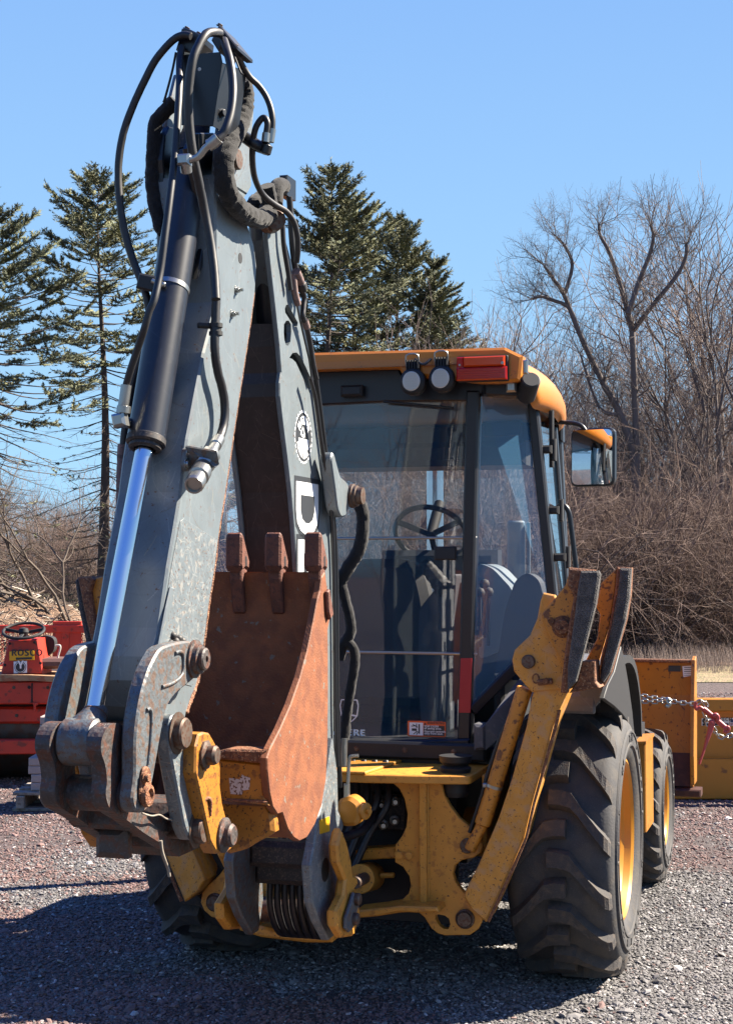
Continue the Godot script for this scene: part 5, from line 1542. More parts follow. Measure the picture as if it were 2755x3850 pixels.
# ---- bucket linkage at the foot of the dipper
func build_linkage(b: Node3D) -> void:
	var lk := part("bucket_linkage", b, "rusty cast linkage between the rod, the dipper and the bucket")
	# curved outer links
	var ban := curved([Vector2(2.828, 1.569), Vector2(2.734, 1.578), Vector2(2.646, 1.58), Vector2(2.575, 1.573), Vector2(2.533, 1.547), Vector2(2.514, 1.513), Vector2(2.543, 1.479), Vector2(2.614, 1.456), Vector2(2.713, 1.432), Vector2(2.779, 1.402), Vector2(2.807, 1.367), Vector2(2.83, 1.32), Vector2(2.852, 1.269), Vector2(2.874, 1.219), Vector2(2.891, 1.184), Vector2(2.9, 1.148), Vector2(2.922, 1.122), Vector2(2.961, 1.12), Vector2(3, 1.134), Vector2(3.017, 1.169), Vector2(3.001, 1.228), Vector2(3.002, 1.308), Vector2(2.99, 1.376), Vector2(2.961, 1.447), Vector2(2.918, 1.507), Vector2(2.873, 1.545)], 3)
	put("curved_link", across_x(ban, 0.128, 0.172, 0.006), M.cast_grey, lk)
	put("curved_link", across_x(ban, -0.115, -0.073, 0.006), M.cast_grey, lk)
	# raised ribs on the face of the right link
	for rb in [[Vector3(0.174, 1.549, 2.735), Vector3(0.174, 1.552, 2.706), Vector3(0.174, 1.543, 2.681), Vector3(0.174, 1.507, 2.676), Vector3(0.174, 1.481, 2.69), Vector3(0.174, 1.465, 2.744), Vector3(0.174, 1.458, 2.828)], [Vector3(0.174, 1.401, 2.932), Vector3(0.174, 1.403, 2.914), Vector3(0.174, 1.391, 2.902), Vector3(0.174, 1.357, 2.9), Vector3(0.174, 1.302, 2.908), Vector3(0.174, 1.248, 2.921)]]:
		put("rib", tubeg(rb, 0.006, 6, 4), M.cast_grey, lk)
	var pa := Vector3(0.172, 1.524, 2.591)
	var pc := Vector3(0.172, 1.167, 2.95)
	var pin := Geo.new()
	pin.lathe(Vector3(0.172, pa.y, pa.z), XAX, [Vector2(0.058, 0), Vector2(0.058, 0.008), Vector2(0.046, 0.010), Vector2(0.044, 0.024), Vector2(0.034, 0.026), Vector2(0.034, 0.038), Vector2(0.028, 0.042), Vector2(0.010, 0.042), Vector2(0.010, 0.030), Vector2(0, 0.030)], 26)
	pin.rod(Vector3(-0.16, pa.y, pa.z), Vector3(0.172, pa.y, pa.z), 0.03, 18)
	put("pin", pin, M.rusty_cast, lk)
	var kp := Geo.new()
	kp.plate(rounded([Vector2(2.965, 1.246), Vector2(2.939, 1.247), Vector2(2.916, 1.236), Vector2(2.911, 1.187), Vector2(2.92, 1.152), Vector2(2.946, 1.135), Vector2(2.972, 1.144), Vector2(2.988, 1.176), Vector2(2.977, 1.218)], 0.012), Vector3.ZERO, ZAX, YAX, XAX, 0.172, 0.182, 0.004)
	kp.lathe(Vector3(0.182, pc.y, pc.z), XAX, [Vector2(0.034, 0.0), Vector2(0.030, 0.012), Vector2(0.020, 0.014), Vector2(0.016, 0.006), Vector2(0.0, 0.006)], 20)
	kp.bolt(Vector3(0.182, 1.217, 2.963), XAX, 0.012, 0.016)
	put("keeper_plate", kp, M.raw_rust, lk)
	# rod end boss
	var rc := Vector3(0.017, 1.316, 3.012)
	var boss := Geo.new()
	boss.rod(Vector3(-0.036, rc.y, rc.z), Vector3(0.070, rc.y, rc.z), 0.066, 30, 0.008)
	boss.lathe(rc, (Vector3(0.017, 1.376, 2.948) - rc), [Vector2(0.06, 0.0), Vector2(0.055, 0.05), Vector2(0.038, 0.09), Vector2(0.034, 0.12)], 24, true)
	put("rod_end", boss, M.cast_grey, lk)
	var col := Geo.new()
	var cdir := (Vector3(0.017, 1.376, 2.948) - rc).normalized()
	col.lathe(rc + cdir * 0.095, cdir, [Vector2(0.034, 0), Vector2(0.038, 0.004), Vector2(0.034, 0.012), Vector2(0.029, 0.018)], 24)
	put("rod_collar", col, M.raw_rust, lk)
	# two cast arms from the rod pin down to the lower joint and on to the bucket
	var arm := curved([Vector2(3.048, 1.368), Vector2(2.982, 1.367), Vector2(2.952, 1.342), Vector2(2.947, 1.301), Vector2(2.951, 1.253), Vector2(2.937, 1.196), Vector2(2.915, 1.148), Vector2(2.893, 1.123), Vector2(2.822, 1.09), Vector2(2.748, 1.048), Vector2(2.652, 1.001), Vector2(2.603, 0.969), Vector2(2.623, 0.957), Vector2(2.719, 0.997), Vector2(2.821, 1.04), Vector2(2.927, 1.091), Vector2(2.996, 1.12), Vector2(3.045, 1.146), Vector2(3.066, 1.184), Vector2(3.059, 1.219), Vector2(3.071, 1.264), Vector2(3.096, 1.303), Vector2(3.089, 1.341)], 3)
	put("cast_arm", across_x(arm, 0.071, 0.116, 0.012), M.rusty_cast, lk)
	put("cast_arm", across_x(arm, -0.083, -0.038, 0.012), M.rusty_cast, lk)
	var jc := Vector3(0, 1.146, 2.827)
	put("cross_tube", rodg(Vector3(-0.075, pc.y, pc.z), Vector3(0.13, pc.y, pc.z), 0.05, 24), M.rusty_cast, lk)
	var web := Geo.new()
	var d0 := Vector3(0.1, 1.084, 2.86)
	var d1 := Vector3(0.1, 0.951, 2.382)
	web.bar(Vector3(0, d0.y, d0.z), Vector3(0, d1.y + 0.02, d1.z), 0.2, 0.06, ZAX, 0.012)
	put("web", web, M.rusty_cast, lk)
	put("lug", boxg(Vector3(0, 1, 2.772), Vector3(0.10, 0.09, 0.07), 0.02), M.rusty_cast, lk)
	# coupler bars from the dipper nose down to the bucket
	var cb := part("coupler", b, "scratched grey coupler bars with pins")
	var bar := rounded([Vector2(2.762, 1.37), Vector2(2.714, 1.373), Vector2(2.665, 1.361), Vector2(2.63, 1.334), Vector2(2.622, 1.282), Vector2(2.622, 1.235), Vector2(2.598, 1.177), Vector2(2.551, 1.111), Vector2(2.517, 1.058), Vector2(2.508, 1.004), Vector2(2.55, 0.979), Vector2(2.616, 0.985), Vector2(2.661, 1.029), Vector2(2.702, 1.116), Vector2(2.751, 1.227), Vector2(2.778, 1.288), Vector2(2.779, 1.337)], 0.02)
	put("bar", across_x(bar, 0.130, 0.175, 0.006), M.scratched_grey, cb)
	put("bar", across_x(bar, -0.135, -0.095, 0.006), M.cast_grey, cb)
	var q0 := Vector3(0.175, 1.315, 2.719)
	var q1 := Vector3(0.175, 1.013, 2.576)
	for q in [[q0, 0.046], [q1, 0.042]]:
		var pg := Geo.new()
		var c: Vector3 = q[0]
		pg.lathe(Vector3(0.175, c.y, c.z), XAX, [Vector2(q[1] * 1.35, 0), Vector2(q[1] * 1.35, 0.003), Vector2(q[1], 0.004), Vector2(q[1], 0.024), Vector2(q[1] - 0.005, 0.030), Vector2(0, 0.030)], 24)
		pg.rod(Vector3(-0.14, c.y, c.z), Vector3(0.175, c.y, c.z), 0.032, 16)
		put("pin", pg, M.pin_steel, cb)
	put("clip", tubeg([q1 + Vector3(0.03, 0.045, 0.02), q1 + Vector3(0.035, 0.09, 0.025), q1 + Vector3(0.045, 0.09, 0.0), q1 + Vector3(0.04, 0.04, -0.01)], 0.006, 6), M.raw_rust, cb)
	put("nose_block", boxg(Vector3(0.01, Vector3(0, 0.999, 2.453).y, Vector3(0.1, 1.089, 2.479).z - 0.03), Vector3(0.18, 0.16, 0.22), 0.03), M.rusty_cast, cb)
	# vines caught in the linkage
	put("caught_root", tubeg([Vector3(0.12, 0.999, 2.711), Vector3(0.12, 0.967, 2.702), Vector3(0.12, 0.931, 2.677), Vector3(0.12, 0.908, 2.658), Vector3(0.12, 0.883, 2.648)], 0.005, 6), M.weathered_wood, lk)
	put("caught_root", tubeg([Vector3(0.14, 1.106, 2.885), Vector3(0.14, 1.089, 2.822), Vector3(0.14, 1.083, 2.766), Vector3(0.14, 1.065, 2.719), Vector3(0.14, 1.053, 2.666)], 0.0028, 6), M.weathered_wood, lk)

# ---- digging bucket
func build_bucket(b: Node3D) -> void:
	var bk := part("digging_bucket", b, "rusty digging bucket curled up with its teeth on top")
	var hw := 0.315
	# outline of the bucket side on the right plate
	var side := curved([Vector2(1.781, 1.781), Vector2(1.811, 1.756), Vector2(1.847, 1.692), Vector2(1.897, 1.611), Vector2(1.961, 1.515), Vector2(2.036, 1.431), Vector2(2.129, 1.351), Vector2(2.231, 1.283), Vector2(2.324, 1.23), Vector2(2.353, 1.204), Vector2(2.347, 1.166), Vector2(2.316, 1.075), Vector2(2.229, 0.978), Vector2(2.14, 0.913), Vector2(2.033, 0.893), Vector2(1.965, 0.919), Vector2(1.958, 0.909), Vector2(1.909, 0.856)], 1)
	var sp := [Vector2(1.766, 1.783), Vector2(1.803, 1.77), Vector2(1.825, 1.719), Vector2(1.847, 1.692), Vector2(1.897, 1.611), Vector2(1.961, 1.515), Vector2(2.036, 1.431), Vector2(2.129, 1.351), Vector2(2.231, 1.283), Vector2(2.324, 1.23), Vector2(2.353, 1.204), Vector2(2.351, 1.167), Vector2(2.339, 1.12), Vector2(2.304, 1.04), Vector2(2.279, 1.016), Vector2(2.211, 1.007)]
	var prof := [Vector2(1.772, 1.783), Vector2(1.805, 1.765), Vector2(1.825, 1.719), Vector2(1.849, 1.692), Vector2(1.897, 1.611), Vector2(1.962, 1.515), Vector2(2.036, 1.431), Vector2(2.129, 1.351), Vector2(2.231, 1.283), Vector2(2.325, 1.23), Vector2(2.353, 1.204), Vector2(2.351, 1.167), Vector2(2.329, 1.094), Vector2(2.299, 1.044), Vector2(2.255, 1.014), Vector2(2.209, 1.012), Vector2(2.194, 0.994), Vector2(2.153, 0.949), Vector2(2.1, 0.915), Vector2(2.042, 0.893), Vector2(1.965, 0.892), Vector2(1.88, 0.923), Vector2(1.808, 0.975), Vector2(1.758, 1.06), Vector2(1.74, 1.178), Vector2(1.735, 1.363), Vector2(1.738, 1.531), Vector2(1.741, 1.578), Vector2(1.705, 1.633), Vector2(1.73, 1.69)]
	put("side_plate", across_x(prof, hw - 0.022, hw + 0.004, 0.004), M.bucket_rust, bk)
	put("side_plate", across_x(prof, -hw - 0.004, -hw + 0.022, 0.004), M.bucket_rust, bk)
	var cut := [Vector2(1.787, 1.714), Vector2(1.763, 1.723), Vector2(1.721, 1.633), Vector2(1.754, 1.616), Vector2(1.775, 1.644)]
	put("side_cutter", across_x(cut, hw + 0.004, hw + 0.02, 0.004), M.tooth_rust, bk)
	# curved shell: from the lip, round the back, to the rear edge by the hinge
	var shell := [Vector3(0.315, 1.783, 1.766), Vector3(0.315, 1.69, 1.754), Vector3(0.315, 1.532, 1.747), Vector3(0.315, 1.364, 1.747), Vector3(0.315, 1.18, 1.752), Vector3(0.315, 1.062, 1.77), Vector3(0.315, 0.977, 1.823), Vector3(0.315, 0.927, 1.892), Vector3(0.315, 0.902, 1.971), Vector3(0.315, 0.904, 2.047), Vector3(0.315, 0.96, 2.14), Vector3(0.315, 1.025, 2.204)]
	var sg := Geo.new()
	for i in shell.size() - 1:
		var a: Vector3 = shell[i]; var c: Vector3 = shell[i + 1]
		var nrm := Vector3(0, c.z - a.z, a.y - c.y).normalized()
		for k in [0.0, 0.018]:
			sg.quad(Vector3(-hw, a.y, a.z) + nrm * k, Vector3(hw, a.y, a.z) + nrm * k, Vector3(hw, c.y, c.z) + nrm * k, Vector3(-hw, c.y, c.z) + nrm * k, nrm * (-1.0 if k == 0.0 else 1.0))
	put("shell", sg, M.bucket_rust, bk)
	# back of the bucket seen from below the opening: yellow hinge box
	var hb := [Vector2(2.715, 1.252), Vector2(2.595, 1.256), Vector2(2.286, 1.218), Vector2(2.334, 1.195), Vector2(2.285, 1.112), Vector2(2.235, 1.029), Vector2(2.332, 0.977), Vector2(2.494, 0.979), Vector2(2.677, 1.064), Vector2(2.729, 1.133), Vector2(2.689, 1.224)]
	var e0 := Vector3(0.286, 1.214, 2.3)
	var rim_y := Vector3(0.2, 1.209, 2.286).y
	var zf := Vector3(0.16, 1.22, 2.465).z
	var mid := [Vector2(2.433, 1.198), Vector2(2.277, 1.208), Vector2(1.959, 1.179), Vector2(1.901, 1.177), Vector2(1.905, 1.028), Vector2(1.852, 0.966), Vector2(1.769, 0.926), Vector2(1.904, 0.874), Vector2(2.18, 0.886), Vector2(2.342, 0.91), Vector2(2.409, 0.967), Vector2(2.398, 1.039), Vector2(2.432, 1.118)]
	put("hinge_box", across_z([Vector2(0.116, 1.193), Vector2(0.289, 1.181), Vector2(0.296, 1.083), Vector2(0.303, 1.067), Vector2(0.312, 1.051), Vector2(0.16, 1.061), Vector2(0.142, 1.077), Vector2(0.114, 1.126)], 2.28, 2.32, 0.006), M.bucket_yellow, bk)
	put("hinge_rim", across_z([Vector2(0.122, 1.206), Vector2(0.131, 1.213), Vector2(0.176, 1.225), Vector2(0.312, 1.227), Vector2(0.297, 1.184), Vector2(0.185, 1.191), Vector2(0.131, 1.195)], 2.24, 2.34, 0.006), M.raw_rust, bk)
	put("lower_shell", across_z([Vector2(0.117, 1.067), Vector2(0.136, 1.053), Vector2(0.285, 1.049), Vector2(0.301, 1.014), Vector2(0.306, 0.983), Vector2(0.308, 0.958), Vector2(0.281, 0.94), Vector2(0.245, 0.921), Vector2(0.209, 0.898), Vector2(0.155, 0.881), Vector2(0.118, 0.898)], 2.20, 2.26, 0.012), M.bucket_yellow, bk)
	put("box_ridge", across_z([Vector2(0.175, 1.069), Vector2(0.295, 1.069), Vector2(0.309, 1.064), Vector2(0.3, 1.059), Vector2(0.175, 1.06)], 2.30, 2.335, 0.003), M.raw_rust, bk)
	put("patch", across_z([Vector2(0.179, 1.133), Vector2(0.197, 1.132), Vector2(0.215, 1.13), Vector2(0.222, 1.146), Vector2(0.233, 1.14), Vector2(0.251, 1.136), Vector2(0.247, 1.099), Vector2(0.227, 1.096), Vector2(0.222, 1.082), Vector2(0.184, 1.083)], 2.32, 2.3215, 0.0), M.peeled, bk, "peeled white label")
	# hinge ears
	put("ear", across_x([Vector2(2.653, 1.306), Vector2(2.615, 1.309), Vector2(2.568, 1.301), Vector2(2.526, 1.269), Vector2(2.499, 1.238), Vector2(2.482, 1.187), Vector2(2.482, 1.13), Vector2(2.465, 1.079), Vector2(2.432, 1.026), Vector2(2.376, 0.976), Vector2(2.347, 0.929), Vector2(2.42, 0.917), Vector2(2.506, 0.929), Vector2(2.56, 0.974), Vector2(2.612, 1.073), Vector2(2.651, 1.146), Vector2(2.679, 1.196), Vector2(2.675, 1.273)], 0.165, 0.215, 0.006), M.bucket_yellow, bk)
	put("ear", across_x([Vector2(2.653, 1.306), Vector2(2.615, 1.309), Vector2(2.568, 1.301), Vector2(2.526, 1.269), Vector2(2.499, 1.238), Vector2(2.482, 1.187), Vector2(2.482, 1.13), Vector2(2.465, 1.079), Vector2(2.432, 1.026), Vector2(2.376, 0.976), Vector2(2.347, 0.929), Vector2(2.42, 0.917), Vector2(2.506, 0.929), Vector2(2.56, 0.974), Vector2(2.612, 1.073), Vector2(2.651, 1.146), Vector2(2.679, 1.196), Vector2(2.675, 1.273)], -0.215, -0.165, 0.006), M.bucket_yellow, bk)
	for q in [[Vector3(0.215, 1.24, 2.609), 0.030, 0.034], [Vector3(0.215, 0.978, 2.458), 0.036, 0.028]]:
		var c: Vector3 = q[0]
		var pg := Geo.new()
		pg.lathe(c, XAX, [Vector2(q[1] * 1.5, 0), Vector2(q[1] * 1.5, 0.008), Vector2(q[1] * 1.2, 0.012), Vector2(q[1], 0.014), Vector2(q[1], q[2]), Vector2(q[1] * 0.8, q[2] + 0.008), Vector2(0, q[2] + 0.008)], 8 if q[2] > 0.03 else 22)
		pg.rod(Vector3(-0.215, c.y, c.z), c, 0.03, 16)
		put("pin", pg, M.pin_steel if q[2] > 0.03 else M.rusty_cast, bk)
	# five teeth on the lip: shank and cap
	for i in 5:
		var t := Node3D.new()
		t.name = "tooth"
		bk.add_child(t, true)
		var x := -0.292 + 0.146 * i
		var zl: float = shell[0].z
		var yl: float = shell[0].y
		var dy := Vector3(0, 1, 0.12).normalized()
		var dz := Vector3(0, -0.12, 1).normalized()
		var sh := Geo.new()
		sh.plate([Vector2(0.012, -0.155), Vector2(0.030, -0.14), Vector2(0.050, -0.02), Vector2(0.045, 0.05), Vector2(-0.01, 0.05), Vector2(-0.012, -0.02)], Vector3(x, yl, zl), dz, dy, XAX, -0.023, 0.023, 0.005)
		put("shank", sh, M.tooth_rust, t)
		var cp := Geo.new()
		cp.plate([Vector2(0.058, 0.008), Vector2(0.066, 0.030), Vector2(0.052, 0.128), Vector2(0.046, 0.140), Vector2(0.038, 0.144), Vector2(0.030, 0.136), Vector2(-0.022, 0.036), Vector2(-0.012, 0.004), Vector2(0.02, 0.018)], Vector3(x, yl, zl), dz, dy, XAX, -0.031, 0.031, 0.008)
		put("cap", cp, M.tooth_rust, t)
		var hl := Geo.new()
		hl.plate(rounded(rect(0.012, 0.022, 0.026, 0.058), 0.006), Vector3(x, yl, zl), dz, dy, XAX, 0.031, 0.0318, 0.0)
		put("pin_hole", hl, M.flap_black, t)

# ---- hoses and sleeves
func build_hoses(b: Node3D) -> void:
	var hs := part("hydraulic_hoses", b)
	# big loop on the left, running down behind the cylinder
	put("hose", tubeg([Vector3(0.089, 3.478, 2.44), Vector3(0.064, 3.483, 2.44), Vector3(0.027, 3.47, 2.44), Vector3(-0.028, 3.417, 2.44), Vector3(-0.064, 3.359, 2.44), Vector3(-0.108, 3.274, 2.44), Vector3(-0.142, 3.187, 2.44), Vector3(-0.158, 3.092, 2.44), Vector3(-0.156, 2.995, 2.44), Vector3(-0.14, 2.887, 2.44), Vector3(-0.107, 2.778, 2.44), Vector3(-0.065, 2.678, 2.44), Vector3(-0.049, 2.61, 2.44)], 0.0125, 12, 8, 0.0, -1.0, 120.0), M.hose, hs)
	put("hose", tubeg([Vector3(-0.067, 2.617, 2.4), Vector3(-0.073, 2.541, 2.4), Vector3(-0.096, 2.473, 2.4), Vector3(-0.123, 2.389, 2.4), Vector3(-0.143, 2.287, 2.4), Vector3(-0.154, 2.202, 2.4), Vector3(-0.159, 2.116, 2.4), Vector3(-0.162, 2.048, 2.4)], 0.0125, 10, 8), M.hose, hs)
	put("taped_hose", tubeg([Vector3(-0.158, 2.193, 2.4), Vector3(-0.161, 2.134, 2.4), Vector3(-0.163, 2.057, 2.4), Vector3(-0.165, 1.946, 2.4), Vector3(-0.17, 1.844, 2.4)], 0.0155, 10, 8, 0.12, -1.0, 60.0), M.tape, hs)
	# printed hose down the front of the cylinder to the elbow
	put("hose", tubeg([Vector3(0.055, 3.451, 2.43), Vector3(0.056, 3.402, 2.45), Vector3(0.077, 3.304, 2.5), Vector3(0.09, 3.208, 2.54), Vector3(0.098, 3.068, 2.58), Vector3(0.103, 2.912, 2.63), Vector3(0.101, 2.793, 2.66), Vector3(0.095, 2.681, 2.68), Vector3(0.092, 2.6, 2.71), Vector3(0.079, 2.559, 2.72), Vector3(0.062, 2.504, 2.72), Vector3(0.03, 2.445, 2.7), Vector3(0.004, 2.387, 2.69), Vector3(-0.014, 2.345, 2.68)], 0.0115, 12, 8), M.hose, hs)
	var fi := Geo.new()
	fi.tube([Vector3(-0.013, 2.347, 2.68), Vector3(-0.017, 2.321, 2.68), Vector3(-0.022, 2.289, 2.68), Vector3(-0.03, 2.261, 2.68)], 0.0165, 10, 3)
	fi.lathe(Vector3(-0.02, 2.285, 2.68), Vector3(-0.1, -1, 0), [Vector2(0.017, 0), Vector2(0.021, 0.002), Vector2(0.021, 0.022), Vector2(0.016, 0.024)], 6)
	fi.box(Vector3(-0.032, 2.241, 2.68), Vector3(0.042, 0.042, 0.042), 0.008, Basis(ZAX, 0.2))
	fi.rod(Vector3(-0.032, 2.237, 2.68), Vector3(-0.038, 2.24, 2.6), 0.017, 10)
	put("elbow_fitting", fi, M.steel, hs)
	# middle loop to the side port
	put("hose", tubeg([Vector3(0.178, 3.485, 2.42), Vector3(0.18, 3.468, 2.48), Vector3(0.172, 3.447, 2.52), Vector3(0.16, 3.401, 2.55), Vector3(0.149, 3.346, 2.57), Vector3(0.138, 3.261, 2.57), Vector3(0.135, 3.173, 2.56), Vector3(0.139, 3.075, 2.54), Vector3(0.143, 2.994, 2.5), Vector3(0.147, 2.907, 2.46), Vector3(0.163, 2.811, 2.45), Vector3(0.18, 2.717, 2.46), Vector3(0.194, 2.629, 2.48)], 0.0145, 12, 8, 0.0, -1.0, 120.0), M.hose, hs)
	put("hose", tubeg([Vector3(0.155, 2.647, 2.383), Vector3(0.155, 2.583, 2.389), Vector3(0.155, 2.515, 2.394), Vector3(0.155, 2.465, 2.388), Vector3(0.155, 2.417, 2.366), Vector3(0.155, 2.37, 2.329), Vector3(0.155, 2.321, 2.308), Vector3(0.155, 2.27, 2.31), Vector3(0.155, 2.23, 2.332), Vector3(0.16, 2.201, 2.37)], 0.0145, 12, 8, 0.0, -1.0, 120.0), M.hose, hs)
	var cg := Geo.new()
	var cp := Vector3(0.155, 2.55, 2.385)
	cg.lathe(cp - YAX * 0.02, Vector3(0, 1, 0), [Vector2(0.016, 0), Vector2(0.022, 0.002), Vector2(0.022, 0.014), Vector2(0.018, 0.015), Vector2(0.018, 0.026), Vector2(0.022, 0.027), Vector2(0.022, 0.040), Vector2(0.016, 0.042)], 16)
	cg.rod(cp + Vector3(-0.05, 0.012, 0.03), cp + Vector3(-0.01, 0.012, 0.0), 0.01, 8)
	put("hose_clamp", cg, M.flap_black, hs)
	# hydraulic quick coupling on its bracket
	var qc := part("quick_coupling", b, "steel quick coupling on a bracket at the dipper side")
	var kb := Geo.new()
	var k0 := Vector3(0.13, 2.158, 2.56)
	kb.plate(rounded([Vector2(2.574, 2.159), Vector2(2.559, 2.163), Vector2(2.507, 2.162), Vector2(2.512, 2.121), Vector2(2.537, 2.095), Vector2(2.568, 2.09), Vector2(2.583, 2.108)], 0.008), Vector3.ZERO, ZAX, YAX, XAX, 0.12, 0.140, 0.003)
	var pl := [Vector3(0.14, 2.168, 2.584), Vector3(0.15, 2.171, 2.566), Vector3(0.24, 2.15, 2.584), Vector3(0.24, 2.111, 2.563), Vector3(0.235, 2.103, 2.572), Vector3(0.14, 2.102, 2.542)]
	var pn: Vector3 = ((pl[2] as Vector3) - pl[0]).cross(pl[3] - pl[0]).normalized()
	for i in [[0, 1, 2], [0, 2, 3], [0, 3, 4], [0, 4, 5]]:
		kb.flat(pl[i[0]], pl[i[1]], pl[i[2]], pn)
		kb.flat(pl[i[0]] - pn * 0.006, pl[i[1]] - pn * 0.006, pl[i[2]] - pn * 0.006, -pn)
	put("bracket", kb, M.cast_grey, qc)
	for q in [Vector3(0.14, 2.147, 2.569), Vector3(0.14, 2.112, 2.583)]:
		var bo := Geo.new()
		bo.bolt(q, XAX, 0.011, 0.010)
		put("bolt", bo, M.steel, qc)
	var c0 := Vector3(0.165, 2.202, 2.384)
	var c1 := Vector3(0.21, 2.04, 2.69)
	var cd := (c1 - c0)
	var cl := cd.length()
	var cgeo := Geo.new()
	cgeo.lathe(c0, cd, [Vector2(0.0, 0), Vector2(0.020, 0), Vector2(0.020, cl * 0.14), Vector2(0.016, cl * 0.15), Vector2(0.016, cl * 0.24), Vector2(0.020, cl * 0.26), Vector2(0.020, cl * 0.34)], 14)
	cgeo.lathe(c0, cd, [Vector2(0.0, cl * 0.34), Vector2(0.030, cl * 0.34), Vector2(0.033, cl * 0.36), Vector2(0.033, cl * 0.60), Vector2(0.028, cl * 0.62)], 6)
	cgeo.lathe(c0, cd, [Vector2(0.028, cl * 0.62), Vector2(0.028, cl * 0.70), Vector2(0.032, cl * 0.705), Vector2(0.032, cl * 0.82), Vector2(0.026, cl * 0.83), Vector2(0.026, cl * 0.87), Vector2(0.030, cl * 0.88), Vector2(0.030, cl * 0.96), Vector2(0.027, cl), Vector2(0.022, cl), Vector2(0.020, cl * 0.97), Vector2(0, cl * 0.97)], 22)
	put("coupling", cgeo, M.steel, qc)
	# greenish hose ending in the crimped elbow above the cylinder
	put("hose", tubeg([Vector3(0.193, 3.46, 2.42), Vector3(0.218, 3.417, 2.46), Vector3(0.242, 3.363, 2.49), Vector3(0.258, 3.301, 2.51), Vector3(0.267, 3.245, 2.53), Vector3(0.268, 3.186, 2.55), Vector3(0.263, 3.139, 2.57), Vector3(0.252, 3.113, 2.58), Vector3(0.242, 3.097, 2.59)], 0.0135, 12, 8), M.hose, hs)
	var ef := Geo.new()
	ef.tube([Vector3(0.245, 3.1, 2.59), Vector3(0.226, 3.086, 2.59), Vector3(0.213, 3.079, 2.59)], 0.019, 12, 3)
	ef.tube([Vector3(0.215, 3.081, 2.59), Vector3(0.2, 3.07, 2.59), Vector3(0.185, 3.053, 2.59), Vector3(0.174, 3.045, 2.59), Vector3(0.152, 3.039, 2.59)], 0.011, 12, 4)
	ef.box(Vector3(0.134, 3.04, 2.59), Vector3(0.04, 0.034, 0.036), 0.006)
	ef.rod(Vector3(0.137, 3.035, 2.59), Vector3(0.132, 3.006, 2.57), 0.018, 10)
	put("elbow_fitting", ef, M.steel, hs)
	# cloth sleeves
	put("cloth_sleeve", tubeg([Vector3(-0.024, 3.321, 2.3), Vector3(-0.047, 3.301, 2.3), Vector3(-0.066, 3.285, 2.3), Vector3(-0.08, 3.271, 2.3), Vector3(-0.094, 3.252, 2.3), Vector3(-0.099, 3.222, 2.3), Vector3(-0.101, 3.169, 2.3), Vector3(-0.104, 3.112, 2.3), Vector3(-0.104, 3.055, 2.3), Vector3(-0.097, 3.002, 2.3), Vector3(-0.086, 2.949, 2.3), Vector3(-0.074, 2.913, 2.3), Vector3(-0.06, 2.892, 2.3)], 0.0235, 16, 10, 0.13, 0.0235, 150.0, 3), M.felt, hs)
	put("cloth_sleeve", tubeg([Vector3(0.16, 3.413, 2.189), Vector3(0.16, 3.389, 2.164), Vector3(0.16, 3.356, 2.158), Vector3(0.16, 3.312, 2.169), Vector3(0.16, 3.259, 2.199), Vector3(0.16, 3.211, 2.247), Vector3(0.16, 3.164, 2.293), Vector3(0.16, 3.116, 2.328), Vector3(0.16, 3.071, 2.333), Vector3(0.16, 3.027, 2.321), Vector3(0.16, 2.995, 2.274), Vector3(0.16, 2.977, 2.197), Vector3(0.16, 2.975, 2.099), Vector3(0.16, 2.985, 2.01), Vector3(0.16, 3.008, 1.945), Vector3(0.16, 3.032, 1.912), Vector3(0.16, 3.052, 1.925)], 0.034, 18, 10, 0.13, 0.034, 140.0, 4), M.felt, hs)
	put("cloth_sleeve", tubeg([Vector3(0.14, 3.453, 2.168), Vector3(0.14, 3.419, 2.161), Vector3(0.14, 3.381, 2.167), Vector3(0.14, 3.342, 2.179)], 0.018, 12, 6, 0.1, -1.0, 80.0, 5), M.felt, hs)
	put("cloth_sleeve", tubeg([Vector3(0.1, 3.038, 1.796), Vector3(0.1, 3.039, 1.876), Vector3(0.1, 3.061, 1.903), Vector3(0.1, 3.092, 1.85), Vector3(0.1, 3.127, 1.762), Vector3(0.1, 3.157, 1.776)], 0.027, 14, 8, 0.15, -1.0, 130.0, 6), M.felt, hs)
	put("cloth_sleeve", tubeg([Vector3(0.16, 3.116, 1.939), Vector3(0.16, 3.098, 1.926), Vector3(0.16, 3.078, 1.912), Vector3(0.16, 3.057, 1.905)], 0.027, 14, 8, 0.10, -1.0, 60.0, 7), M.felt, hs)
	put("cloth_sleeve", tubeg([Vector3(0.15, 3.16, 1.74), Vector3(0.15, 3.154, 1.782), Vector3(0.15, 3.136, 1.81), Vector3(0.15, 3.109, 1.824), Vector3(0.15, 3.079, 1.83)], 0.029, 14, 8, 0.08, -1.0, 60.0, 8), M.felt, hs)
	put("hose_bracket", boxg(Vector3(0.14, 3.173, 1.663), Vector3(0.03, 0.075, 0.10), 0.004), M.black_paint, b)
	var pp := rodg(Vector3(0.13, 3.011, 1.815), Vector3(0.19, 2.998, 1.925), 0.035, 18)
	put("boom_pin", pp, M.pin_steel, b)
	var ep := Geo.new()
	ep.plate(rounded([Vector2(1.965, 2.969), Vector2(1.938, 2.984), Vector2(1.871, 3.036), Vector2(1.844, 3.033), Vector2(1.851, 2.994), Vector2(1.905, 2.957)], 0.012), Vector3.ZERO, ZAX, YAX, XAX, 0.14, 0.165, 0.004)
	put("pin_plate", ep, M.raw_rust, b)
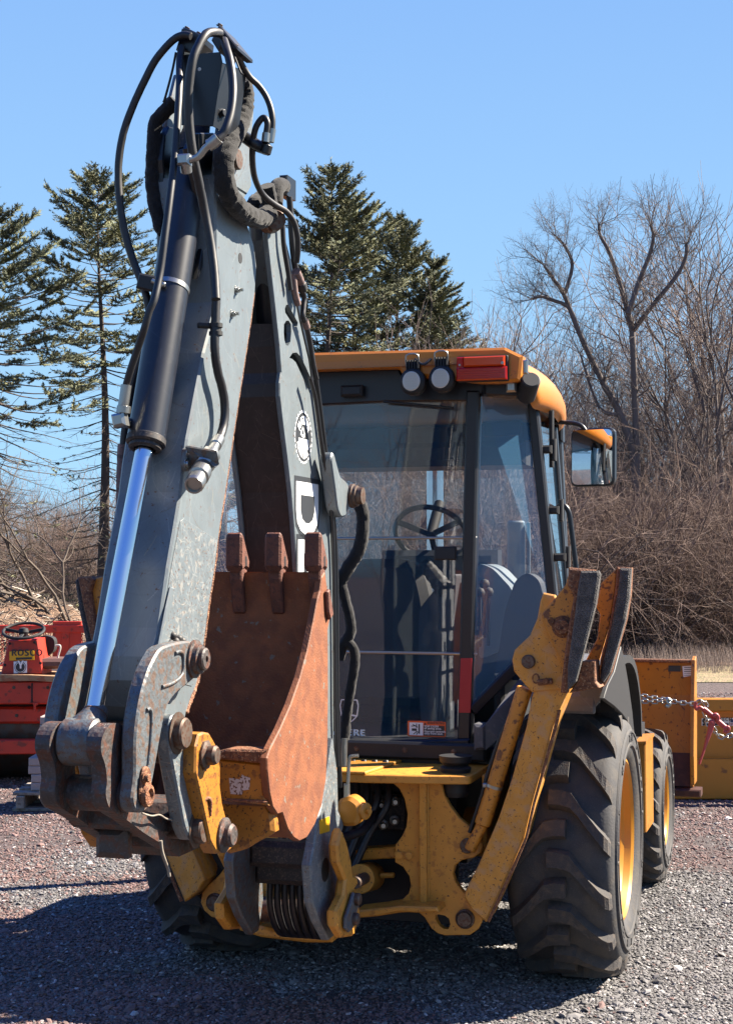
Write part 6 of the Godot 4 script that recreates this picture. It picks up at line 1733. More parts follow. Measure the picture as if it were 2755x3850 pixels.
	# right loops with crimped ends on the manifold
	put("hose", tubeg([Vector3(0.201, 3.457, 2.36), Vector3(0.202, 3.438, 2.32), Vector3(0.205, 3.416, 2.28), Vector3(0.216, 3.393, 2.25), Vector3(0.233, 3.375, 2.22), Vector3(0.251, 3.346, 2.2), Vector3(0.268, 3.307, 2.2), Vector3(0.276, 3.267, 2.2), Vector3(0.275, 3.232, 2.2)], 0.0105, 10, 8), M.hose, hs)
	put("hose", tubeg([Vector3(0.262, 3.214, 2.22), Vector3(0.266, 3.245, 2.22), Vector3(0.258, 3.263, 2.22), Vector3(0.245, 3.262, 2.22), Vector3(0.226, 3.235, 2.22), Vector3(0.213, 3.195, 2.21), Vector3(0.199, 3.142, 2.18), Vector3(0.189, 3.093, 2.13), Vector3(0.19, 3.056, 2.06), Vector3(0.205, 3.037, 1.99), Vector3(0.224, 3.026, 1.92), Vector3(0.239, 2.997, 1.88), Vector3(0.245, 2.954, 1.86), Vector3(0.24, 2.907, 1.84), Vector3(0.229, 2.869, 1.82)], 0.0105, 10, 8), M.hose, hs)
	var mf := Geo.new()
	mf.tube([Vector3(0.275, 3.232, 2.2), Vector3(0.268, 3.189, 2.2)], 0.0135, 10, 2)
	mf.tube([Vector3(0.262, 3.214, 2.22), Vector3(0.259, 3.184, 2.22)], 0.0135, 10, 2)
	put("crimp_fitting", mf, M.steel, hs)
	put("manifold", tubeg([Vector3(0.13, 3.251, 2.11), Vector3(0.198, 3.199, 2.2), Vector3(0.23, 3.178, 2.2), Vector3(0.261, 3.167, 2.2)], 0.020, 10, 4), M.black_paint, hs)
	put("manifold_cap", rodg(Vector3(0.262, 3.178, 2.21), Vector3(0.253, 3.148, 2.21), 0.02, 6), M.black_paint, hs)
	# hoses and pipes down the right edge of the boom
	put("hose", tubeg([Vector3(0.15, 3.139, 1.676), Vector3(0.15, 3.084, 1.661), Vector3(0.15, 3.013, 1.65), Vector3(0.15, 2.944, 1.631), Vector3(0.15, 2.899, 1.608), Vector3(0.15, 2.878, 1.593)], 0.0115, 10, 6), M.hose, hs)
	put("hose", tubeg([Vector3(0.15, 3.089, 1.768), Vector3(0.15, 3.017, 1.746), Vector3(0.15, 2.948, 1.732), Vector3(0.15, 2.865, 1.688), Vector3(0.15, 2.803, 1.659)], 0.009, 8, 6), M.hose, hs)
	var lf := Geo.new()
	lf.tube([Vector3(0.16, 2.875, 1.63), Vector3(0.16, 2.853, 1.592), Vector3(0.16, 2.839, 1.574)], 0.017, 10, 3)
	lf.tube([Vector3(0.15, 2.866, 1.63), Vector3(0.15, 2.805, 1.615), Vector3(0.15, 2.763, 1.578)], 0.013, 8, 3)
	put("crimp_fitting", lf, M.tape, hs)
	put("hose_nut", rodg(Vector3(0.16, 2.841, 1.577), Vector3(0.16, 2.819, 1.553), 0.021, 6), M.flap_black, hs)
	put("hose", tubeg([Vector3(0.16, 2.819, 1.562), Vector3(0.16, 2.794, 1.535), Vector3(0.16, 2.753, 1.544), Vector3(0.16, 2.723, 1.55), Vector3(0.16, 2.702, 1.524), Vector3(0.16, 2.672, 1.493), Vector3(0.16, 2.626, 1.462), Vector3(0.16, 2.561, 1.43), Vector3(0.16, 2.51, 1.39)], 0.0105, 10, 6), M.hose, hs)
	put("hose_tape", tubeg([Vector3(0.16, 2.711, 1.531), Vector3(0.16, 2.688, 1.504)], 0.014, 8, 3), M.tape, hs)
	put("pipe", tubeg([Vector3(0.15, 2.513, 1.367), Vector3(0.15, 2.431, 1.328), Vector3(0.15, 2.303, 1.275), Vector3(0.15, 2.163, 1.215), Vector3(0.15, 2.02, 1.16), Vector3(0.15, 1.833, 1.118), Vector3(0.15, 1.52, 1.104), Vector3(0.15, 1.206, 1.096), Vector3(0.15, 0.995, 1.068), Vector3(0.15, 0.931, 1.061)], 0.010, 8, 6), M.black_paint, hs)
	put("pipe", tubeg([Vector3(0.17, 2.502, 1.499), Vector3(0.17, 2.43, 1.433), Vector3(0.17, 2.285, 1.368), Vector3(0.17, 2.138, 1.29), Vector3(0.17, 2.018, 1.236), Vector3(0.17, 1.833, 1.209), Vector3(0.17, 1.524, 1.194), Vector3(0.17, 1.215, 1.18), Vector3(0.17, 1.026, 1.152)], 0.008, 8, 6), M.black_paint, hs)
	# pin at the boom's middle and the drooping cloth-covered hoses beside it
	var pj := part("boom_cylinder_pin", b)
	put("plate", across_x(rounded([Vector2(1.305, 2.245), Vector2(1.218, 2.152), Vector2(1.115, 2.131), Vector2(1.07, 2.059), Vector2(1.14, 1.999), Vector2(1.205, 1.991), Vector2(1.25, 2.022), Vector2(1.28, 2.096), Vector2(1.335, 2.213)], 0.02), 0.15, 0.2, 0.006), M.boom_grey, pj)
	var pg := Geo.new()
	var pc := Vector3(0.2, 2.081, 1.075)
	pg.lathe(pc, XAX, [Vector2(0.048, 0), Vector2(0.048, 0.012), Vector2(0.042, 0.014), Vector2(0.042, 0.026), Vector2(0.034, 0.028), Vector2(0.034, 0.05), Vector2(0, 0.052)], 24)
	put("pin", pg, M.pin_steel, pj)
	put("cloth_sleeve", tubeg([Vector3(0.19, 2.07, 0.95), Vector3(0.207, 2.027, 0.95), Vector3(0.212, 1.984, 0.95), Vector3(0.208, 1.925, 0.95), Vector3(0.19, 1.861, 0.95), Vector3(0.167, 1.824, 0.95), Vector3(0.142, 1.786, 0.95), Vector3(0.117, 1.738, 0.95), Vector3(0.111, 1.705, 0.95)], 0.027, 14, 8, 0.10, -1.0, 50.0, 9), M.felt, hs)
	put("cloth_sleeve", tubeg([Vector3(0.122, 1.727, 0.95), Vector3(0.139, 1.663, 0.95), Vector3(0.153, 1.609, 0.95), Vector3(0.161, 1.566, 0.95), Vector3(0.159, 1.534, 0.95), Vector3(0.139, 1.502, 0.95), Vector3(0.12, 1.47, 0.95), Vector3(0.111, 1.427, 0.95)], 0.021, 14, 8, 0.10, -1.0, 70.0, 10), M.felt, hs)
	put("cloth_sleeve", tubeg([Vector3(0.111, 1.427, 0.95), Vector3(0.128, 1.48, 0.95), Vector3(0.153, 1.492, 0.95), Vector3(0.174, 1.465, 0.95), Vector3(0.178, 1.417, 0.95), Vector3(0.168, 1.353, 0.95), Vector3(0.154, 1.273, 0.95), Vector3(0.142, 1.192, 0.95), Vector3(0.137, 1.128, 0.95), Vector3(0.135, 1.107, 0.95)], 0.020, 14, 8, 0.10, -1.0, 70.0, 11), M.felt, hs)
	var gf := Geo.new()
	gf.tube([Vector3(0.141, 1.114, 0.97), Vector3(0.14, 1.072, 0.97), Vector3(0.139, 1.035, 0.97), Vector3(0.138, 1.003, 0.97)], 0.012, 10, 3)
	put("crimp_fitting", gf, M.steel, hs)
	# cable ties
	put("cable_tie", tubeg([Vector3(0.021, 3.445, 2.4), Vector3(0.01, 3.392, 2.4), Vector3(-0.004, 3.341, 2.4), Vector3(-0.017, 3.298, 2.4), Vector3(-0.022, 3.287, 2.4)], 0.004, 6), M.flap_black, hs)
	put("cable_tie", tubeg([Vector3(0.205, 3.44, 2.38), Vector3(0.218, 3.409, 2.38), Vector3(0.234, 3.369, 2.38), Vector3(0.243, 3.359, 2.38)], 0.003, 6), M.flap_black, hs)

# ---- front half: hood, loader arms, bucket, fender, steps
func build_front(b: Node3D) -> void:
	var hood := part("hood", b)
	put("panel", boxg(Vector3(0, 1.08, -1.95), Vector3(0.74, 0.62, 1.7), 0.06), M.yellow, hood)
	for s in [-1.0, 1.0]:
		put("loader_arm", across_x(rounded([Vector2(-1.25, 1.12), Vector2(-1.35, 1.2), Vector2(-2.6, 1.05), Vector2(-3.25, 0.62), Vector2(-3.2, 0.45), Vector2(-2.5, 0.9), Vector2(-1.2, 1.15)], 0.06), 0.46 * s - 0.05, 0.46 * s + 0.05, 0.01), M.yellow, b)
		# fender over the rear wheel: a grey edge band rising beside the window, and a dark flap outside
		var fd := part("fender", b)
		var band := [Vector3(0.557, 1.069, 0.36), Vector3(0.615, 1.162, 0.36)]
		var prof := curved([Vector2(0.47, 1.20), Vector2(0.44, 1.29), Vector2(0.32, 1.355), Vector2(0.08, 1.395), Vector2(-0.25, 1.40), Vector2(-0.52, 1.33), Vector2(-0.70, 1.15), Vector2(-0.74, 1.0), Vector2(-0.71, 0.99), Vector2(-0.67, 1.14), Vector2(-0.50, 1.295), Vector2(-0.25, 1.365), Vector2(0.08, 1.36), Vector2(0.30, 1.32), Vector2(0.40, 1.27), Vector2(0.43, 1.195)], 3)
		put("arch", across_x(prof, 0.80 if s > 0 else -1.07, 1.07 if s > 0 else -0.80, 0.006), M.plastic_grey, fd)
		var ext := prof.map(func(v): return Vector2(minf(v.x, 0.30), v.y - 0.004))
		put("extension", across_x(ext, 1.07 if s > 0 else -1.13, 1.13 if s > 0 else -1.07, 0.003), M.flap_black, fd)
		var front: Array = [Vector2(0.541, 1.126), Vector2(0.592, 1.124), Vector2(0.594, 1.017), Vector2(0.542, 1.013)]
		put("corner", across_z(front if s > 0 else mirrored(front), 0.28, 0.40, 0.012), M.plastic_grey, fd)
		# the sloping face that climbs from the corner beside the window to the arch
		var sl := [Vector3(0.592, 1.125, 0.4), Vector3(0.594, 1.017, 0.4), Vector3(0.638, 1.06, 0.36), Vector3(0.657, 1.096, 0.32), Vector3(0.711, 1.286, 0.16), Vector3(0.69, 1.305, 0.14)]
		var sg := Geo.new()
		for i in sl.size():
			sl[i] = Vector3(sl[i].x * s, sl[i].y, sl[i].z)
		for i in range(1, sl.size() - 1):
			sg.flat(sl[0], sl[i], sl[i + 1], Vector3(0.6 * s, 0.6, 0.6))
			sg.flat(sl[0] - ZAX * 0.02, sl[i] - ZAX * 0.02, sl[i + 1] - ZAX * 0.02, Vector3(-0.6 * s, -0.6, -0.6))
		put("slope", sg, M.plastic_grey, fd)
		var lowf: Array = [Vector2(1.132, 1.328), Vector2(1.101, 1.302), Vector2(1.09, 1.25), Vector2(1.068, 1.216), Vector2(1.034, 1.199), Vector2(1.009, 1.198), Vector2(1.01, 1.281), Vector2(1.06, 1.326)]
		put("edge", across_z(lowf if s > 0 else mirrored(lowf), 0.38, 0.46, 0.02), M.plastic_grey, fd)
		var flap: Array = [Vector2(0.138, 1.455), Vector2(0.026, 1.391), Vector2(-0.112, 1.281), Vector2(-0.255, 1.137), Vector2(-0.365, 0.973), Vector2(-0.298, 0.981), Vector2(-0.128, 1.095), Vector2(0.106, 1.158), Vector2(0.369, 1.215), Vector2(0.69, 1.275), Vector2(0.571, 1.319), Vector2(0.362, 1.36)]
		put("flap", across_x(flap, 1.12 if s > 0 else -1.14, 1.14 if s > 0 else -1.12, 0.003), M.flap_black, fd)
		# yellow step box between the wheels
		var sb: Array = [Vector2(1.055, 0.913), Vector2(1.122, 0.915), Vector2(1.123, 0.471), Vector2(1.073, 0.462), Vector2(1.05, 0.64)]
		put("step_box", across_z(sb if s > 0 else mirrored(sb), -1.30, -0.95, 0.006), M.loader_yellow, b)
		var sbt: Array = [Vector2(1.053, 0.924), Vector2(1.127, 0.929), Vector2(1.127, 0.914), Vector2(1.053, 0.908)]
		put("step_lip", across_z(sbt if s > 0 else mirrored(sbt), -1.32, -0.93, 0.003), M.loader_yellow, b)
	put("main_frame", boxg(Vector3(0, 0.66, -1.55), Vector3(0.74, 0.50, 2.7), 0.03), M.flap_black, b)
	for s in [-1.0, 1.0]:
		put("fuel_tank", boxg(Vector3(0.74 * s, 0.70, -1.08), Vector3(0.66, 0.56, 0.70), 0.04), M.flap_black, b)
	put("front_axle", rodg(Vector3(-0.8, 0.43, -2.1), Vector3(0.8, 0.43, -2.1), 0.08, 16), M.yellow, b)
	# loader bucket across the front, seen over the front tyre
	var lb := part("loader_bucket", b, "scuffed yellow loader bucket standing on edge with a chain over it")
	var zb := -3.0
	var pr := [Vector2(-2.09, 1.26), Vector2(-2.09, 1.26)]
	var y_top := Vector3(0.99, 1.208, -3).y
	var y_crease := Vector3(0.989, 0.994, -3).y
	var y_wear := Vector3(0.986, 0.636, -3).y
	var y_low := Vector3(0.985, 0.437, -3).y
	var xr := Vector3(1.199, 0.852, -3).x
	var bp := Geo.new()
	var prof2 := [Vector2(zb, y_top), Vector2(zb - 0.02, y_crease), Vector2(zb + 0.02, y_wear), Vector2(zb + 0.09, y_low), Vector2(zb + 0.06, y_low - 0.01), Vector2(zb - 0.02, y_wear), Vector2(zb - 0.06, y_crease), Vector2(zb - 0.04, y_top)]
	put("back_plate", across_x(prof2, -xr, xr, 0.004), M.loader_yellow, lb)
	put("wear_strip", across_x([Vector2(zb + 0.023, y_wear), Vector2(zb + 0.095, y_low), Vector2(zb + 0.085, y_low - 0.005), Vector2(zb + 0.015, y_wear)], -xr, xr - 0.02, 0.002), M.wear_steel, lb)
	put("cutting_edge", boxg(Vector3(0.02, y_low - 0.03, zb + 0.10), Vector3(xr * 2.0 + 0.06, 0.045, 0.16), 0.008), M.wear_steel, lb)
	put("top_rail", boxg(Vector3(0, y_top, zb + 0.005), Vector3(xr * 2.0, 0.022, 0.05), 0.005), M.raw_rust, lb)
	for s in [-1.0, 1.0]:
		put("side_plate", across_x([Vector2(zb - 0.05, y_top + 0.03), Vector2(zb + 0.04, y_top + 0.01), Vector2(zb + 0.12, y_crease), Vector2(zb + 0.20, y_wear), Vector2(zb + 0.17, y_low + 0.02), Vector2(zb - 0.02, y_low + 0.02), Vector2(zb - 0.08, y_crease)], xr * s - 0.012, xr * s + 0.012, 0.003), M.loader_yellow, lb)
	put("tag", across_z([Vector2(1.128, 1.176), Vector2(1.193, 1.182), Vector2(1.196, 1.119), Vector2(1.134, 1.108)], -3.0 + 0.004, -3.0 + 0.0055, 0.0), M.white_paint, lb, "white paper tag")
	put("tag", across_z([Vector2(1.042, 1.179), Vector2(1.118, 1.179), Vector2(1.116, 1.142), Vector2(1.04, 1.142)], -3.0 + 0.004, -3.0 + 0.0055, 0.0), M.letter_black, lb, "dark rating plate")
	var tl := Geo.new()
	for k in 5:
		var ty := lerpf(Vector3(1.164, 1.169, -2.99).y, Vector3(1.164, 1.119, -2.99).y, k / 4.0)
		tl.box(Vector3(Vector3(1.164, 1.152, -2.99).x, ty, zb + 0.0062), Vector3(0.05, 0.004 if k < 3 else 0.002, 0.0006), 0.0)
	put("tag_print", tl, M.letter_black, lb)


# ---------------------------------------------------------------- other things in the yard
func rebase(o: Node3D, base: Vector3) -> void:
	o.position = base
	for c in o.get_children():
		c.position -= base

func at_depth(poly: Array, depth: float, thick: float, bevel := 0.006, holes := []) -> Geo:
	return across_z(poly, -depth - thick, -depth, bevel, holes)

func build_roller() -> void:
	var r := thing("road_roller", "red road roller with a steering wheel on its console and an expanded metal guard", "road roller")
	put("console", at_depth([Vector2(-2.962, 1.198), Vector2(-2.72, 1.206), Vector2(-2.669, 0.913), Vector2(-3.026, 0.908)], 12.8, 0.35, 0.01), M.roller_red, r)
	var sw := part("steering_wheel", r)
	var c := Vector3(-2.848, 1.271, -12.85)
	var ax := Basis(XAX, -1.22)
	var ring := []
	for i in 33:
		var a := TAU * i / 32.0
		ring.append(c + ax * Vector3(cos(a) * 0.167, sin(a) * 0.167, 0))
	var wg := Geo.new()
	wg.tube(ring, 0.013, 8, 2)
	for a in [0.2, 2.94, 4.71]:
		wg.bar(c - ax * Vector3(0, 0, 0.02), c + ax * Vector3(cos(a) * 0.165, sin(a) * 0.165, 0), 0.028, 0.012, ZAX, 0.004)
	wg.lathe(c + Vector3(0, 0.02, 0), -YAX, [Vector2(0, -0.01), Vector2(0.035, 0.0), Vector2(0.045, 0.03), Vector2(0.03, 0.07), Vector2(0.016, 0.12), Vector2(0, 0.12)], 16)
	put("rim_and_spokes", wg, M.seat_black, sw)
	var sg := at_depth([Vector2(-2.95, 1.101), Vector2(-2.746, 1.109), Vector2(-2.744, 1.032), Vector2(-2.949, 1.027)], 12.785, 0.012, 0.001)
	put("name_plate", sg, M.sticker_yellow, r)
	var so := Vector3(-2.936, 1.049, -12.783)
	lettering(r, "ROSCO", 0.052, so, M.letter_black, true, 1.1)
	put("name_bar", at_depth([Vector2(-2.894, 1.051), Vector2(-2.763, 1.055), Vector2(-2.763, 1.038), Vector2(-2.894, 1.034)], 12.781, 0.003, 0.0), M.letter_black, r)
	put("round_badge", at_depth([Vector2(-2.914, 1.019), Vector2(-2.805, 1.024), Vector2(-2.803, 0.926), Vector2(-2.912, 0.921)], 12.785, 0.012, 0.001), M.white_paint, r)
	var bc := Vector3(-2.858, 0.973, -12.78)
	for q in [[0.048, 0.001, M.letter_black], [0.043, 0.002, M.white_paint], [0.038, 0.003, M.letter_black]]:
		var d := Geo.new()
		d.plate(disc(Vector2(bc.x, bc.y), q[0], 28), Vector3(0, 0, -12.785 + q[1]), XAX, YAX, ZAX, 0.0, 0.0008, 0.0)
		put("badge_ring", d, q[2], r)
	lettering(r, "Y", 0.064, Vector3(bc.x - 0.023, bc.y - 0.033, -12.7805), M.white_paint, true)
	for q in [Vector3(-2.95, 1.166, -12.8), Vector3(-2.745, 1.177, -12.8), Vector3(-2.989, 0.991, -12.8), Vector3(-2.695, 1.005, -12.8)]:
		var b := Geo.new()
		b.bolt(q, ZAX, 0.009, 0.008)
		put("bolt", b, M.seat_black, r)
	# deck, body, lower bar and drum
	put("deck", at_depth([Vector2(-3.484, 0.911), Vector2(-3.032, 0.916), Vector2(-2.765, 0.914), Vector2(-2.556, 0.904), Vector2(-2.371, 0.902), Vector2(-2.371, 0.865), Vector2(-2.579, 0.858), Vector2(-2.742, 0.867), Vector2(-2.973, 0.862), Vector2(-3.483, 0.858)], 12.70, 1.1, 0.02), M.deck_tan, r)
	put("body", at_depth([Vector2(-3.483, 0.858), Vector2(-2.371, 0.858), Vector2(-2.369, 0.683), Vector2(-2.636, 0.671), Vector2(-3.482, 0.669)], 12.74, 1.0, 0.01), M.roller_red, r)
	put("lower_body", at_depth([Vector2(-3.509, 0.639), Vector2(-2.388, 0.639), Vector2(-2.387, 0.502), Vector2(-3.507, 0.497)], 12.85, 0.9, 0.02), M.roller_red, r)
	put("scraper", at_depth([Vector2(-3.521, 0.489), Vector2(-2.396, 0.489), Vector2(-2.395, 0.375), Vector2(-3.52, 0.373)], 12.95, 0.2, 0.01), M.drum_steel, r)
	put("front_bar", at_depth([Vector2(-3.465, 0.383), Vector2(-2.358, 0.386), Vector2(-2.357, 0.271), Vector2(-3.464, 0.26)], 12.70, 0.10, 0.008), M.roller_red, r)
	put("latch", at_depth([Vector2(-2.747, 0.687), Vector2(-2.695, 0.687), Vector2(-2.7, 0.664), Vector2(-2.715, 0.662), Vector2(-2.717, 0.612), Vector2(-2.731, 0.612), Vector2(-2.734, 0.662)], 12.72, 0.03, 0.004), M.roller_red, r)
	put("port", rodg(Vector3(-2.776, 0.81, -12.75), Vector3(-2.772, 0.811, -12.73), 0.014, 12), M.seat_black, r)
	for i in 9:
		var rb := Geo.new()
		rb.bolt(Vector3(-4.3 + 0.28 * i, Vector3(-2.798, 0.808, -12.74).y, -12.74), ZAX, 0.011, 0.008)
		put("bolt", rb, M.drum_steel, r)
		var rb2 := Geo.new()
		rb2.bolt(Vector3(-4.3 + 0.28 * i, Vector3(-2.82, 0.569, -12.85).y, -12.85), ZAX, 0.011, 0.008)
		put("bolt", rb2, M.drum_steel, r)
	put("panel_seam", boxg(Vector3(-2.75, Vector3(-2.798, 0.765, -12.74).y, -12.738), Vector3(0.012, 0.16, 0.006), 0.001), M.seat_black, r)
	var dr := Geo.new()
	dr.rod(Vector3(-4.6, 0.46, -13.35), Vector3(-1.95, 0.46, -13.35), 0.46, 48, 0.02)
	put("drum", dr, M.drum_steel, r)
	# seat with its cover and arm
	var st := part("seat", r)
	put("back", at_depth(rounded([Vector2(-2.77, 1.21), Vector2(-2.724, 1.222), Vector2(-2.655, 1.204), Vector2(-2.638, 1.163), Vector2(-2.646, 1.085), Vector2(-2.747, 1.02), Vector2(-2.771, 1.056)], 0.03), 13.1, 0.12, 0.03), M.seat_black, st)
	put("cushion", boxg(Vector3(-2.661, 0.997, -13), Vector3(0.30, 0.085, 0.35), 0.03), mat("seat_brown", srgb(96, 66, 60), 0.7), st)
	put("arm", tubeg([Vector3(-2.604, 1.141, -12.95), Vector3(-2.569, 1.144, -12.95), Vector3(-2.563, 1.117, -12.95), Vector3(-2.58, 1.052, -12.95), Vector3(-2.583, 0.964, -12.95), Vector3(-2.668, 0.956, -12.95)], 0.009, 8), M.lamp_glass, st)
	# guard: frame of flats with expanded metal between
	var gd := part("guard", r, "red guard of expanded metal")
	var fr := Geo.new()
	var y0 := Vector3(-2.935, 0.878, -14).y
	var y1 := Vector3(-2.938, 1.24, -14).y
	for x in [-4.4, -3.55, -2.72, -1.95]:
		fr.box(Vector3(x, (y0 + y1) / 2, -14.0), Vector3(0.07, y1 - y0, 0.05), 0.005)
	fr.box(Vector3(-3.2, y1, -14.0), Vector3(2.5, 0.07, 0.055), 0.005)
	fr.box(Vector3(-3.2, y0, -14.0), Vector3(2.5, 0.07, 0.055), 0.005)
	fr.box(Vector3(-2.707, 1.03, -14), Vector3(0.26, 0.56, 0.03), 0.005)
	put("frame", fr, M.roller_red, gd)
	var me := Geo.new()
	var x := -4.4
	while x < -1.95:
		var y := y0
		while y < y1:
			for s in [-1.0, 1.0]:
				for t in [-1.0, 1.0]:
					me.bar(Vector3(x - 0.012 * s, y + 0.0175 - 0.0175 * t, -14.0), Vector3(x + 0.012 * s, y + 0.0175 + 0.0175 * t, -14.0), 0.006, 0.004, ZAX, 0.0) if t > 0 else null
			y += 0.035
		x += 0.024 * 2.0
	var mo := put("mesh", me, M.roller_red, gd)
	mo.set_meta("kind", "stuff")
	rebase(r, Vector3(-3.2, 0, -13.3))

func build_pavers() -> void:
	var pal := thing("pallet", "weathered wooden pallet under the concrete blocks", "pallet")
	var base := Vector3(-2.362, 0, -11.508)
	var px := Vector3(-2.604, 0.049, -11.4).x
	var z0 := -11.4
	for i in 5:
		put("board", boxg(Vector3(px + 0.55, 0.13, z0 - 0.08 - 0.21 * i), Vector3(1.1, 0.022, 0.11), 0.003), M.weathered_wood, pal)
	for i in 3:
		put("runner", boxg(Vector3(px + 0.06 + 0.48 * i, 0.07, z0 - 0.5), Vector3(0.06, 0.09, 1.0), 0.004), M.weathered_wood, pal)
	for i in 3:
		put("board", boxg(Vector3(px + 0.55, 0.013, z0 - 0.08 - 0.42 * i), Vector3(1.1, 0.022, 0.11), 0.003), M.weathered_wood, pal)
	rebase(pal, Vector3(px + 0.55, 0, z0 - 0.5))
	# blocks, in stepped courses as they were left
	var courses := [Vector3(-2.487, 0.129, -11.45), Vector3(-2.484, 0.171, -11.45), Vector3(-2.508, 0.207, -11.45), Vector3(-2.506, 0.248, -11.45), Vector3(-2.434, 0.287, -11.45), Vector3(-2.434, 0.323, -11.45), Vector3(-2.435, 0.362, -11.45), Vector3(-2.421, 0.403, -11.45), Vector3(-2.422, 0.445, -11.45), Vector3(-2.422, 0.486, -11.45), Vector3(-2.422, 0.527, -11.45), Vector3(-2.423, 0.569, -11.45), Vector3(-2.423, 0.61, -11.45)]
	var h := 0.061
	var y := 0.141
	var words := ["lowest", "second", "third", "fourth", "fifth", "sixth", "seventh", "eighth", "ninth"]
	for k in 9:
		var x0: float = courses[mini(k + (0 if k < 4 else k - 4), 12)].x if k < 4 else courses[mini(4 + (k - 4) * 2, 12)].x
		for n in 2:
			var len := 0.30
			var o := put("concrete_block", boxg(Vector3.ZERO, Vector3(len, h - 0.003, 0.42), 0.006), M.concrete, self)
			o.position = Vector3(x0 + len / 2.0 + n * (len + 0.004), y + h / 2.0, z0 - 0.30 + rng.randf_range(-0.012, 0.012))
			o.rotation.y = rng.randf_range(-0.02, 0.02)
			if n == 0:
				tag(o, "pale concrete block, outer one of the %s course from the bottom of the pallet stack" % words[k], "concrete block", "concrete blocks stacked on the pallet")
			else:
				tag(o, "pale concrete block, inner one of the %s course beside the roller on the pallet" % words[k], "concrete block", "concrete blocks stacked on the pallet")
		y += h

